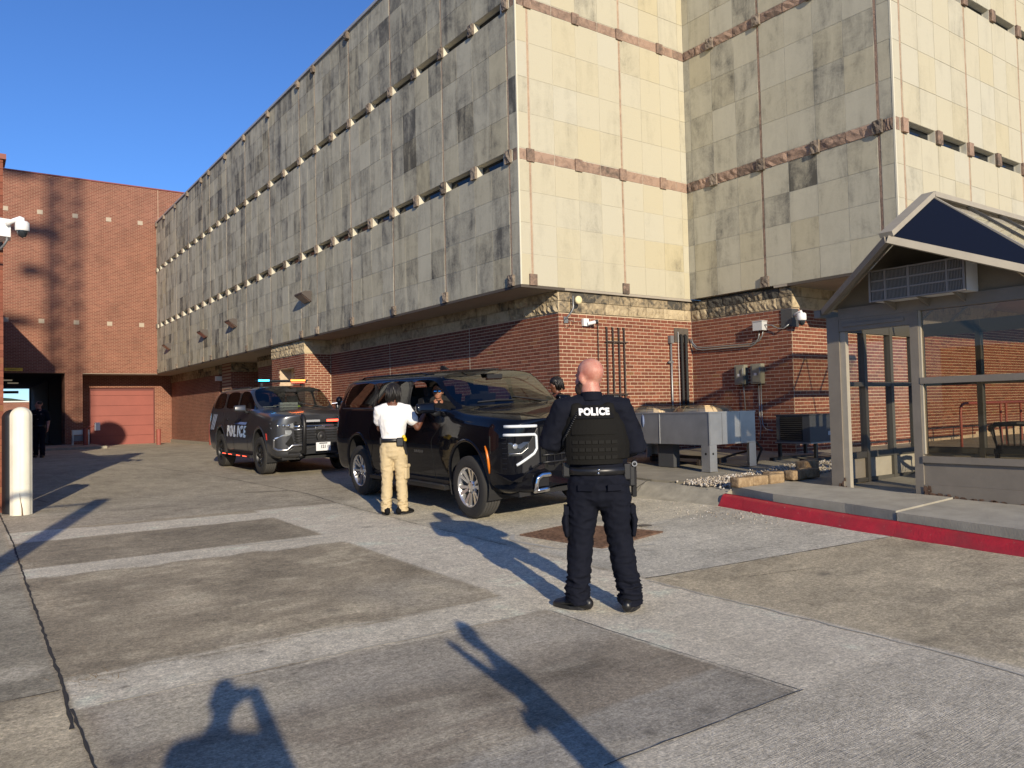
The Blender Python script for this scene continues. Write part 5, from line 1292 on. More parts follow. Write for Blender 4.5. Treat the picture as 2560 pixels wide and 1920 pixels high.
def limb(mb, pts, rad, side=(1, 0, 0), n=20, cap=True):
    """elliptical loft; rad entries r or (r_side, r_other)"""
    P = [Vector(p) for p in pts]; rr = [r if isinstance(r, tuple) else (r, r) for r in rad]
    if cap:
        d0 = (P[0]-P[1]).normalized(); d1 = (P[-1]-P[-2]).normalized(); a, b_ = rr[0], rr[-1]
        pre = [(P[0]+d0*min(a)*q, (a[0]*w, a[1]*w)) for q, w in ((.95, .3), (.75, .66), (.4, .92))]; post = [(P[-1]+d1*min(b_)*q, (b_[0]*w, b_[1]*w)) for q, w in ((.4, .92), (.75, .66), (.95, .3))]
        P = [p for p, _ in pre]+P+[p for p, _ in post]; rr = [r for _, r in pre]+rr+[r for _, r in post]
    k = len(P); V = []
    for i in range(k):
        d = (P[min(i+1, k-1)]-P[max(i-1, 0)]).normalized(); s = Vector(side); s = s-d*s.dot(d)
        if s.length < 1e-4: s = d.orthogonal()
        s.normalize(); t = d.cross(s)
        for j in range(n):
            a = 2*math.pi*j/n; V.append(P[i]+s*math.cos(a)*rr[i][0]+t*math.sin(a)*rr[i][1])
    F = [(i*n+j, i*n+(j+1) % n, (i+1)*n+(j+1) % n, (i+1)*n+j) for i in range(k-1) for j in range(n)]+[tuple(range(n-1, -1, -1)), tuple((k-1)*n+j for j in range(n))]
    mb.add(V, F)
def fuse(name, mb, mat, parent, vox=.011, smooth=3, folds=None, label=None, cut=None):
    me = mb.mesh('tmp', mat); o = link('tmp', me); m1 = o.modifiers.new('r', 'REMESH'); m1.mode = 'VOXEL'; m1.voxel_size = vox
    m2 = o.modifiers.new('s', 'SMOOTH'); m2.iterations = smooth; m2.factor = .5
    me = evaluated(o, name)
    if folds:
        nn = [v.normal.copy() for v in me.vertices]; cc = [v.co.copy() for v in me.vertices]; out = []
        for c_, n_ in zip(cc, nn): out += list(c_+n_*folds(c_))
        me.vertices.foreach_set('co', out); me.update()
    if cut:
        bm = bmesh.new(); bm.from_mesh(me); bmesh.ops.delete(bm, geom=[f for f in bm.faces if cut(f.calc_center_median())], context='FACES'); bm.to_mesh(me); bm.free()
    me.materials.clear(); me.materials.append(mat); me.polygons.foreach_set('use_smooth', [True]*len(me.polygons))
    q = link(name, me, parent)
    if label: q['label'] = label
    return q
def fold_fn(amp, f1=(9, 9, 16), seed=0, low=None):
    def fn(p):
        a = noise.noise(Vector((p.x*f1[0]+seed, p.y*f1[1], p.z*f1[2]+seed*.3)))+.5*noise.noise(Vector((p.x*f1[0]*2+seed, p.y*f1[1]*2, p.z*f1[2]*1.6)))
        k = 1.0
        if low: k = 1+low[1]*max(0, 1-abs(p.z-low[0])/.12)
        a += (.5*math.sin(p.z*95+4*noise.noise(Vector((p.x*6, p.y*6, p.z*3+seed)))) if low and abs(p.z-low[0]) < .10 else 0)
        return (abs(a)*-1+.25)*amp*k
    return fn
def add_head(mb, c, yaw, pitch=0, s=1.0, jaw=1.0):
    """c: head centre; yaw: turn to the left positive (radians)"""
    q = Matrix.Rotation(yaw, 3, 'Z') @ Matrix.Rotation(pitch, 3, 'X'); C = Vector(c)
    def e(p, r, rot=None):
        t = MB(); t.ell((0, 0, 0), r, 20, 14, rot=rot); mb.add([C+q @ (Vector(p)*s+v*s) for v in [Vector(x) for x in t.v]], t.f)
    e((0, -.012, .035), (.078, .098, .088)); e((0, .02, -.02), (.068, .085, .085)); e((0, .035, -.07), (.052*jaw, .058, .045)); e((0, .062, -.095), (.03, .03, .022))
    e((0, .098, -.015), (.011, .02, .022), (R(25), 0, 0)); e((0, .108, -.032), (.016, .014, .011)); e((0, .085, .022), (.055, .016, .010)); e((0, .086, -.062), (.024, .014, .006)); e((0, .084, -.073), (.020, .013, .006))
    for s_ in (-1, 1): e((s_*.078, -.008, -.008), (.013, .022, .035), (R(-12), 0, R(s_*-18))); e((s_*.045, .055, -.025), (.025, .03, .025))
    return lambda p: C+q @ (Vector(p)*s)
def add_hand(mb, w, d, palm_n, curl=.9, thumb=1, s=1.0):
    """w wrist point, d direction of fingers, palm_n normal the fingers curl towards"""
    w, d, pn = Vector(w), Vector(d).normalized(), Vector(palm_n).normalized(); t = d.cross(pn).normalized()*thumb
    limb(mb, [w, w+d*.03*s, w+d*.06*s, w+d*.085*s], [(.026*s, .018*s), (.034*s, .018*s), (.040*s, .016*s), (.038*s, .013*s)], t)
    for i, (o, l) in enumerate(((.030, .072), (.010, .080), (-.010, .075), (-.029, .058))):
        b = w+d*.085*s+t*o*s; a = 0; P = [b-d*.02*s, b]; cur = b
        for seg, fr in enumerate((.45, .32, .23)):
            a += curl*(.5+.25*seg); dd = d*math.cos(a)+pn*math.sin(a); cur = cur+dd*l*fr*s; P.append(cur)
        limb(mb, P, [.0095*s, .0095*s, .009*s, .008*s, .007*s], t, 10)
    b = w+d*.03*s+t*.03*s; p1 = b+(d*.6+t*.7).normalized()*.035*s; p2 = p1+(d*.8+t*.25+pn*.5*curl).normalized()*.035*s
    limb(mb, [w+d*.02*s+t*.01*s, b, p1, p2], [.013*s, .012*s, .010*s, .008*s], t, 10)
def person(label, group, loc, heading, skin, g):
    """g: dict of joint positions in local frame (x right, y forward, z up)"""
    root = thing('person', label, 'person', loc, group, heading-math.pi/2)
    b = MB(); J = {k: Vector(v) for k, v in g['j'].items()}; B = g.get('build', 1.0); f = g.get('fat', 1.0)
    hd = J['head']; fn = add_head(b, hd, g.get('yaw', 0), g.get('pitch', 0), g.get('hs', 1.0), g.get('jaw', 1.0))
    nk = J['neck']; limb(b, [nk-Vector((0, .0, .06)), nk, hd+Vector((0, -.015, -.06))], [(.075*B, .065*B), (.062*B, .062*B), (.060*B, .062*B)])
    hp, ch = J['hip'], J['chest']
    limb(b, [hp-Vector((0, 0, .06)), hp, hp.lerp(ch, .45), ch, nk-Vector((0, 0, .05))], [(.145*f, .105*f), (.16*f, .115*f), (.145*f, .11*f), (.175*B, .115*f), (.12*B, .08)])
    for s in ('l', 'r'):
        sh, el, wr = J['sh_'+s], J['el_'+s], J['wr_'+s]
        limb(b, [sh.lerp(nk, .35)-Vector((0, 0, .02)), sh, sh.lerp(el, .35), el], [.062*B, .062*B, .054*B, .042*B]); limb(b, [el, el.lerp(wr, .3), wr], [.043*B, .044*B, .027*B])
        add_hand(b, wr, J.get('hd_'+s, (wr-el)), J.get('pn_'+s, Vector((0, 1, 0))), g.get('curl', .8), -1 if s == 'l' else 1)
        kn, an = J['kn_'+s], J['an_'+s]; hx = Vector((-.09 if s == 'l' else .09, 0, 0))
        limb(b, [hp+hx, (hp+hx).lerp(kn, .5), kn, kn.lerp(an, .35), an], [.085*f, .075*f, .055, .052, .035])
    fuse('body', b, skin, root, g.get('vox', .010), 2)
    return root, J, fn
def sh_off(J, s): return Vector((-1 if s == 'l' else 1, 0, 0))
def trousers(root, J, mat, w=1.0, fold=.012, waist=.02, hem=.06, g=None):
    m = MB(); hp = J['hip']; f = w
    limb(m, [hp+Vector((0, -.01, -.10)), hp+Vector((0, -.012, -.02)), hp+Vector((0, 0, .06))], [(.165*f, .135*f), (.175*f, .135*f), (.155*f, .115*f)])
    for s in ('l', 'r'):
        kn, an = J['kn_'+s], J['an_'+s]; hx = Vector(((-.088 if s == 'l' else .088)*f, -.005, -.05))
        limb(m, [hp+hx+Vector((0, 0, .03)), hp+hx+Vector((0, 0, -.04)), (hp+hx).lerp(kn, .5), kn, kn.lerp(an, .5), an+Vector((0, -.01, .06)), an+Vector((0, .0, -hem+.02))], [(.095*f, .12*f), (.103*f, .115*f), (.098*f, .105*f), (.080*f, .088*f), (.076*f, .086*f), (.075*f, .084*f), (.077*f, .092*f)], cap=False)
    return fuse('trousers', m, mat, root, .010, 2, fold_fn(fold, seed=3.3, low=(J['an_l'].z+.07, 1.2)))
def shoe(root, an, ang, mat, sole, L=.30, z0=0.0):
    q = Matrix.Rotation(ang, 3, 'Z')
    m = MB(); P = [(0, -.085, .045), (0, -.05, .06), (0, .0, .062), (0, .07, .048), (0, .13, .034), (0, .175, .028)]
    P = [(a*1.0, b_*1.02, c_*1.12) for a, b_, c_ in P]
    limb(m, [Vector((an.x, an.y, z0))+q @ Vector(p) for p in P], [(.040, .046), (.046, .060), (.048, .060), (.054, .046), (.054, .034), (.042, .026)], q @ Vector((1, 0, 0)))
    limb(m, [Vector((an.x, an.y, z0+.05)), Vector((an.x, an.y, z0+.15))], [.048, .050])
    o = fuse('shoe', m, mat, root, .008, 2); s = MB(); out = []
    for i in range(20):
        a = 2*math.pi*i/20; w_ = .056 if math.sin(a) > 0 else .047
        out.append(Vector((math.cos(a)*w_, math.sin(a)*(.155 if math.sin(a) < 0 else .17)*(1 if math.sin(a) > 0 else .72)+.045, 0)))
    s.prism([Vector((an.x, an.y, z0+.001))+q @ p for p in out], (0, 0, .030)); obj('sole', s, sole, o, w=False)
def belt(root, J, mat, w=1.0, z=.05, h=.05):
    hp = J['hip']; m = MB(); n = 28; prof = []
    pts = []
    for i in range(n+1):
        a = 2*math.pi*i/n; pts.append((hp.x+math.cos(a)*.178*w, hp.y+math.sin(a)*.142*w))
    V = []
    for (x, y) in pts[:-1]: V += [(x, y, hp.z+z), (x, y, hp.z+z+h)]
    m.add(V, [(2*i, (2*i+2) % (2*n), (2*i+3) % (2*n), 2*i+1) for i in range(n)])
    o = obj('belt', m, mat, root, w=False, smooth=True); sd_ = o.modifiers.new('t', 'SOLIDIFY'); sd_.thickness = .008
    return o

# --- officer in the foreground, back to the camera
ox, oy = 3.88, 4.36
hd_off = R(52)
Jo = dict(head=(-.045, .02, 1.72), neck=(-.035, -.01, 1.57), chest=(-.03, -.0, 1.38), hip=(0, 0, 1.0),
          sh_l=(-.245, -.01, 1.485), sh_r=(.175, -.01, 1.485), el_l=(-.345, .04, 1.24), el_r=(.275, .04, 1.20), wr_l=(-.22, .26, 1.21), wr_r=(.14, .28, 1.17),
          kn_l=(-.14, .03, .54), kn_r=(.145, .03, .54), an_l=(-.175, .02, .10), an_r=(.205, -.03, .10), pn_l=(.3, 0, -1), pn_r=(-.3, 0, -1), hd_l=(1, .35, 0), hd_r=(-1, .35, 0))
off, J, hf = person('bald bearded officer in navy uniform and black vest marked POLICE, seen from behind', None, (ox, oy, G(ox, oy)), hd_off, M['skinp'], dict(j=Jo, yaw=R(38), pitch=R(-4), build=1.2, fat=1.25, hs=1.16, jaw=1.15, vox=.010))
m = MB()
for p, r in (((0, .07, -.085), (.052, .045, .035)), ((.045, .045, -.07), (.03, .05, .05)), ((-.045, .045, -.07), (.03, .05, .05)), ((.062, .015, -.045), (.016, .03, .04)), ((-.062, .015, -.045), (.016, .03, .04))):
    t = MB(); t.ell((0, 0, 0), r, 16, 10); c = hf(p); rot = Matrix.Rotation(R(38), 3, 'Z'); m.add([c+rot @ (Vector(v)*1.10) for v in t.v], t.f)
fuse('beard', m, simple('brown_beard', (.05, .028, .018), .8), off, .010, 2)
m = MB(); hp, ch, nk = J['hip'], J['chest'], J['neck']
limb(m, [hp+Vector((0, 0, .03)), hp+Vector((0, .01, .12)), ch, nk+Vector((0, 0, -.09)), nk+Vector((0, 0, -.02))], [(.215, .17), (.225, .18), (.235, .165), (.18, .115), (.085, .085)])
for s, sg in (('l', -1), ('r', 1)):
    limb(m, [nk+Vector((sg*.10, 0, -.06)), J['sh_'+s], J['sh_'+s].lerp(J['el_'+s], .5), J['el_'+s]+(J['el_'+s]-J['sh_'+s]).normalized()*.01, J['el_'+s].lerp(J['wr_'+s], .25)], [.085, .098, .097, .095, .085], cap=True)
fuse('uniform_shirt', m, M['navy'], off, .010, 2, fold_fn(.014, (11, 11, 13), 2.2))
m = MB(); limb(m, [nk+Vector((0, -.008, -.03)), nk+Vector((0, -.004, .04))], [(.086, .088), (.078, .080)], cap=False); fuse('shirt_collar', m, M['navy'], off, .009, 1)
# ballistic vest
m = MB(); limb(m, [hp+Vector((0, .0, .11)), hp+Vector((0, .005, .20)), ch+Vector((0, .0, -.04)), ch+Vector((0, -.0, .08)), nk+Vector((0, -.01, -.10)), nk+Vector((0, -.012, -.055))], [(.235, .19), (.245, .20), (.250, .195), (.215, .175), (.175, .150), (.13, .11)], cap=False)
for sg in (-1, 1): limb(m, [nk+Vector((sg*.125, -.105, -.13)), nk+Vector((sg*.118, -.085, -.065)), nk+Vector((sg*.112, -.01, -.018)), nk+Vector((sg*.118, .085, -.07))], [(.042, .022)]*4)
vest = fuse('ballistic_vest', m, M['vest'], off, .010, 1, fold_fn(.004, (6, 6, 8), 5))
def back_pt(x, z, out=.0):
    dz = z; t = (z-1.11)/.40
    # analytic ellipse of the vest
    import bisect
    zs = [1.11, 1.20, 1.32, 1.44, 1.465, 1.51]; rx = [.235, .245, .250, .215, .175, .13]; ry = [.19, .20, .195, .175, .150, .11]; yo = [0, .005, 0, 0, -.01, -.012]
    i = min(len(zs)-2, max(0, bisect.bisect(zs, z)-1)); u = min(1, max(0, (z-zs[i])/(zs[i+1]-zs[i]))); a = rx[i]*(1-u)+rx[i+1]*u; b_ = ry[i]*(1-u)+ry[i+1]*u; y0 = yo[i]*(1-u)+yo[i+1]*u
    c = max(0, 1-(x/a)**2)**.5; return Vector((x-.03, y0-b_*c-out, z))
def patch(name, x0, x1, z0, z1, th, mat, nx=10, nz=3, par=None, seed=0):
    mb = MB(); V = []
    for k_, o_ in enumerate((-.012, th)):
        for j in range(nz+1):
            for i in range(nx+1): V.append(back_pt(x0+(x1-x0)*i/nx, z0+(z1-z0)*j/nz, o_))
    W = nx+1; n = W*(nz+1); F = []
    for j in range(nz):
        for i in range(nx): a = j*W+i; F += [(a, a+1, a+W+1, a+W), (n+a, n+a+W, n+a+W+1, n+a+1)]
    ed = [i for i in range(W)]+[j*W+nx for j in range(1, nz+1)]+[nz*W+i for i in range(nx-1, -1, -1)]+[j*W for j in range(nz-1, 0, -1)]
    F += [(ed[i], ed[(i+1) % len(ed)], n+ed[(i+1) % len(ed)], n+ed[i]) for i in range(len(ed))]
    mb.add(V, F); return obj(name, mb, mat, par or off, w=False)
for z0, z1 in ((1.115, 1.205),): patch('cummerbund', -.205, .205, 1.085, 1.285, .010, M['vest'], 16, 5, vest)
pw = cloth('webbing', (.014, .0135, .012))
for z in (1.245, 1.19, 1.135):
    for i in range(7): x0 = -.165+.047*i; patch('webbing_loop', x0+.003, x0+.044, z-.013, z+.013, .018, pw, 2, 1, vest)
patch('back_plate_cover', -.165, .165, 1.30, 1.50, .006, M['vest'], 12, 5, vest)
pp = patch('name_panel', -.145, .145, 1.415, 1.505, .016, M['blackc'], 10, 2, vest)
wd_ = {'P': .042, 'O': .046, 'L': .038, 'I': .023, 'C': .043, 'E': .038}; tot = sum(wd_[c] for c in 'POLICE'); x = -tot/2
M['reflect'] = simple('white_print', (.82, .82, .80), .5)
for ch_ in 'POLICE':
    w_ = wd_[ch_]; p = back_pt(x+w_/2, 1.462, .021); sl = back_pt(x+w_/2+.01, 1.45, .021)-back_pt(x+w_/2-.01, 1.45, .021); up = back_pt(x+w_/2, 1.46, .021)-back_pt(x+w_/2, 1.44, .021)
    place_text('lettering', ch_, .083, M['reflect'], p, sl, up, vest, w=False, depth=.0025, bold=.0046, sx=.78); x += w_
# radio cord, microphone
m = MB(); P0 = [back_pt(-.10, 1.50, .01), Vector((-.17, -.15, 1.42)), Vector((-.215, -.145, 1.33)), Vector((-.25, -.07, 1.26)), Vector((-.26, .03, 1.20))]
sp = []
for k_ in range(120):
    t = k_/119*(len(P0)-1); i = min(int(t), len(P0)-2); u = t-i; c = P0[i].lerp(P0[i+1], u); sp.append(c+Vector((math.cos(k_*1.3)*.010, math.sin(k_*1.3)*.010, .0)))
m.tube(sp, .0045, 5); obj('radio_cord', m, M['polymer'], off, w=False, smooth=True)
m = MB(); m.box((.145, -.03, 1.545), (.035, .03, .065)); obj('shoulder_microphone', m, M['polymer'], off, w=False)
for sg in (-1, 1):   # sleeve patches
    m = MB(); c = Vector((sg*.315, -.035, 1.40)); 
    for k_, (dx, dz) in enumerate(((0, 0),)):
        m.ell((sg*.338, -.01, 1.385), (.012, .042, .048), 16, 8)
    obj('shoulder_patch', m, simple('patch_blue_white', (.16, .20, .30), .7), off, w=False, smooth=True)
trousers(off, J, M['navy'], 1.22, .020)
for s, sg in (('l', -1), ('r', 1)):   # cargo and rear pockets
    c = (hp+Vector((sg*.11, 0, -.05))).lerp(J['kn_'+s], .72)+Vector((sg*.100, -.005, 0)); m = MB()
    limb(m, [c+Vector((sg*.012, -.0, -.10)), c+Vector((sg*.02, 0, 0)), c+Vector((sg*.005, 0, .09))], [(.022, .075), (.030, .080), (.020, .075)]); fuse('cargo_pocket', m, M['navy'], off, .010, 1, fold_fn(.012, (16, 16, 20), 7+sg))
    m = MB(); m.box(c+Vector((sg*.012, 0, .085)), (.035, .155, .06)); obj('pocket_flap', m, M['navy'], off, w=False)
    m = MB(); m.box(hp+Vector((sg*.105, -.170, -.085)), (.115, .012, .045), (R(4), 0, R(sg*22))); obj('rear_pocket_flap', m, M['navy'], off, w=False)
bt = belt(off, J, M['leather'], 1.30, .005, .055)
for x_ in (.0,):
    for z_ in (1.02, 1.045):
        m = MB(); m.ell((-.01, -.19, z_), (.008, .004, .008), 10, 6); obj('snap', m, M['chrome'], off, w=False, smooth=True)
for (x_, y_, z_, d, nm) in ((.205, -.075, 1.02, (.055, .06, .12), 'magazine_pouch'), (-.235, -.02, 1.04, (.06, .08, .11), 'belt_pouch'), (-.20, .10, 1.04, (.05, .09, .12), 'belt_pouch'), (.245, -.03, .985, (.045, .06, .15), 'belt_pouch')):
    m = MB(); m.box((x_, y_, z_), d); o = obj(nm, m, M['leather'], off, w=False); bv_ = o.modifiers.new('b', 'BEVEL'); bv_.width = .01; bv_.segments = 2
m = MB(); m.box((.262, .01, .93), (.035, .075, .20), (R(8), 0, 0)); m.box((.262, -.03, 1.045), (.032, .035, .09), (R(25), 0, 0)); m.ell((.262, -.05, 1.08), (.022, .024, .028)); o = obj('holstered_pistol', m, M['polymer'], off, w=False); bv_ = o.modifiers.new('b', 'BEVEL'); bv_.width = .006
m = MB(); m.lathe([(.012, .0), (.020, .0), (.020, .003), (.012, .003)], (.262, -.075, 1.075), 'Y', 16); obj('lanyard_ring', m, M['silver'], off, w=False)
shoe(off, J['an_l'], R(58), M['leather'], M['trim']); shoe(off, J['an_r'], R(-20), M['leather'], M['trim'])

# --- man in white tee at the passenger window
mx, my = 4.93, 9.78
Jm = dict(head=(.02, .05, 1.695), neck=(0, .0, 1.54), chest=(0, 0, 1.34), hip=(0, .0, .97), sh_l=(-.185, 0, 1.45), sh_r=(.185, 0, 1.45), el_l=(-.19, .12, 1.19), el_r=(.335, .02, 1.19), wr_l=(-.08, .32, 1.16), wr_r=(.44, .12, 1.39),
          kn_l=(-.095, .03, .52), kn_r=(.10, .03, .52), an_l=(-.11, .0, .09), an_r=(.115, .0, .09), pn_l=(1, 0, 0), pn_r=(0, 1, .3), hd_l=(.6, 1, 0), hd_r=(.1, .4, 1))
man, J, hf = person('man with dreadlocks in white t-shirt and khaki trousers leaning at the black car window', None, (mx, my, G(mx, my)), R(60), M['skind'], dict(j=Jm, yaw=R(-22), pitch=R(-8), build=1.0, fat=.93, hs=1.0))
hp, ch, nk = J['hip'], J['chest'], J['neck']
m = MB(); limb(m, [hp+Vector((0, 0, .05)), hp+Vector((0, 0, .13)), ch+Vector((0, -.01, -.02)), nk+Vector((0, -.01, -.10)), nk+Vector((0, 0, -.035))], [(.170, .13), (.165, .128), (.200, .135), (.185, .105), (.078, .072)])
for s, sg in (('l', -1), ('r', 1)): limb(m, [nk+Vector((sg*.08, 0, -.06)), J['sh_'+s], J['sh_'+s].lerp(J['el_'+s], .55)], [.07, .083, .085])
fuse('t_shirt', m, M['tee'], man, .009, 2, fold_fn(.013, (9, 9, 11), 1.3))
trousers(man, J, M['khaki'], 1.0, .016)
belt(man, J, M['leather'], 1.0, .03, .055)
m = MB(); m.box((.10, -.135, 1.005), (.10, .05, .12)); o = obj('belt_pouch', m, M['leather'], man, w=False); o.modifiers.new('b', 'BEVEL').width = .012
m = MB(); m.box((-.165, -.02, 1.02), (.045, .08, .10)); o = obj('belt_pouch', m, M['leather'], man, w=False); o.modifiers.new('b', 'BEVEL').width = .012
m = MB(); m.box((.165, -.07, .93), (.05, .085, .20), (R(15), R(-12), 0)); o = obj('holster', m, M['polymer'], man, w=False); o.modifiers.new('b', 'BEVEL').width = .014
m = MB(); m.box((.155, -.10, 1.055), (.045, .05, .09), (R(35), R(-10), 0)); m.box((.165, -.07, 1.035), (.045, .09, .045), (R(10), 0, 0)); o = obj('stun_gun_grip', m, M['yellow'], man, w=False); o.modifiers.new('b', 'BEVEL').width = .012
m = MB(); m.box((.150, -.045, .805), (.036, .05, .06), (R(15), 0, 0)); obj('stun_gun_muzzle', m, M['yellow'], man, w=False)
c = (hp+Vector((.09, 0, -.05))).lerp(J['kn_r'], .85)+Vector((.075, -.03, 0)); m = MB(); m.box(c, (.05, .12, .20), (0, 0, R(-25))); o = obj('cargo_pocket', m, M['khaki'], man, w=False); o.modifiers.new('b', 'BEVEL').width = .018
m = MB(); m.box(c+Vector((.006, -.005, .09)), (.058, .13, .05), (0, 0, R(-25))); o = obj('pocket_flap', m, M['khaki'], man, w=False); o.modifiers.new('b', 'BEVEL').width = .012
shoe(man, J['an_l'], R(12), M['blackc'], M['trim']); shoe(man, J['an_r'], R(-42), M['blackc'], M['trim'])
m = MB(); m.tube([J['wr_r']+Vector((math.cos(a)*.031, math.sin(a)*.031, -.01)) for a in np.linspace(0, 6.28, 14)], .004, 5); obj('wristband', m, M['blackc'], man, w=False)
def dreads(root, hf, n, L, seed, s=1.0, rfac=1.0):
    rn = random.Random(seed); cap = MB(); cap.ell((0, 0, 0), (.092, .108, .095), 20, 12); c0 = hf((0, -.018, .035)); cap.v = [tuple(Vector(v)+c0) for v in cap.v]; o = obj('hair', cap, M['hair'], root, w=False, smooth=True)
    mb = MB()
    for i in range(n):
        a = rn.uniform(-2.9, 2.9)-math.pi/2; z = rn.uniform(.0, .115); rr = (1-(z/.125)**2)**.5
        p = Vector((math.cos(a)*.085*rr, math.sin(a)*.10*rr-.015, .03+z*.8))
        if math.sin(a) > .45: continue
        d = Vector((math.cos(a), math.sin(a), 0)); l = L*rn.uniform(.75, 1.15)
        P = [hf(p), hf(p+d*.014*s+Vector((0, 0, -.01))), hf(p+d*.020+Vector((rn.uniform(-.008, .008), 0, -l*.5))), hf(p+d*.012+Vector((rn.uniform(-.016, .016), rn.uniform(-.01, .01), -l-z*.5)))]
        mb.tube(P, [.009*rfac, .0095*rfac, .009*rfac, .006*rfac], 6)
    q = obj('dreadlocks', mb, M['hair'], root, w=False, smooth=True); q['kind'] = 'stuff'
dreads(man, hf, 190, .17, 4)

# --- person behind the black car
px, py = 8.27, 10.28
Jp = dict(head=(0, .03, 1.62), neck=(0, .0, 1.47), chest=(0, 0, 1.28), hip=(0, .0, .92), sh_l=(-.19, 0, 1.385), sh_r=(.19, 0, 1.385), el_l=(-.22, .06, 1.12), el_r=(.22, .06, 1.12), wr_l=(-.12, .26, 1.10), wr_r=(.14, .26, 1.12),
          kn_l=(-.095, .03, .50), kn_r=(.10, .03, .50), an_l=(-.11, .0, .09), an_r=(.115, .0, .09), pn_l=(1, 0, 0), pn_r=(-1, 0, 0))
p2, J, hf = person('person with short dreadlocks in black top behind the black car, only head and shoulder showing', None, (px, py, G(px, py)), R(176), M['skind'], dict(j=Jp, yaw=R(-12), pitch=R(-14), build=1.0, fat=.95))
hp, ch, nk = J['hip'], J['chest'], J['neck']
m = MB(); limb(m, [hp+Vector((0, 0, -.02)), ch, nk+Vector((0, 0, -.10)), nk+Vector((0, 0, -.03))], [(.17, .13), (.20, .135), (.19, .11), (.08, .075)])
for s, sg in (('l', -1), ('r', 1)): limb(m, [nk+Vector((sg*.08, 0, -.06)), J['sh_'+s], J['sh_'+s].lerp(J['el_'+s], .7)], [.07, .085, .08])
p2.scale = (1.03, 1.03, 1.035)
fuse('shirt', m, M['blackc'], p2, .010, 2, fold_fn(.01, seed=9)); trousers(p2, J, M['blackc'], .98, .014); shoe(p2, J['an_l'], 0, M['leather'], M['trim']); shoe(p2, J['an_r'], 0, M['leather'], M['trim']); dreads(p2, hf, 120, .14, 8, rfac=1.25)

# --- passenger in the black car
c = Vector((5.98, 10.34, .20))
Jq = dict(head=(0, .0, 1.50), neck=(0, -.02, 1.36), chest=(0, 0, 1.16), hip=(0, .0, .86), sh_l=(-.19, -.02, 1.28), sh_r=(.19, -.02, 1.28), el_l=(-.23, .1, 1.05), el_r=(.23, .1, 1.05), wr_l=(-.12, .3, 1.02), wr_r=(.12, .3, 1.02),
          kn_l=(-.12, .42, .86), kn_r=(.12, .42, .86), an_l=(-.12, .55, .50), an_r=(.12, .55, .50), pn_l=(1, 0, 0), pn_r=(-1, 0, 0))
pas, J, hf = person('passenger with mirrored blue sunglasses seated at the open window of the black car', None, (c.x, c.y, c.z+.10), R(-90)-R(12), M['skinm'], dict(j=Jq, yaw=R(-22), build=1.0, fat=.95, vox=.009))
hp, ch, nk = J['hip'], J['chest'], J['neck']
m = MB(); limb(m, [hp, ch, nk+Vector((0, 0, -.09)), nk+Vector((0, 0, -.03))], [(.17, .13), (.20, .135), (.18, .11), (.08, .075)])
for s, sg in (('l', -1), ('r', 1)): limb(m, [nk+Vector((sg*.08, 0, -.06)), J['sh_'+s], J['el_'+s]], [.07, .085, .07])
for s, sg in (('l', -1), ('r', 1)): limb(m, [hp+Vector((sg*.09, 0, 0)), J['kn_'+s], J['an_'+s]], [.09, .075, .06])
fuse('clothes', m, M['blackc'], pas, .012, 2)
for sg in (-1, 1):
    m = MB(); m.ell((0, 0, 0), (.027, .008, .022), 14, 8); rot = Matrix.Rotation(R(-22), 3, 'Z'); cc = hf((sg*.032, .100, .0)); m.v = [tuple(rot @ Vector(v)+cc) for v in m.v]
    gl_ = simple('mirrored_blue_lens', (.12, .42, .85), .08, 1.0); obj('sunglass_lens', m, gl_, pas, w=False, smooth=True)
m = MB(); m.tube([hf((-.08, 0, .005)), hf((-.07, .085, .008)), hf((0, .112, .010)), hf((.07, .085, .008)), hf((.08, 0, .005))], .005, 5); obj('sunglass_frame', m, M['trim'], pas, w=False)
m = MB(); m.ell((0, 0, 0), (.084, .10, .075), 18, 10); cc = hf((0, -.02, .055)); m.v = [tuple(Vector(v)+cc) for v in m.v]; obj('hair', m, M['hair'], pas, w=False, smooth=True)

# --- officer at the mouth of the tunnel
fx_, fy_ = 2.16, 29.5
Jf = dict(head=(0, .03, 1.70), neck=(0, .0, 1.55), chest=(0, 0, 1.35), hip=(0, .0, .97), sh_l=(-.20, 0, 1.46), sh_r=(.20, 0, 1.46), el_l=(-.27, .0, 1.18), el_r=(.27, .0, 1.18), wr_l=(-.27, .10, .95), wr_r=(.27, .1, .95),
          kn_l=(-.10, .05, .52), kn_r=(.11, -.05, .52), an_l=(-.12, .12, .10), an_r=(.13, -.12, .10), pn_l=(1, 0, 0), pn_r=(-1, 0, 0), hd_l=(0, .2, -1), hd_r=(0, .2, -1))
fo, J, hf = person('officer in dark short-sleeved uniform walking out of the shaded vehicle tunnel, looking aside', None, (fx_, fy_, G(fx_, fy_)), R(252), M['skinp'], dict(j=Jf, yaw=R(-70), build=1.02, fat=.98, curl=.5))
hp, ch, nk = J['hip'], J['chest'], J['neck']
m = MB(); limb(m, [hp+Vector((0, 0, -.0)), ch, nk+Vector((0, 0, -.10)), nk+Vector((0, 0, -.02))], [(.175, .135), (.205, .145), (.195, .115), (.08, .075)])
for s, sg in (('l', -1), ('r', 1)): limb(m, [nk+Vector((sg*.08, 0, -.06)), J['sh_'+s], J['sh_'+s].lerp(J['el_'+s], .8)], [.07, .085, .08])
fuse('uniform_shirt', m, M['navy'], fo, .011, 2, fold_fn(.01, seed=4)); trousers(fo, J, M['navy'], 1.02, .015); belt(fo, J, M['leather'], 1.04, .02, .055)
m = MB(); m.ell((0, 0, 0), (.083, .098, .07), 18, 10); cc = hf((0, -.022, .052)); m.v = [tuple(Vector(v)+cc) for v in m.v]; obj('hair', m, simple('short_hair', (.03, .02, .014), .7), fo, w=False, smooth=True)
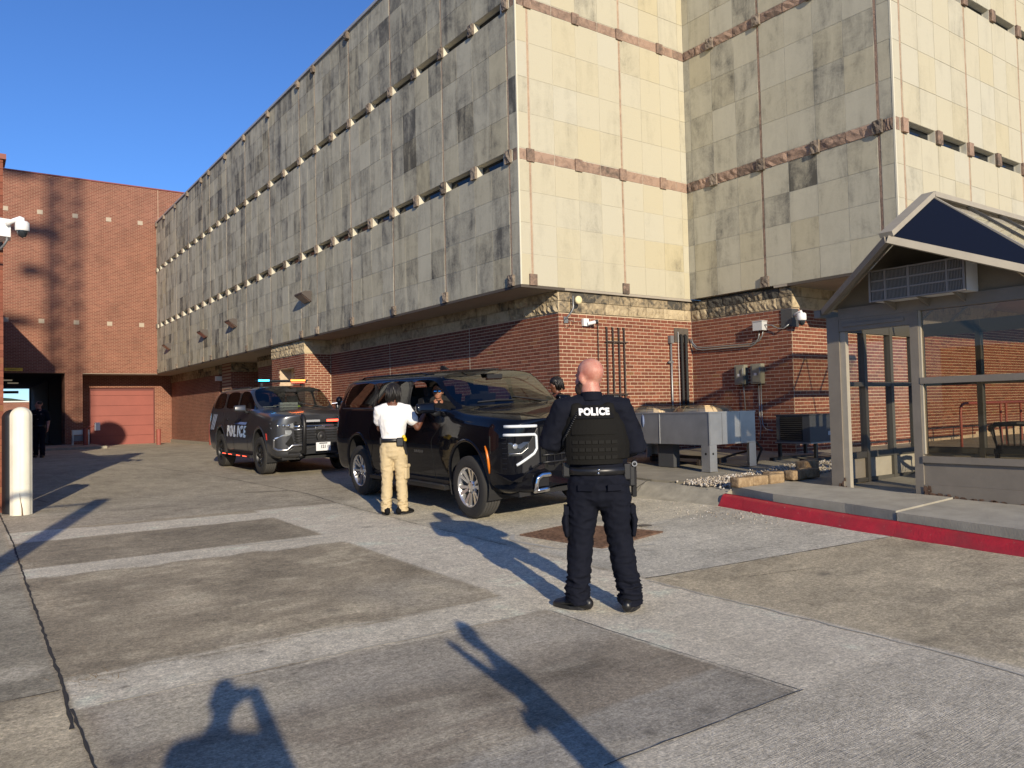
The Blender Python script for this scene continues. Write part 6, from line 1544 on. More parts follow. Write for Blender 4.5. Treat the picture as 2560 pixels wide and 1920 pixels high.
for nm, p, d in (('badge', (-.09, .150, 1.40), (.05, .012, .05)), ('name_tape', (.09, .150, 1.385), (.09, .012, .018)), ('shoulder_patch', (.285, .02, 1.36), (.012, .07, .08)), ('collar_pin', (-.03, .10, 1.50), (.02, .01, .02)), ('radio', (.0, .158, 1.24), (.05, .02, .02))):
    m = MB(); m.box(p, d); obj(nm, m, M['silver'] if nm != 'shoulder_patch' else M['white'], fo, w=False)
shoe(fo, J['an_l'], 0, M['leather'], M['trim']); shoe(fo, J['an_r'], 0, M['leather'], M['trim'])

# --- two people behind the camera whose shadows fall into the picture
def bystander(label, loc, heading, J0, slim=1.0):
    r_, J, hf = person(label, None, loc, heading, M['skinm'], dict(j=J0, fat=1.0, vox=.014)); r_.scale = (slim, slim, 1); hp, ch, nk = J['hip'], J['chest'], J['neck']
    m = MB(); limb(m, [hp, ch, nk+Vector((0, 0, -.10)), nk+Vector((0, 0, -.02))], [(.19, .15), (.21, .15), (.19, .12), (.08, .075)])
    for s, sg in (('l', -1), ('r', 1)): limb(m, [nk+Vector((sg*.08, 0, -.06)), J['sh_'+s], J['el_'+s], J['wr_'+s]], [.07, .085, .065, .045])
    fuse('jacket', m, M['blackc'], r_, .014, 2); trousers(r_, J, M['navy'], 1.05, .01); shoe(r_, J['an_l'], 0, M['leather'], M['trim']); shoe(r_, J['an_r'], 0, M['leather'], M['trim'])
    return r_, J
Jc = dict(head=(0, .0, 1.72), neck=(0, -.03, 1.57), chest=(0, -.02, 1.37), hip=(0, 0, 1.0), sh_l=(-.20, 0, 1.48), sh_r=(.20, 0, 1.48), el_l=(-.20, .2, 1.32), el_r=(.37, .06, 1.30), wr_l=(.0, .26, 1.60), wr_r=(.17, .22, 1.68),
          kn_l=(-.10, .0, .52), kn_r=(.10, 0, .52), an_l=(-.12, 0, .09), an_r=(.12, 0, .09), pn_l=(1, 0, 0), pn_r=(-1, 0, 0), hd_l=(.8, .3, .4), hd_r=(-1, .2, .2))
bystander('photographer standing at the viewpoint, outside the picture, casting the wide shadow', (-.36, -.62, 0), R(66), Jc, .82)
Jd = dict(head=(0, .03, 1.72), neck=(0, 0, 1.57), chest=(0, 0, 1.37), hip=(0, 0, 1.0), sh_l=(-.19, 0, 1.48), sh_r=(.19, 0, 1.48), el_l=(-.20, .14, 1.44), el_r=(.20, .04, 1.22), wr_l=(-.10, .26, 1.60), wr_r=(.12, .16, 1.20),
          kn_l=(-.12, .0, .52), kn_r=(.14, 0, .52), an_l=(-.16, 0, .09), an_r=(.18, 0, .09), pn_l=(1, 0, 0), pn_r=(-1, 0, 0))
bystander('second bystander outside the picture, casting the narrow shadow on the paving', (1.30, -.45, 0), R(162), Jd, .58)
# ================================================================ EQUIPMENT BY THE WALL
M['galv'] = simple('galvanised_sheet', (.46, .46, .455), .38, .7, var=.16, vscale=2.2)
M['shd'] = simple('dark_bars_and_shaded_frame', (.085, .080, .068), .5)  # dark glazing bars; on shelter wall posts and rails, shade put into the colour
M['galv2'] = simple('dull_grey_paint', (.20, .205, .205), .5, .3, var=.1)
M['dkgrey'] = simple('dark_grey_paint', (.07, .072, .075), .5, .2)
M['blackpipe'] = simple('black_insulation', (.012, .012, .012), .7)
M['greypipe'] = simple('grey_conduit', (.26, .27, .27), .4, .5)
M['rustpipe'] = simple('dark_iron_pipe', (.06, .045, .038), .7, .3)
M['lgrey'] = simple('light_grey_box', (.50, .51, .50), .5)
M['whitep'] = simple('white_plastic', (.78, .78, .76), .4)
M['olive'] = simple('olive_grey_box', (.20, .195, .15), .6, var=.12)
M['wire'] = simple('brass_wire_guard', (.38, .29, .17), .4, .7)
def sub(name, mb, mat, parent, **k): return obj(name, mb, mat, parent, **k)
cu = thing('condenser_unit', 'large galvanised two-fan condenser unit on legs beside the brick wall', 'air conditioner', (10.1, 9.2, S(10, 9)))
x0, x1, y0, y1, z0, z1 = 9.55, 10.69, 8.12, 10.45, .87, 1.385
for a, b_ in ((8.12, 9.168), (9.178, 10.45)):
    mb = MB(); mb.b2((x0, a, z0), (x0+.02, b_, z1-.004)); o = sub('side_panel', mb, M['galv'], cu)
for a, b_ in ((9.575, 9.86), (9.865, 10.30), (10.305, 10.69)):
    mb = MB(); mb.b2((a, y0, z0), (b_-.003, y0+.02, z1-.004)); sub('end_panel', mb, M['galv'], cu)
mb = MB(); mb.b2((x0+.021, y0+.021, z0+.02), (x1, y1, z1-.03)); sub('core', mb, M['dkgrey'], cu)
mb = MB(); mb.b2((x0-.008, y0-.008, z1-.02), (x1+.008, y1+.008, z1+.004)); sub('top_deck', mb, M['galv'], cu)
for yy in (8.117, 9.173):
    mb = MB(); mb.b2((x0-.008, yy-.006, z0), (x0+.0, yy+.006, z1-.02)); sub('seam', mb, simple('bright_edge', (.6, .6, .58), .3, .8), cu)
for cy in (8.72, 9.86):
    cx = 10.12; fg = MB()
    for i in range(7):
        r = .50-.012*i-.07*(i/6)**2; z = z1+.01+.014*i
        fg.tube([(cx+math.cos(a)*r, cy+math.sin(a)*r, z) for a in np.linspace(0, 2*math.pi, 33)], .003, 4)
    for i in range(1, 8):
        r = .42-.05*i; fg.tube([(cx+math.cos(a)*r, cy+math.sin(a)*r, z1+.10) for a in np.linspace(0, 2*math.pi, 25)], .003, 4)
    for i in range(12):
        a = 2*math.pi*i/12; fg.tube([(cx+math.cos(a)*.50, cy+math.sin(a)*.50, z1+.01), (cx+math.cos(a)*.41, cy+math.sin(a)*.41, z1+.10), (cx, cy, z1+.105)], .004, 4)
    g_ = sub('fan_guard', fg, M['wire'], cu)
    mb = MB(); mb.lathe([(.43, z1), (.40, z1+.06), (.36, z1+.055), (.36, z1)], (cx, cy, 0), n=32); sub('fan_ring', mb, M['silver'], cu, smooth=True)
    mb = MB(); mb.cyl((cx, cy, z1), (cx, cy, z1+.07), .10, 16)
    sub('fan_motor', mb, M['galv2'], cu)
    for i in range(4):
        a = math.pi/2*i+.3; c, s_ = math.cos(a), math.sin(a); mb = MB()
        mb.add([(cx+c*.1-s_*.05, cy+s_*.1+c*.05, z1+.03), (cx+c*.36-s_*.12, cy+s_*.36+c*.12, z1+.05), (cx+c*.36+s_*.12, cy+s_*.36-c*.12, z1+.015), (cx+c*.1+s_*.05, cy+s_*.1-c*.05, z1+.02)], [(0, 1, 2, 3)]); sub('fan_blade', mb, M['galv2'], cu)
for (x, y, sx, sy) in ((x0+.0, y0, 1, 1), (x1-.0, y0, -1, 1), (x0, y1, 1, -1), (x1, y1, -1, -1), ):
    mb = MB(); zb = S(x, y)+.035
    mb.b2((x, y, zb), (x+sx*.17, y+sy*.012, z0-.002)); mb.b2((x, y+sy*.013, zb), (x+sx*.012, y+sy*.17, z0-.002)); mb.b2((x-.0, y, zb-.012), (x+sx*.18, y+sy*.18, zb-.001)); sub('leg', mb, M['galv'], cu)
mb = MB(); mb.b2((x0+.15, 9.02, S(x0, 9)+.03), (x0+.3, 9.36, z0-.002)); sub('middle_leg', mb, M['dkgrey'], cu)
for dx in (.08,):
    for (px, py, nx_, ny_) in ((x0+dx, y0-.002, 0, 1), (x0-.002, y0+dx, 1, 0)):
        mb = MB(); mb.cyl((px, py, .73), (px+nx_*.004, py+ny_*.004, .73), .020, 14); sub('leg_hole', mb, M['seam'], cu)
# clutter beneath
mb = MB()
for yy in (8.9, 10.0): mb.b2((10.2, yy, S(10, yy)+.03), (10.9, yy+.06, S(10, yy)+.12))
mb.b2((10.3, 8.9, S(10, 9)+.121), (10.36, 10.1, S(10, 9)+.17)); mb.tube([(10.1, 9.5, .55), (10.4, 9.3, .48), (10.9, 9.2, .5), (11.3, 9.0, .62), (11.2, 8.6, .7)], .02, 8); mb.tube([(10.75, 8.25, .95), (10.95, 8.2, .75), (10.92, 8.3, .5), (10.7, 8.4, .45)], .022, 8)
tag(obj('skid_frame', mb, M['rustpipe'], None, smooth=False), 'dark skid rails and hoses lying under the condenser units', 'metal frame')
# small condenser on its stand
su = thing('small_condenser', 'small dark grey condensing unit with louvred front on a black stand', 'air conditioner', (12.0, 8.1, S(12, 8)))
mb = MB(); mb.b2((11.72, 7.80, .825), (12.62, 8.46, 1.285)); sub('casing', mb, M['dkgrey'], su)
mb = MB(); mb.b2((11.70, 7.78, 1.2855), (12.64, 8.48, 1.30)); sub('lid', mb, M['dkgrey'], su)
for i in range(11):
    z = .875+.036*i; mb = MB(); mb.box((11.712, 8.16, z), (.012, .42, .012), (0, R(30), 0)); sub('louvre_slat', mb, M['trim'], su)
mb = MB(); mb.b2((11.716, 7.94, .855), (11.7195, 8.38, 1.262)); sub('coil_opening', mb, M['seam'], su)
mb = MB(); mb.b2((12.25, 7.795, .93), (12.32, 7.7985, 1.0)); sub('label_plate', mb, M['lgrey'], su)
mb = MB(); mb.b2((11.70, 7.78, .80), (12.64, 8.48, .824)); sub('base_pan', mb, M['greypipe'], su)
for (x, y) in ((11.9, 7.82), (12.55, 7.82), (11.75, 8.42), (12.5, 8.42)):
    mb = MB(); mb.b2((x-.025, y-.025, S(x, y)+.06), (x+.025, y+.025, .799)); sub('leg', mb, M['trim'], su)
mb = MB(); mb.b2((11.5, 7.78, S(12, 8)+.0), (12.9, 7.87, S(12, 8)+.06)); mb.b2((11.5, 8.38, S(12, 8)+.0), (12.9, 8.46, S(12, 8)+.06)); sub('skid', mb, M['trim'], su)
def pipe(name, lab, cat, pts, r, mat, grp=None, n=8):
    mb = MB(); mb.tube(pts, r, n); return tag(obj(name, mb, mat, smooth=True), lab, cat, grp)
yw = YBk-.045
pos = ['leftmost', 'second', 'third', 'rightmost']
for i, x in enumerate((10.33, 10.49, 10.65, 10.79)):
    pipe('wall_pipe', f'{pos[i]} of the four dark vertical pipes on the sunlit brick wall', 'pipe', [(x, yw+.04, 3.06), (x, yw, 3.05), (x, yw, 1.1), (x, yw, S(x, yw)+.25)], .017, M['rustpipe'], 'four dark pipes on the brick wall')
for z in (2.78, 1.75):
    mb = MB(); mb.b2((10.27, yw-.03, z-.012), (10.86, yw-.018, z+.012)); tag(obj('pipe_bracket', mb, M['rustpipe']), 'flat steel strut across the four dark pipes, ' + ('upper one' if z > 2 else 'lower one behind the condenser'), 'bracket', 'struts holding the four pipes')
pipe('thin_conduit', 'thin iron conduit just left of the four dark pipes', 'conduit', [(10.10, yw, 3.12), (10.10, yw, 1.2)], .009, M['rustpipe'])
t = thing('conduit_with_fitting', 'grey conduit with a square top fitting left of the black insulated pipes', 'conduit', (12.12, yw, S(12, 11)))
mb = MB(); mb.tube([(12.12, yw, 2.9), (12.12, yw, 1.6), (12.12, yw, .7)], .022, 8); sub('tube', mb, M['greypipe'], t, smooth=True); mb = MB(); mb.b2((12.07, yw-.04, 2.80), (12.17, yw+.03, 2.96)); sub('fitting', mb, M['galv2'], t); mb = MB(); mb.b2((12.02, yw-.02, 2.385), (12.16, yw-.0, 2.43)); sub('clamp', mb, M['galv2'], t)
mb = MB(); mb.b2((12.26, YBk-.022, 2.83), (12.69, YBk-.010, 3.13)); tag(obj('blanking_panel', mb, simple('brown_tile', (.095, .08, .065), .6, var=.2)), 'square dark brown panel in the sunlit wall behind the black pipes', 'wall panel')
for i, x in enumerate((12.43, 12.56)):
    pipe('insulated_pipe', ('left' if i == 0 else 'right') + ' of the two thick black insulated pipes in the wall corner', 'pipe', [(x, yw+.02, 2.98), (x, yw-.02, 2.95), (x, yw-.02, 1.3), (x, yw-.03, .75)], .035, M['blackpipe'], 'black insulated pipes')
pipe('thin_line', 'thin pale copper line left of the black insulated pipes', 'pipe', [(12.345, yw, 3.05), (12.345, yw, 1.0)], .007, M['lgrey'])
xw = XA2-.045
for i, dz in enumerate((0, .045)):
    pipe('wall_conduit', ('lower' if i == 0 else 'upper') + ' of two grey conduits running across the brick to the junction box', 'conduit', [(xw-.05, 11.27-.06*i, 2.92), (xw-.03, 11.20, 2.78+dz), (xw-.02, 11.10, 2.68+dz), (xw, 10.95, 2.655+dz), (xw, 9.72-.0*i, 2.64+dz), (xw, 9.60-.09*i+.03, 2.68+dz), (xw, 9.52-.09*i+.03, 2.78+dz), (xw, 9.49-.08*i+.03, 2.93)], .014, M['greypipe'], 'conduits on the brick wall')
t = thing('junction_box', 'light grey metal junction box high on the brick wall', 'junction box', (XA2, 9.47, 3.0))
mb = MB(); mb.b2((XA2-.17, 9.37, 2.92), (XA2-.008, 9.585, 3.09)); sub('box', mb, M['lgrey'], t); mb = MB(); mb.b2((XA2-.18, 9.36, 3.0905), (XA2-.006, 9.595, 3.105)); sub('lid', mb, M['lgrey'], t)
pipe('flex_conduit', 'grey flexible conduit from the junction box to the corner dome camera', 'conduit', [(XA2-.09, 9.36, 3.02), (XA2-.07, 9.22, 3.0), (XA2-.06, 9.08, 2.92), (XA2-.08, 8.95, 2.91), (XA2-.04, 8.85, 2.99)], .012, M['greypipe'])
for i, (ya, yb_, lab) in enumerate(((9.86, 10.09, 'left of two olive grey disconnect switches on the shaded brick'), (9.46, 9.70, 'right of two olive grey disconnect switches on the shaded brick'))):
    t = thing('disconnect_switch', lab, 'electrical box', (XA2, (ya+yb_)/2, 1.9), 'disconnect switches on the brick wall'); z_a, z_b = 1.89, 2.28
    mb = MB(); mb.b2((XA2-.13, ya, z_a), (XA2-.008, yb_, z_b)); sub('box', mb, M['olive'], t); mb = MB(); mb.b2((XA2-.145, ya+.01, z_a+.03), (XA2-.131, yb_-.05, z_b-.03)); sub('door', mb, M['olive'], t)
    mb = MB(); mb.tube([(XA2-.14, ya+.03, z_b-.1), (XA2-.17, ya-.005, z_b-.08), (XA2-.17, ya-.005, z_b-.2)], .010, 6); sub('lever', mb, M['galv2'], t); mb = MB(); mb.b2((XA2-.147, (ya+yb_)/2-.03, z_a+.16), (XA2-.1455, (ya+yb_)/2+.03, z_a+.21)); sub('label_plate', mb, M['lgrey'], t)
pipe('switch_conduit', 'grey conduit dropping from the left disconnect switch', 'conduit', [(xw, 9.95, 1.89), (xw, 9.93, 1.7), (xw, 9.91, 1.2)], .012, M['greypipe'])
for i, yy in enumerate((9.58, 9.53)):
    pipe('switch_conduit', ('left' if not i else 'right') + ' of two grey conduits dropping from the right disconnect switch', 'conduit', [(xw, yy, 1.89), (xw, yy, 1.2), (xw, yy-.02-.0*i, 1.08), (xw-.05, yy-.12, 1.0) if i else (xw, yy, .9), (xw-.1, yy-.3, .98) if i else (xw, yy, .8)], .013, M['greypipe'])
pipe('link_conduit', 'short conduit joining the two disconnect switches', 'conduit', [(xw, 9.86, 1.93), (xw, 9.70, 1.93)], .010, M['greypipe'])
# dome cameras
def dome(root, c, r, out):
    mb = MB(); mb.lathe([(0, .11), (r*.75, .105), (r*.98, .08), (r, .03), (r*1.0, -.02), (r*.9, -.035)], c, n=28); sub('dome_housing', mb, M['whitep'], root, smooth=True)
    mb = MB(); mb.lathe([(r*.74, -.035), (r*.72, -.07), (r*.5, -.115), (0, -.135)], c, n=24); sub('dome_bubble', mb, M['dkglass'], root, smooth=True)
t = thing('dome_camera', 'white dome security camera on the corner of the brick wall', 'security camera', (12.75, 8.78, 3.1), 'dome cameras')
mb = MB(); mb.b2((12.79, YB2-.02, 2.94), (13.0, YB2-.008, 3.28)); mb.b2((XA2-.02, YB2-.02, 2.94), (XA2-.0085, YB2+.22, 3.28)); sub('corner_plate', mb, M['dkgrey'], t)
mb = MB(); mb.tube([(12.86, YB2-.02, 3.14), (12.82, 8.72, 3.17), (12.80, 8.62, 3.20), (12.80, 8.60, 3.14)], .03, 8); sub('arm', mb, M['whitep'], t, smooth=True); dome(t, (12.76, 8.58, 3.06), .085, 0)
t = thing('dome_camera', 'white dome security camera on an arm at the left edge brick wing', 'security camera', (.56, 13.4, 4.3), 'dome cameras')
mb = MB(); mb.b2((.47, 13.80, 4.06), (.545, 13.875, 4.55)); sub('mount_plate', mb, M['dkgrey'], t)
mb = MB(); q = [(.45, 13.38), (.50, 13.30), (.63, 13.33), (.64, 13.62), (.50, 13.80), (.44, 13.7)]; mb.prism([(x, y, 4.17) for x, y in q], (0, 0, .26)); sub('housing', mb, M['whitep'], t)
mb = MB(); mb.tube([(.58, 13.3, 4.34), (.66, 13.26, 4.40), (.74, 13.24, 4.44), (.77, 13.24, 4.43), (.775, 13.24, 4.36)], .032, 10); sub('arm', mb, M['whitep'], t, smooth=True); dome(t, (.768, 13.24, 4.29), .092, 0)
mb = MB(); mb.tube([(.585, 13.34, 4.17), (.585, 13.34, 4.12), (.55, 13.36, 4.05), (.48, 13.5, 3.98), (.42, 13.7, 3.92)], .016, 8); sub('cable', mb, M['galv2'], t, smooth=True)
t = thing('bullet_camera', 'white bullet camera box under the stone course on the brick wall', 'security camera', (9.78, YBk, 3.12))
mb = MB(); mb.b2((9.72, YBk-.07, 3.06), (9.85, YBk-.008, 3.20)); sub('box', mb, M['whitep'], t); mb = MB(); mb.cyl((9.80, YBk-.09, 3.10), (9.93, YBk-.16, 3.13), .035, 14); sub('barrel', mb, M['whitep'], t, smooth=False); mb = MB(); mb.cyl((9.931, YBk-.161, 3.1305), (9.975, YBk-.18, 3.14), .042, 14); sub('hood', mb, M['trim'], t)
t = thing('antenna_dish', 'small round cream radio dish on a bent mast at the wall corner', 'antenna', (9.4, YBk, 3.4))
mb = MB(); mb.lathe([(0, -.03), (.05, -.034), (.077, -.02), (.08, .0), (.07, .035), (0, .05)], (9.49, YBk-.20, 3.52), 'Y', 28); sub('dish', mb, simple('cream_plastic', (.70, .62, .36), .5), t, smooth=True)
mb = MB(); mb.tube([(9.41, YBk-.14, 3.60), (9.41, YBk-.14, 3.38), (9.38, YBk-.12, 3.30), (9.32, YBk-.05, 3.20), (9.31, YBk-.02, 3.17)], .016, 8); sub('mast', mb, M['greypipe'], t, smooth=True); mb = MB(); mb.b2((9.27, YBk-.03, 3.10), (9.37, YBk-.01, 3.22)); sub('foot', mb, M['greypipe'], t)
mb = MB(); mb.tube([(9.33+.09*math.cos(a)*.8, YBk-.04, 3.10+.09*math.sin(a)) for a in np.linspace(0, 6.0, 20)], .004, 4); mb.tube([(9.42+.06*math.cos(a), YBk-.05, 3.12+.08*math.sin(a)) for a in np.linspace(1, 6.9, 18)], .003, 4); sub('cable_coil', mb, M['trim'], t)
pipe('camera_cable', 'thin cable from the dish to the bullet camera', 'cable', [(9.42, YBk-.02, 3.16), (9.55, YBk-.02, 3.13), (9.72, YBk-.03, 3.16)], .003, M['greypipe'])
t = thing('flood_light', 'white flood light in the shade at the brick recess corner', 'wall light', (9.25, U(52.2), 3.1))
mb = MB(); mb.b2((9.05, 34.55, 3.02), (9.33, 34.73, 3.22)); sub('head', mb, M['whitep'], t); mb = MB(); mb.b2((9.34, 34.6, 2.9), (9.55, 34.76, 3.15)); sub('bracket', mb, M['trim'], t)
# ================================================================ LEFT AND FAR STREET FURNITURE
M['bol'] = simple('cream_bollard_sleeve', (.74, .71, .58), .45, var=.07, vscale=5)
def bollard(lab, x, y, h, r, mat):
    t = thing('bollard', lab, 'bollard', (x, y, G(x, y)), 'bollards by the left brick wing'); z = G(x, y); mb = MB(); n = 48; prof = [(1.0, 0), (1, h-r*.95)]+[(math.cos(a), h-r*.95+math.sin(a)*r*.95) for a in np.linspace(.12, math.pi/2-.02, 9)]
    vs = []
    for q, zz in prof:
        for j in range(n):
            a = 2*math.pi*j/n; rib = 1.0-(.045 if (j % 8) in (3, 4) else 0)
            vs.append((x+math.cos(a)*r*q*rib, y+math.sin(a)*r*q*rib, z+zz))
    k_ = len(prof); mb.add(vs, [(i*n+j, i*n+(j+1) % n, (i+1)*n+(j+1) % n, (i+1)*n+j) for i in range(k_-1) for j in range(n)]+[tuple((k_-1)*n+j for j in range(n))]); sub('sleeve', mb, mat, t, smooth=True); return t
t = bollard('cream fluted bollard standing in front, in full sun', .757, 13.42, 1.565, .143, M['bol'])
mb = MB(); mb.tube([(.757-.03, 13.278, G(.7, 13.4)+.32), (.757-.015, 13.277, G(.7, 13.4)+.2), (.757+.0, 13.277, G(.7, 13.4)+.1), (.757+.005, 13.277, G(.7, 13.4))], [.002, .004, .009, .012], 5); sub('crack', mb, M['rust'], t)
bollard('bollard coloured dark for shade, half hidden behind the cream one', .665, 13.70, 1.53, .135, M['trim'])  # near-black colour stands in for the shade on this bollard
def redpost(lab, x, y, w, h):
    mb = MB(); z = G(x, y); mb.lathe([(w, -.05), (w, h-.02), (w*.9, h), (0, h)], (x, y, z), n=20); return tag(obj('red_bollard', mb, M['redpost'], smooth=False), lab, 'bollard', 'red painted steel bollards')
redpost('red bollard just right of the overhead door', 8.0, 41.0, .105, .76); redpost('red bollard by the recessed brick wall, nearer one', 9.10, 35.5, .127, .93)
t = thing('card_reader_post', 'red post with a white card reader box on an arm left of the overhead door', 'card reader', (4.79, 40.5, G(4.8, 40.5)))
mb = MB(); mb.cyl((4.79, 40.5, .1), (4.79, 40.5, 1.08), .10, 20); sub('post', mb, M['redpost'], t); mb = MB(); mb.tube([(4.79, 40.5, 1.08), (4.9, 40.48, 1.15), (5.18, 40.45, 1.18)], .035, 8); sub('arm', mb, M['redpost'], t, smooth=True); mb = MB(); mb.b2((5.15, 40.36, .975), (5.37, 40.46, 1.34)); sub('reader_box', mb, M['whitep'], t)
t = thing('tool_cabinet', 'grey metal cabinet on legs beside the dark tunnel mouth', 'cabinet', (4.64, 40.9, G(4.6, 41)))
mb = MB(); mb.b2((4.29, 40.8, .80), (4.99, 41.2, 1.01)); sub('box', mb, M['galv'], t); mb = MB(); mb.b2((4.33, 40.84, .50), (4.95, 41.16, .76)); sub('mesh_basket', mb, M['galv2'], t)
for x in (4.32, 4.96):
    for y in (40.82, 41.17): mb = MB(); mb.b2((x-.02, y-.02, .17), (x+.02, y+.02, .8)); sub('leg', mb, M['galv'], t)
mb = MB(); mb.b2((3.0, 37.8, .1), (5.3, 42.35, G(4, 40)+.13)); struct(obj('kerb_island', mb, M['concrete']))
# ================================================================ SHELTER
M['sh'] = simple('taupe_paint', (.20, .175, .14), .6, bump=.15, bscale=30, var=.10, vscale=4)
M['shl'] = simple('taupe_paint_lit_tone', (.34, .305, .24), .6, var=.08)  # taupe lightened for the sunlit jambs and right rake; light put into colour
M['ply'] = simple('tan_soffit_board', (.20, .165, .115), .8, var=.1, vscale=3)
M['rustp'] = M['rust']
sh = thing('guard_shelter', 'taupe framed glass guard shelter with a peaked prow roof, rust at its feet', 'shelter', (10.4, 4.5, S(10, 4.5)))
XF, XBs = 9.30, 11.55; YL, YR = 5.89, 3.10
def sb(name, a, b_, mat='sh', label=None):
    mb = MB(); mb.b2(a, b_); return obj(name, mb, M[mat], sh, label=label)
def zb(x, y): return S(x, y)-.0
d = .09
sb('corner_post', (XF, 5.72, zb(XF, 5.8)), (XF+.14, YL, 2.60)); sb('door_jamb', (XF+.02, 5.645, zb(XF, 5.7)), (XF+d, 5.719, 2.40), 'shl')
sb('door_post', (XF, 4.70, zb(XF, 4.7)), (XF+.12, 4.80, 2.56)); sb('window_jamb', (XF+.01, 4.675, .86), (XF+.08, 4.699, 2.56), 'shl')
sb('corner_post', (XF, YR, zb(XF, YR)), (XF+.14, YR+.14, 2.60))
sb('door_header', (XF+.005, 4.801, 2.405), (XF+d, 5.719, 2.56)); sb('header_moulding', (XF-.012, 4.86, 2.46), (XF+.004, 5.66, 2.50))
sb('eave_beam', (XF, YR+.141, 2.561), (XF+.13, 5.719, 2.70))
sb('mid_rail', (XF-.005, YR+.141, 1.69), (XF+.09, 4.699, 1.765)); sb('sill_rail', (XF-.015, YR+.141, .76), (XF+.10, 4.699, .835))
sb('lower_panel', (XF+.02, YR+.141, .50), (XF+.07, 4.699, .759)); sb('kick_panel', (XF+.0, YR+.141, S(9.3, 3.6)+.02), (XF+.08, 4.699, .499))
sb('floor_strip', (XF+.0, 4.801, S(9.3, 5)-.02), (XF+.06, 5.64, S(9.3, 5.2)+.025), 'sh')
for z0, z1 in ((.836, 1.689), (1.766, 2.56)):
    mb = MB(); mb.b2((XF+.04, YR+.141, z0), (XF+.046, 4.675, z1)); obj('window_pane', mb, M['bronze'], sh)
# left wall (seen from inside) and back wall
def wall_frames(axis, c, s0, s1, posts, glassmat):
    pts = [s0]+posts+[s1]
    def P(s, z, dd): return (s, c+dd, z) if axis == 'x' else (c+dd, s, z)
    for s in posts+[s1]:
        mb = MB(); mb.b2(P(s-.035, .33, -.05), P(s+.035, 2.6, .04)); obj('wall_post', mb, M['shd'], sh)  # posts darkened by colour, standing in for the front frame's shade
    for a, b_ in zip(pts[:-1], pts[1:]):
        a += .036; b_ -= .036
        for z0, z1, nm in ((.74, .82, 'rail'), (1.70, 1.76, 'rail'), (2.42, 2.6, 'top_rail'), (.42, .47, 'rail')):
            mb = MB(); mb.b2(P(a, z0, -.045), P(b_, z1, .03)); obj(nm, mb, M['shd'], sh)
        for z0, z1 in ((.33, .419), (.471, .739)):
            mb = MB(); mb.b2(P(a, z0, -.01), P(b_, z1, .02)); obj('panel', mb, M['shl'], sh)
        for z0, z1 in ((.821, 1.699), (1.761, 2.419)):
            mb = MB(); mb.b2(P(a, z0, 0), P(b_, z1, .005)); obj('window_pane', mb, M[glassmat], sh)
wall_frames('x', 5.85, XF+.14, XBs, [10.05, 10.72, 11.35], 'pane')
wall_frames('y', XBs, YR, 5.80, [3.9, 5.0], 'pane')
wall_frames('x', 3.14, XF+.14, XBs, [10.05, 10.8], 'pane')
# gable board, grille box
mb = MB(); mb.prism([(XF+.03, YR+.1, 2.701), (XF+.03, YL-.1, 2.701), (XF+.03, 4.5, 3.80)], (.03, 0, 0)); obj('gable_board', mb, M['ply'], sh)
M['hframe'] = simple('brown_grey_frame', (.26, .23, .20), .5)
hb = thing('heater_grille', 'boxed metal louvre grille under the shelter gable', 'heater', (9.1, 4.5, 2.9))
mb = MB(); mb.b2((9.02, 4.02, 2.70), (XF+.02, 5.10, 3.06)); obj('casing', mb, M['whitep'], hb)
mb = MB(); mb.b2((9.005, 4.01, 2.69), (9.019, 5.11, 3.07)); obj('backing', mb, simple('dark_brown_back', (.06, .05, .04), .8), hb)
for y in (4.01, 4.19, 4.62, 4.90, 5.09):
    mb = MB(); mb.b2((8.985, y, 2.69), (9.004, y+.025, 3.07)); obj('frame_bar', mb, M['hframe'], hb)
for z in (2.69, 2.815, 2.93, 3.05):
    mb = MB(); mb.b2((8.987, 4.036, z), (9.003, 5.085, z+.018)); obj('frame_bar', mb, M['hframe'], hb)
mb = MB()
for i in range(64):
    y = 4.05+.0162*i; mb.b2((8.992, y, 2.71), (9.001, y+.005, 3.045))
o = obj('louvre_fins', mb, simple('pale_louvre', (.34, .31, .27), .5, .2), hb); o['kind'] = 'stuff'
for y in (4.15, 4.55, 4.95):
    mb = MB(); mb.prism([(9.03, y, 2.695), (XF-.001, y, 2.695), (XF-.001, y, 2.60)], (0, .02, 0)); obj('bracket', mb, M['sh'], hb)
# roof
P0, P1, CL, CR, RE = Vector((8.30, 4.5, 3.32)), Vector((9.28, 4.5, 3.90)), Vector((9.26, 5.90, 2.68)), Vector((9.24, 3.02, 2.66)), Vector((13.6, 4.5, 3.90))
def beam(name, a, b_, w, h, mat='sh', up=(0, 0, 1)):
    a, b_ = Vector(a), Vector(b_); d_ = (b_-a).normalized(); u_ = Vector(up); s_ = d_.cross(u_).normalized(); u_ = s_.cross(d_).normalized(); mb = MB()
    V = [p+s_*w/2*i+u_*h/2*j for p in (a, b_) for i, j in ((-1, -1), (1, -1), (1, 1), (-1, 1))]
    mb.add(V, [(0, 1, 2, 3), (7, 6, 5, 4), (0, 4, 5, 1), (1, 5, 6, 2), (2, 6, 7, 3), (3, 7, 4, 0)]); return obj(name, mb, M[mat], sh)
beam('prow_ridge_cap', P0, P1, .15, .06, 'shl'); beam('ridge_cap', P1, RE, .15, .06, 'shl')
for C_ in (CL, CR):
    beam('prow_rake', P0+Vector((.02, 0, -.05)), C_, .06, .08, 'shl' if C_ is CR else 'sh'); beam('valley_bar', P1+Vector((.02, 0, -.03)), C_+Vector((.06, 0, 0)), .07, .07, 'shl')  # right rake takes the paler colour as its sunlight
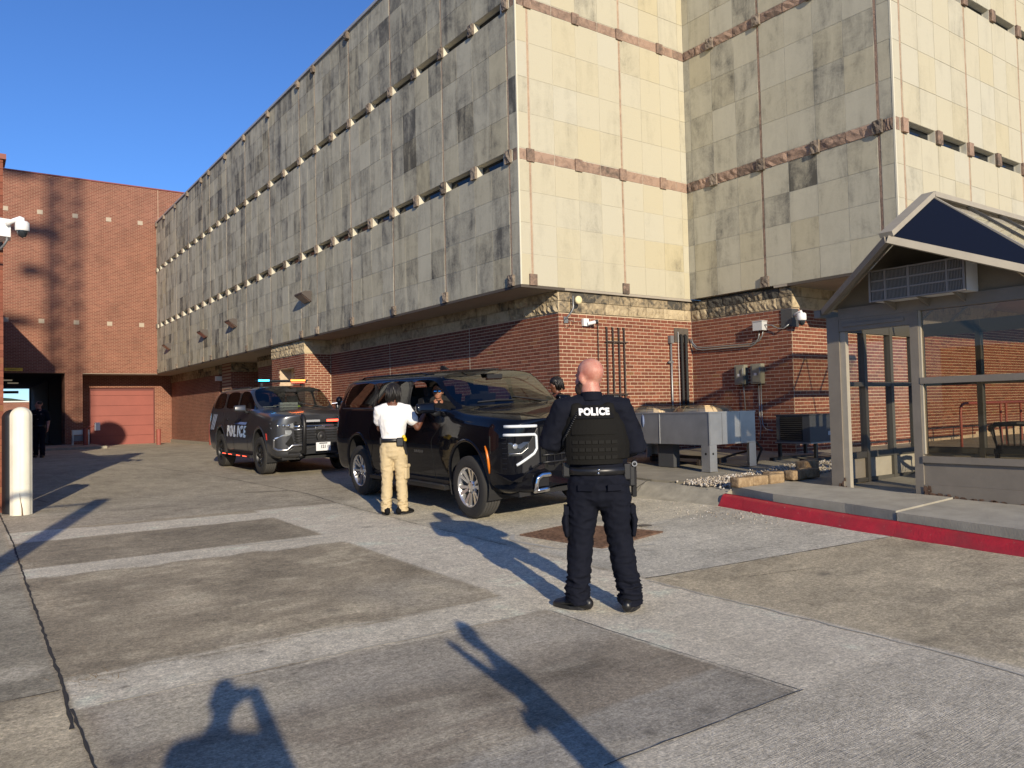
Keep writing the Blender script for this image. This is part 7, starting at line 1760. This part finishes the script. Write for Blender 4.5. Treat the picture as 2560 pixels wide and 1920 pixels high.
def facet(name, pts, mat, off=0):
    mb = MB(); n = (Vector(pts[1])-Vector(pts[0])).cross(Vector(pts[2])-Vector(pts[0])).normalized(); mb.prism([Vector(p)+n*off for p in pts], n*.006); return obj(name, mb, mat, sh)
navy = glass('navy_glass', (.008, .010, .018), .10); navy.node_tree.nodes['Principled BSDF'].inputs['Specular IOR Level'].default_value = .10
facet('prow_glass', [P0, CR, P1], navy); facet('prow_glass', [P0, P1, CL], navy)
n_ = 5
for k_ in range(n_):
    xa, xb_ = 9.30+(13.6-9.30)*k_/n_, 9.30+(13.6-9.30)*(k_+1)/n_
    for yy in (3.02, 5.98):
        p = [(xa+.02, 4.5, 3.885), (xa+.02, yy, 2.66), (xb_-.02, yy, 2.66), (xb_-.02, 4.5, 3.885)]
        facet('roof_pane', p if yy < 4 else p[::-1], M['roofpane'])
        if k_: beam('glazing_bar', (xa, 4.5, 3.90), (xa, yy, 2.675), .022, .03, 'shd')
for yy in (3.02, 5.98): beam('eave_gutter', (9.24, yy, 2.66), (13.6, yy, 2.66), .09, .10)
# rust at the feet
rr_ = MB(); rnd = random.Random(2)
for _ in range(46):
    y = 4.70-abs(rnd.gauss(0, .13)); x = XF-.004-rnd.random()*.02; z = S(XF, y)+.02+abs(rnd.gauss(0, .05))*(1 if y > 4.6 else .35); r = rnd.uniform(.012, .03)
    rr_.add([(x, y-r, z-r), (x, y+r*.8, z-r*.9), (x-.004, y+r*.5, z+r*1.3), (x-.003, y-r*.8, z+r)], [(0, 1, 2, 3)])
for _ in range(16):
    y = rnd.uniform(5.68, 5.80); z = S(XF, y)+abs(rnd.gauss(0, .06)); r = rnd.uniform(.008, .018)
    rr_.add([(XF-.003, y-r, z-r), (XF-.003, y+r, z-r), (XF-.003, y+r*.6, z+r*2), (XF-.003, y-r*.6, z+r*2)], [(0, 1, 2, 3)])
for _ in range(22):
    y = rnd.uniform(3.3, 4.5); z = S(XF, y)+.025+rnd.random()*.015; r = rnd.uniform(.008, .02)
    rr_.add([(XF-.004, y-r*2, z-r*.5), (XF-.004, y+r*2, z-r*.5), (XF-.004, y+r, z+r*.6), (XF-.004, y-r, z+r*.6)], [(0, 1, 2, 3)])
obj('rust_flakes', rr_, M['rust'], sh)['kind'] = 'stuff'
rr_ = MB()
for x0_, x1_ in ((9.9, 10.01), (10.1, 10.68), (10.8, 11.3)):
    for _ in range(int(40*(x1_-x0_))+4):
        x = rnd.uniform(x0_, x1_); z = rnd.uniform(.34, .41); h_ = rnd.uniform(.01, .05); rr_.add([(x, 5.838, z), (x+.008, 5.838, z), (x+.006, 5.838, z-h_), (x+.002, 5.838, z-h_)], [(0, 1, 2, 3)])
obj('rust_streaks', rr_, M['rust'], sh)['kind'] = 'stuff'
# chair in the shelter
ch_ = thing('chair', 'black spindle-back armchair inside the shelter', 'chair', (10.75, 4.25, S(10.7, 4.2)+.02), rz=R(20)); z_ = 0
def cc(name, fn, mat=M['trim']): mb = MB(); fn(mb); return obj(name, mb, mat, ch_, w=False, smooth=False)
cc('seat', lambda m: m.box((0, 0, .45), (.50, .50, .06)))
cc('cushion', lambda m: m.box((0, 0, .50), (.46, .46, .04)), M['leather'])
for sx_ in (-1, 1):
    for sy in (-1, 1): cc('leg', lambda m: m.tube([(sx_*.22, sy*.22, .42), (sx_*.25, sy*.25, 0)], .02, 8))
cc('back_rail', lambda m: m.tube([(.22, -.30, .70), (.05, -.29, .74), (-.22, -.22, .78), (-.27, 0, .79), (-.22, .22, .78), (.05, .29, .74), (.22, .30, .70)], .032, 8))
for a in np.linspace(-.24, .24, 8): cc('spindle', lambda m: m.tube([(-.22, a*.9, .47), (-.26+.4*a*a, a*1.05, .78)], .010, 6))
for sy in (-1, 1): cc('arm_post', lambda m: m.tube([(.18, sy*.23, .47), (.20, sy*.29, .70)], .016, 6))
# red handrail on the ramp behind
M['rail'] = simple('red_rail_paint', (.33, .085, .06), .5)
def hrail(lab, x0_, x1_, y, h=.86):
    t = thing('handrail', lab, 'handrail', (x0_, y, S(x0_, y)), 'red pipe handrails behind the shelter'); zf = lambda x: .56-.02*(x-x0_)
    mb = MB(); z = zf(x0_)+h; mb.tube([(x0_, y, zf(x0_)), (x0_, y, z-.16), (x0_+.02, y, z-.07), (x0_+.07, y, z-.02), (x0_+.17, y, z), (x1_, y, z-.0)], .024, 8); sub('top_rail', mb, M['rail'], t, smooth=True)
    for x in np.arange(x0_+.85, x1_, .95): mb = MB(); mb.cyl((x, y, zf(x)-.06), (x, y, z-.02), .022, 10); sub('rail_post', mb, M['rail'], t)
hrail('nearer red pipe handrail seen through the shelter window', 14.42, 18.5, 6.6); hrail('farther red pipe handrail behind the chair', 16.6, 20.5, 7.2)
mb = MB(); mb.b2((14.2, 6.4, .3), (22, 8.7, .58)); struct(obj('ramp', mb, M['padc']))
mb = MB(); mb.b2((14.1, 6.25, .3), (14.35, 6.55, .64)); tag(obj('concrete_footing', mb, M['concrete2']), 'small pale concrete block at the foot of the nearer handrail', 'concrete block')
# ================================================================ THINGS BEHIND THE VIEWPOINT THAT CAST SHADOWS INTO THE PICTURE
tw = thing('lattice_mast', 'tall lattice radio mast behind the viewpoint, seen only by its shadow', 'radio mast', (-13.4, -15, 0)); mb = MB(); lg = [(-14.1, -15), (-12.7, -15), (-13.4, -13.9)]
for x, y in lg: m2 = MB(); m2.cyl((x, y, 0), (x, y, 42), .085, 8); obj('mast_leg', m2, M['galv2'], tw)
for i in range(34):
    z = 8+i*1.0
    for (a, b_) in ((0, 1), (1, 2), (2, 0)):
        p, q_ = lg[a], lg[b_]; mb.cyl((*p, z), (*q_, z+1.0), .06, 5); mb.cyl((*p, z), (*q_, z), .04, 5)
obj('mast_bracing', mb, M['galv2'], tw)['kind'] = 'stuff'
for z, r, dx in ((36, .9, -1.8), (30.5, .7, -1.4), (24, .9, -1.7), (21.5, .8, -2.2)):
    m2 = MB(); m2.ell((-13.4+dx, -15, z), (1.3, .4, r*.45), 12, 8); obj('antenna_panel', m2, M['galv2'], tw, smooth=True)
for i, z in enumerate((13.5, 15.2, 18.6, 20.4, 26, 28.4, 33)):
    m2 = MB(); L_ = 1.2+((i*37) % 5)*.45; m2.cyl((-13.8, -15, z), (-13.8-L_, -15.3, z+.3), .09, 6); m2.ell((-13.9-L_*.7, -15, z+.2), (L_*.45, .3, .28), 10, 6); obj('antenna_boom', m2, M['galv2'], tw, smooth=True)
t = thing('gate_post', 'steel gate post with a cross bar left of the viewpoint, seen only by its shadow', 'post', (-1.62, 2.9, 0))
mb = MB(); mb.cyl((-1.62, 2.9, 0), (-1.62, 2.9, 4.25), .13, 12); sub('post', mb, M['galv2'], t); mb = MB(); mb.cyl((-1.5, 2.9, 4.1), (-4.2, 2.6, 4.1), .04, 8); sub('cross_bar', mb, M['galv2'], t)
gt = MB()
for i in range(16): gt.cyl((-1.8-.12*i, 2.88, .2), (-1.8-.12*i, 2.88, 1.9), .02, 5)
o = sub('gate_bars', gt, M['galv2'], t); o['kind'] = 'stuff'
t = thing('roof_blocker', 'round roof ventilator on the left wing, added unseen to cast the round shade on the red door', 'blocker', (.2, 24, 3.95)); mb = MB(); mb.cyl((.3, 23.9, 3.9), (.3, 23.9, 7.5), .2, 12); sub('stack', mb, M['galv2'], t); mb = MB(); mb.b2((-3, 23.6, 3.96), (-.15, 24.3, 7.75)); sub('blocker_box', mb, M['galv2'], t); mb = MB(); mb.ell((.15, 23.9, 7.75), (.72, .72, .62), 20, 12); sub('blocker_dome', mb, M['galv2'], t, smooth=True)  # dome, stack and box added unseen to shape the shade on the door
# distant buildings to the south and west, only for what paint and glass reflect
def backb(lab, a, b_, mt):
    mb = MB(); mb.b2(a, b_); o = obj('street_building', mb, mt); tag(o, lab, 'building')
backb('low brick building across the street behind the viewpoint', (8, -46, 0), (44, -38, 7), M['fbrickX'])
backb('made-up brick building far to the west, unseen, only for reflections', (-60, -14, 0), (-44, 30, 5.5), M['fbrickY'])
bpy.data.scenes.remove(_lab)
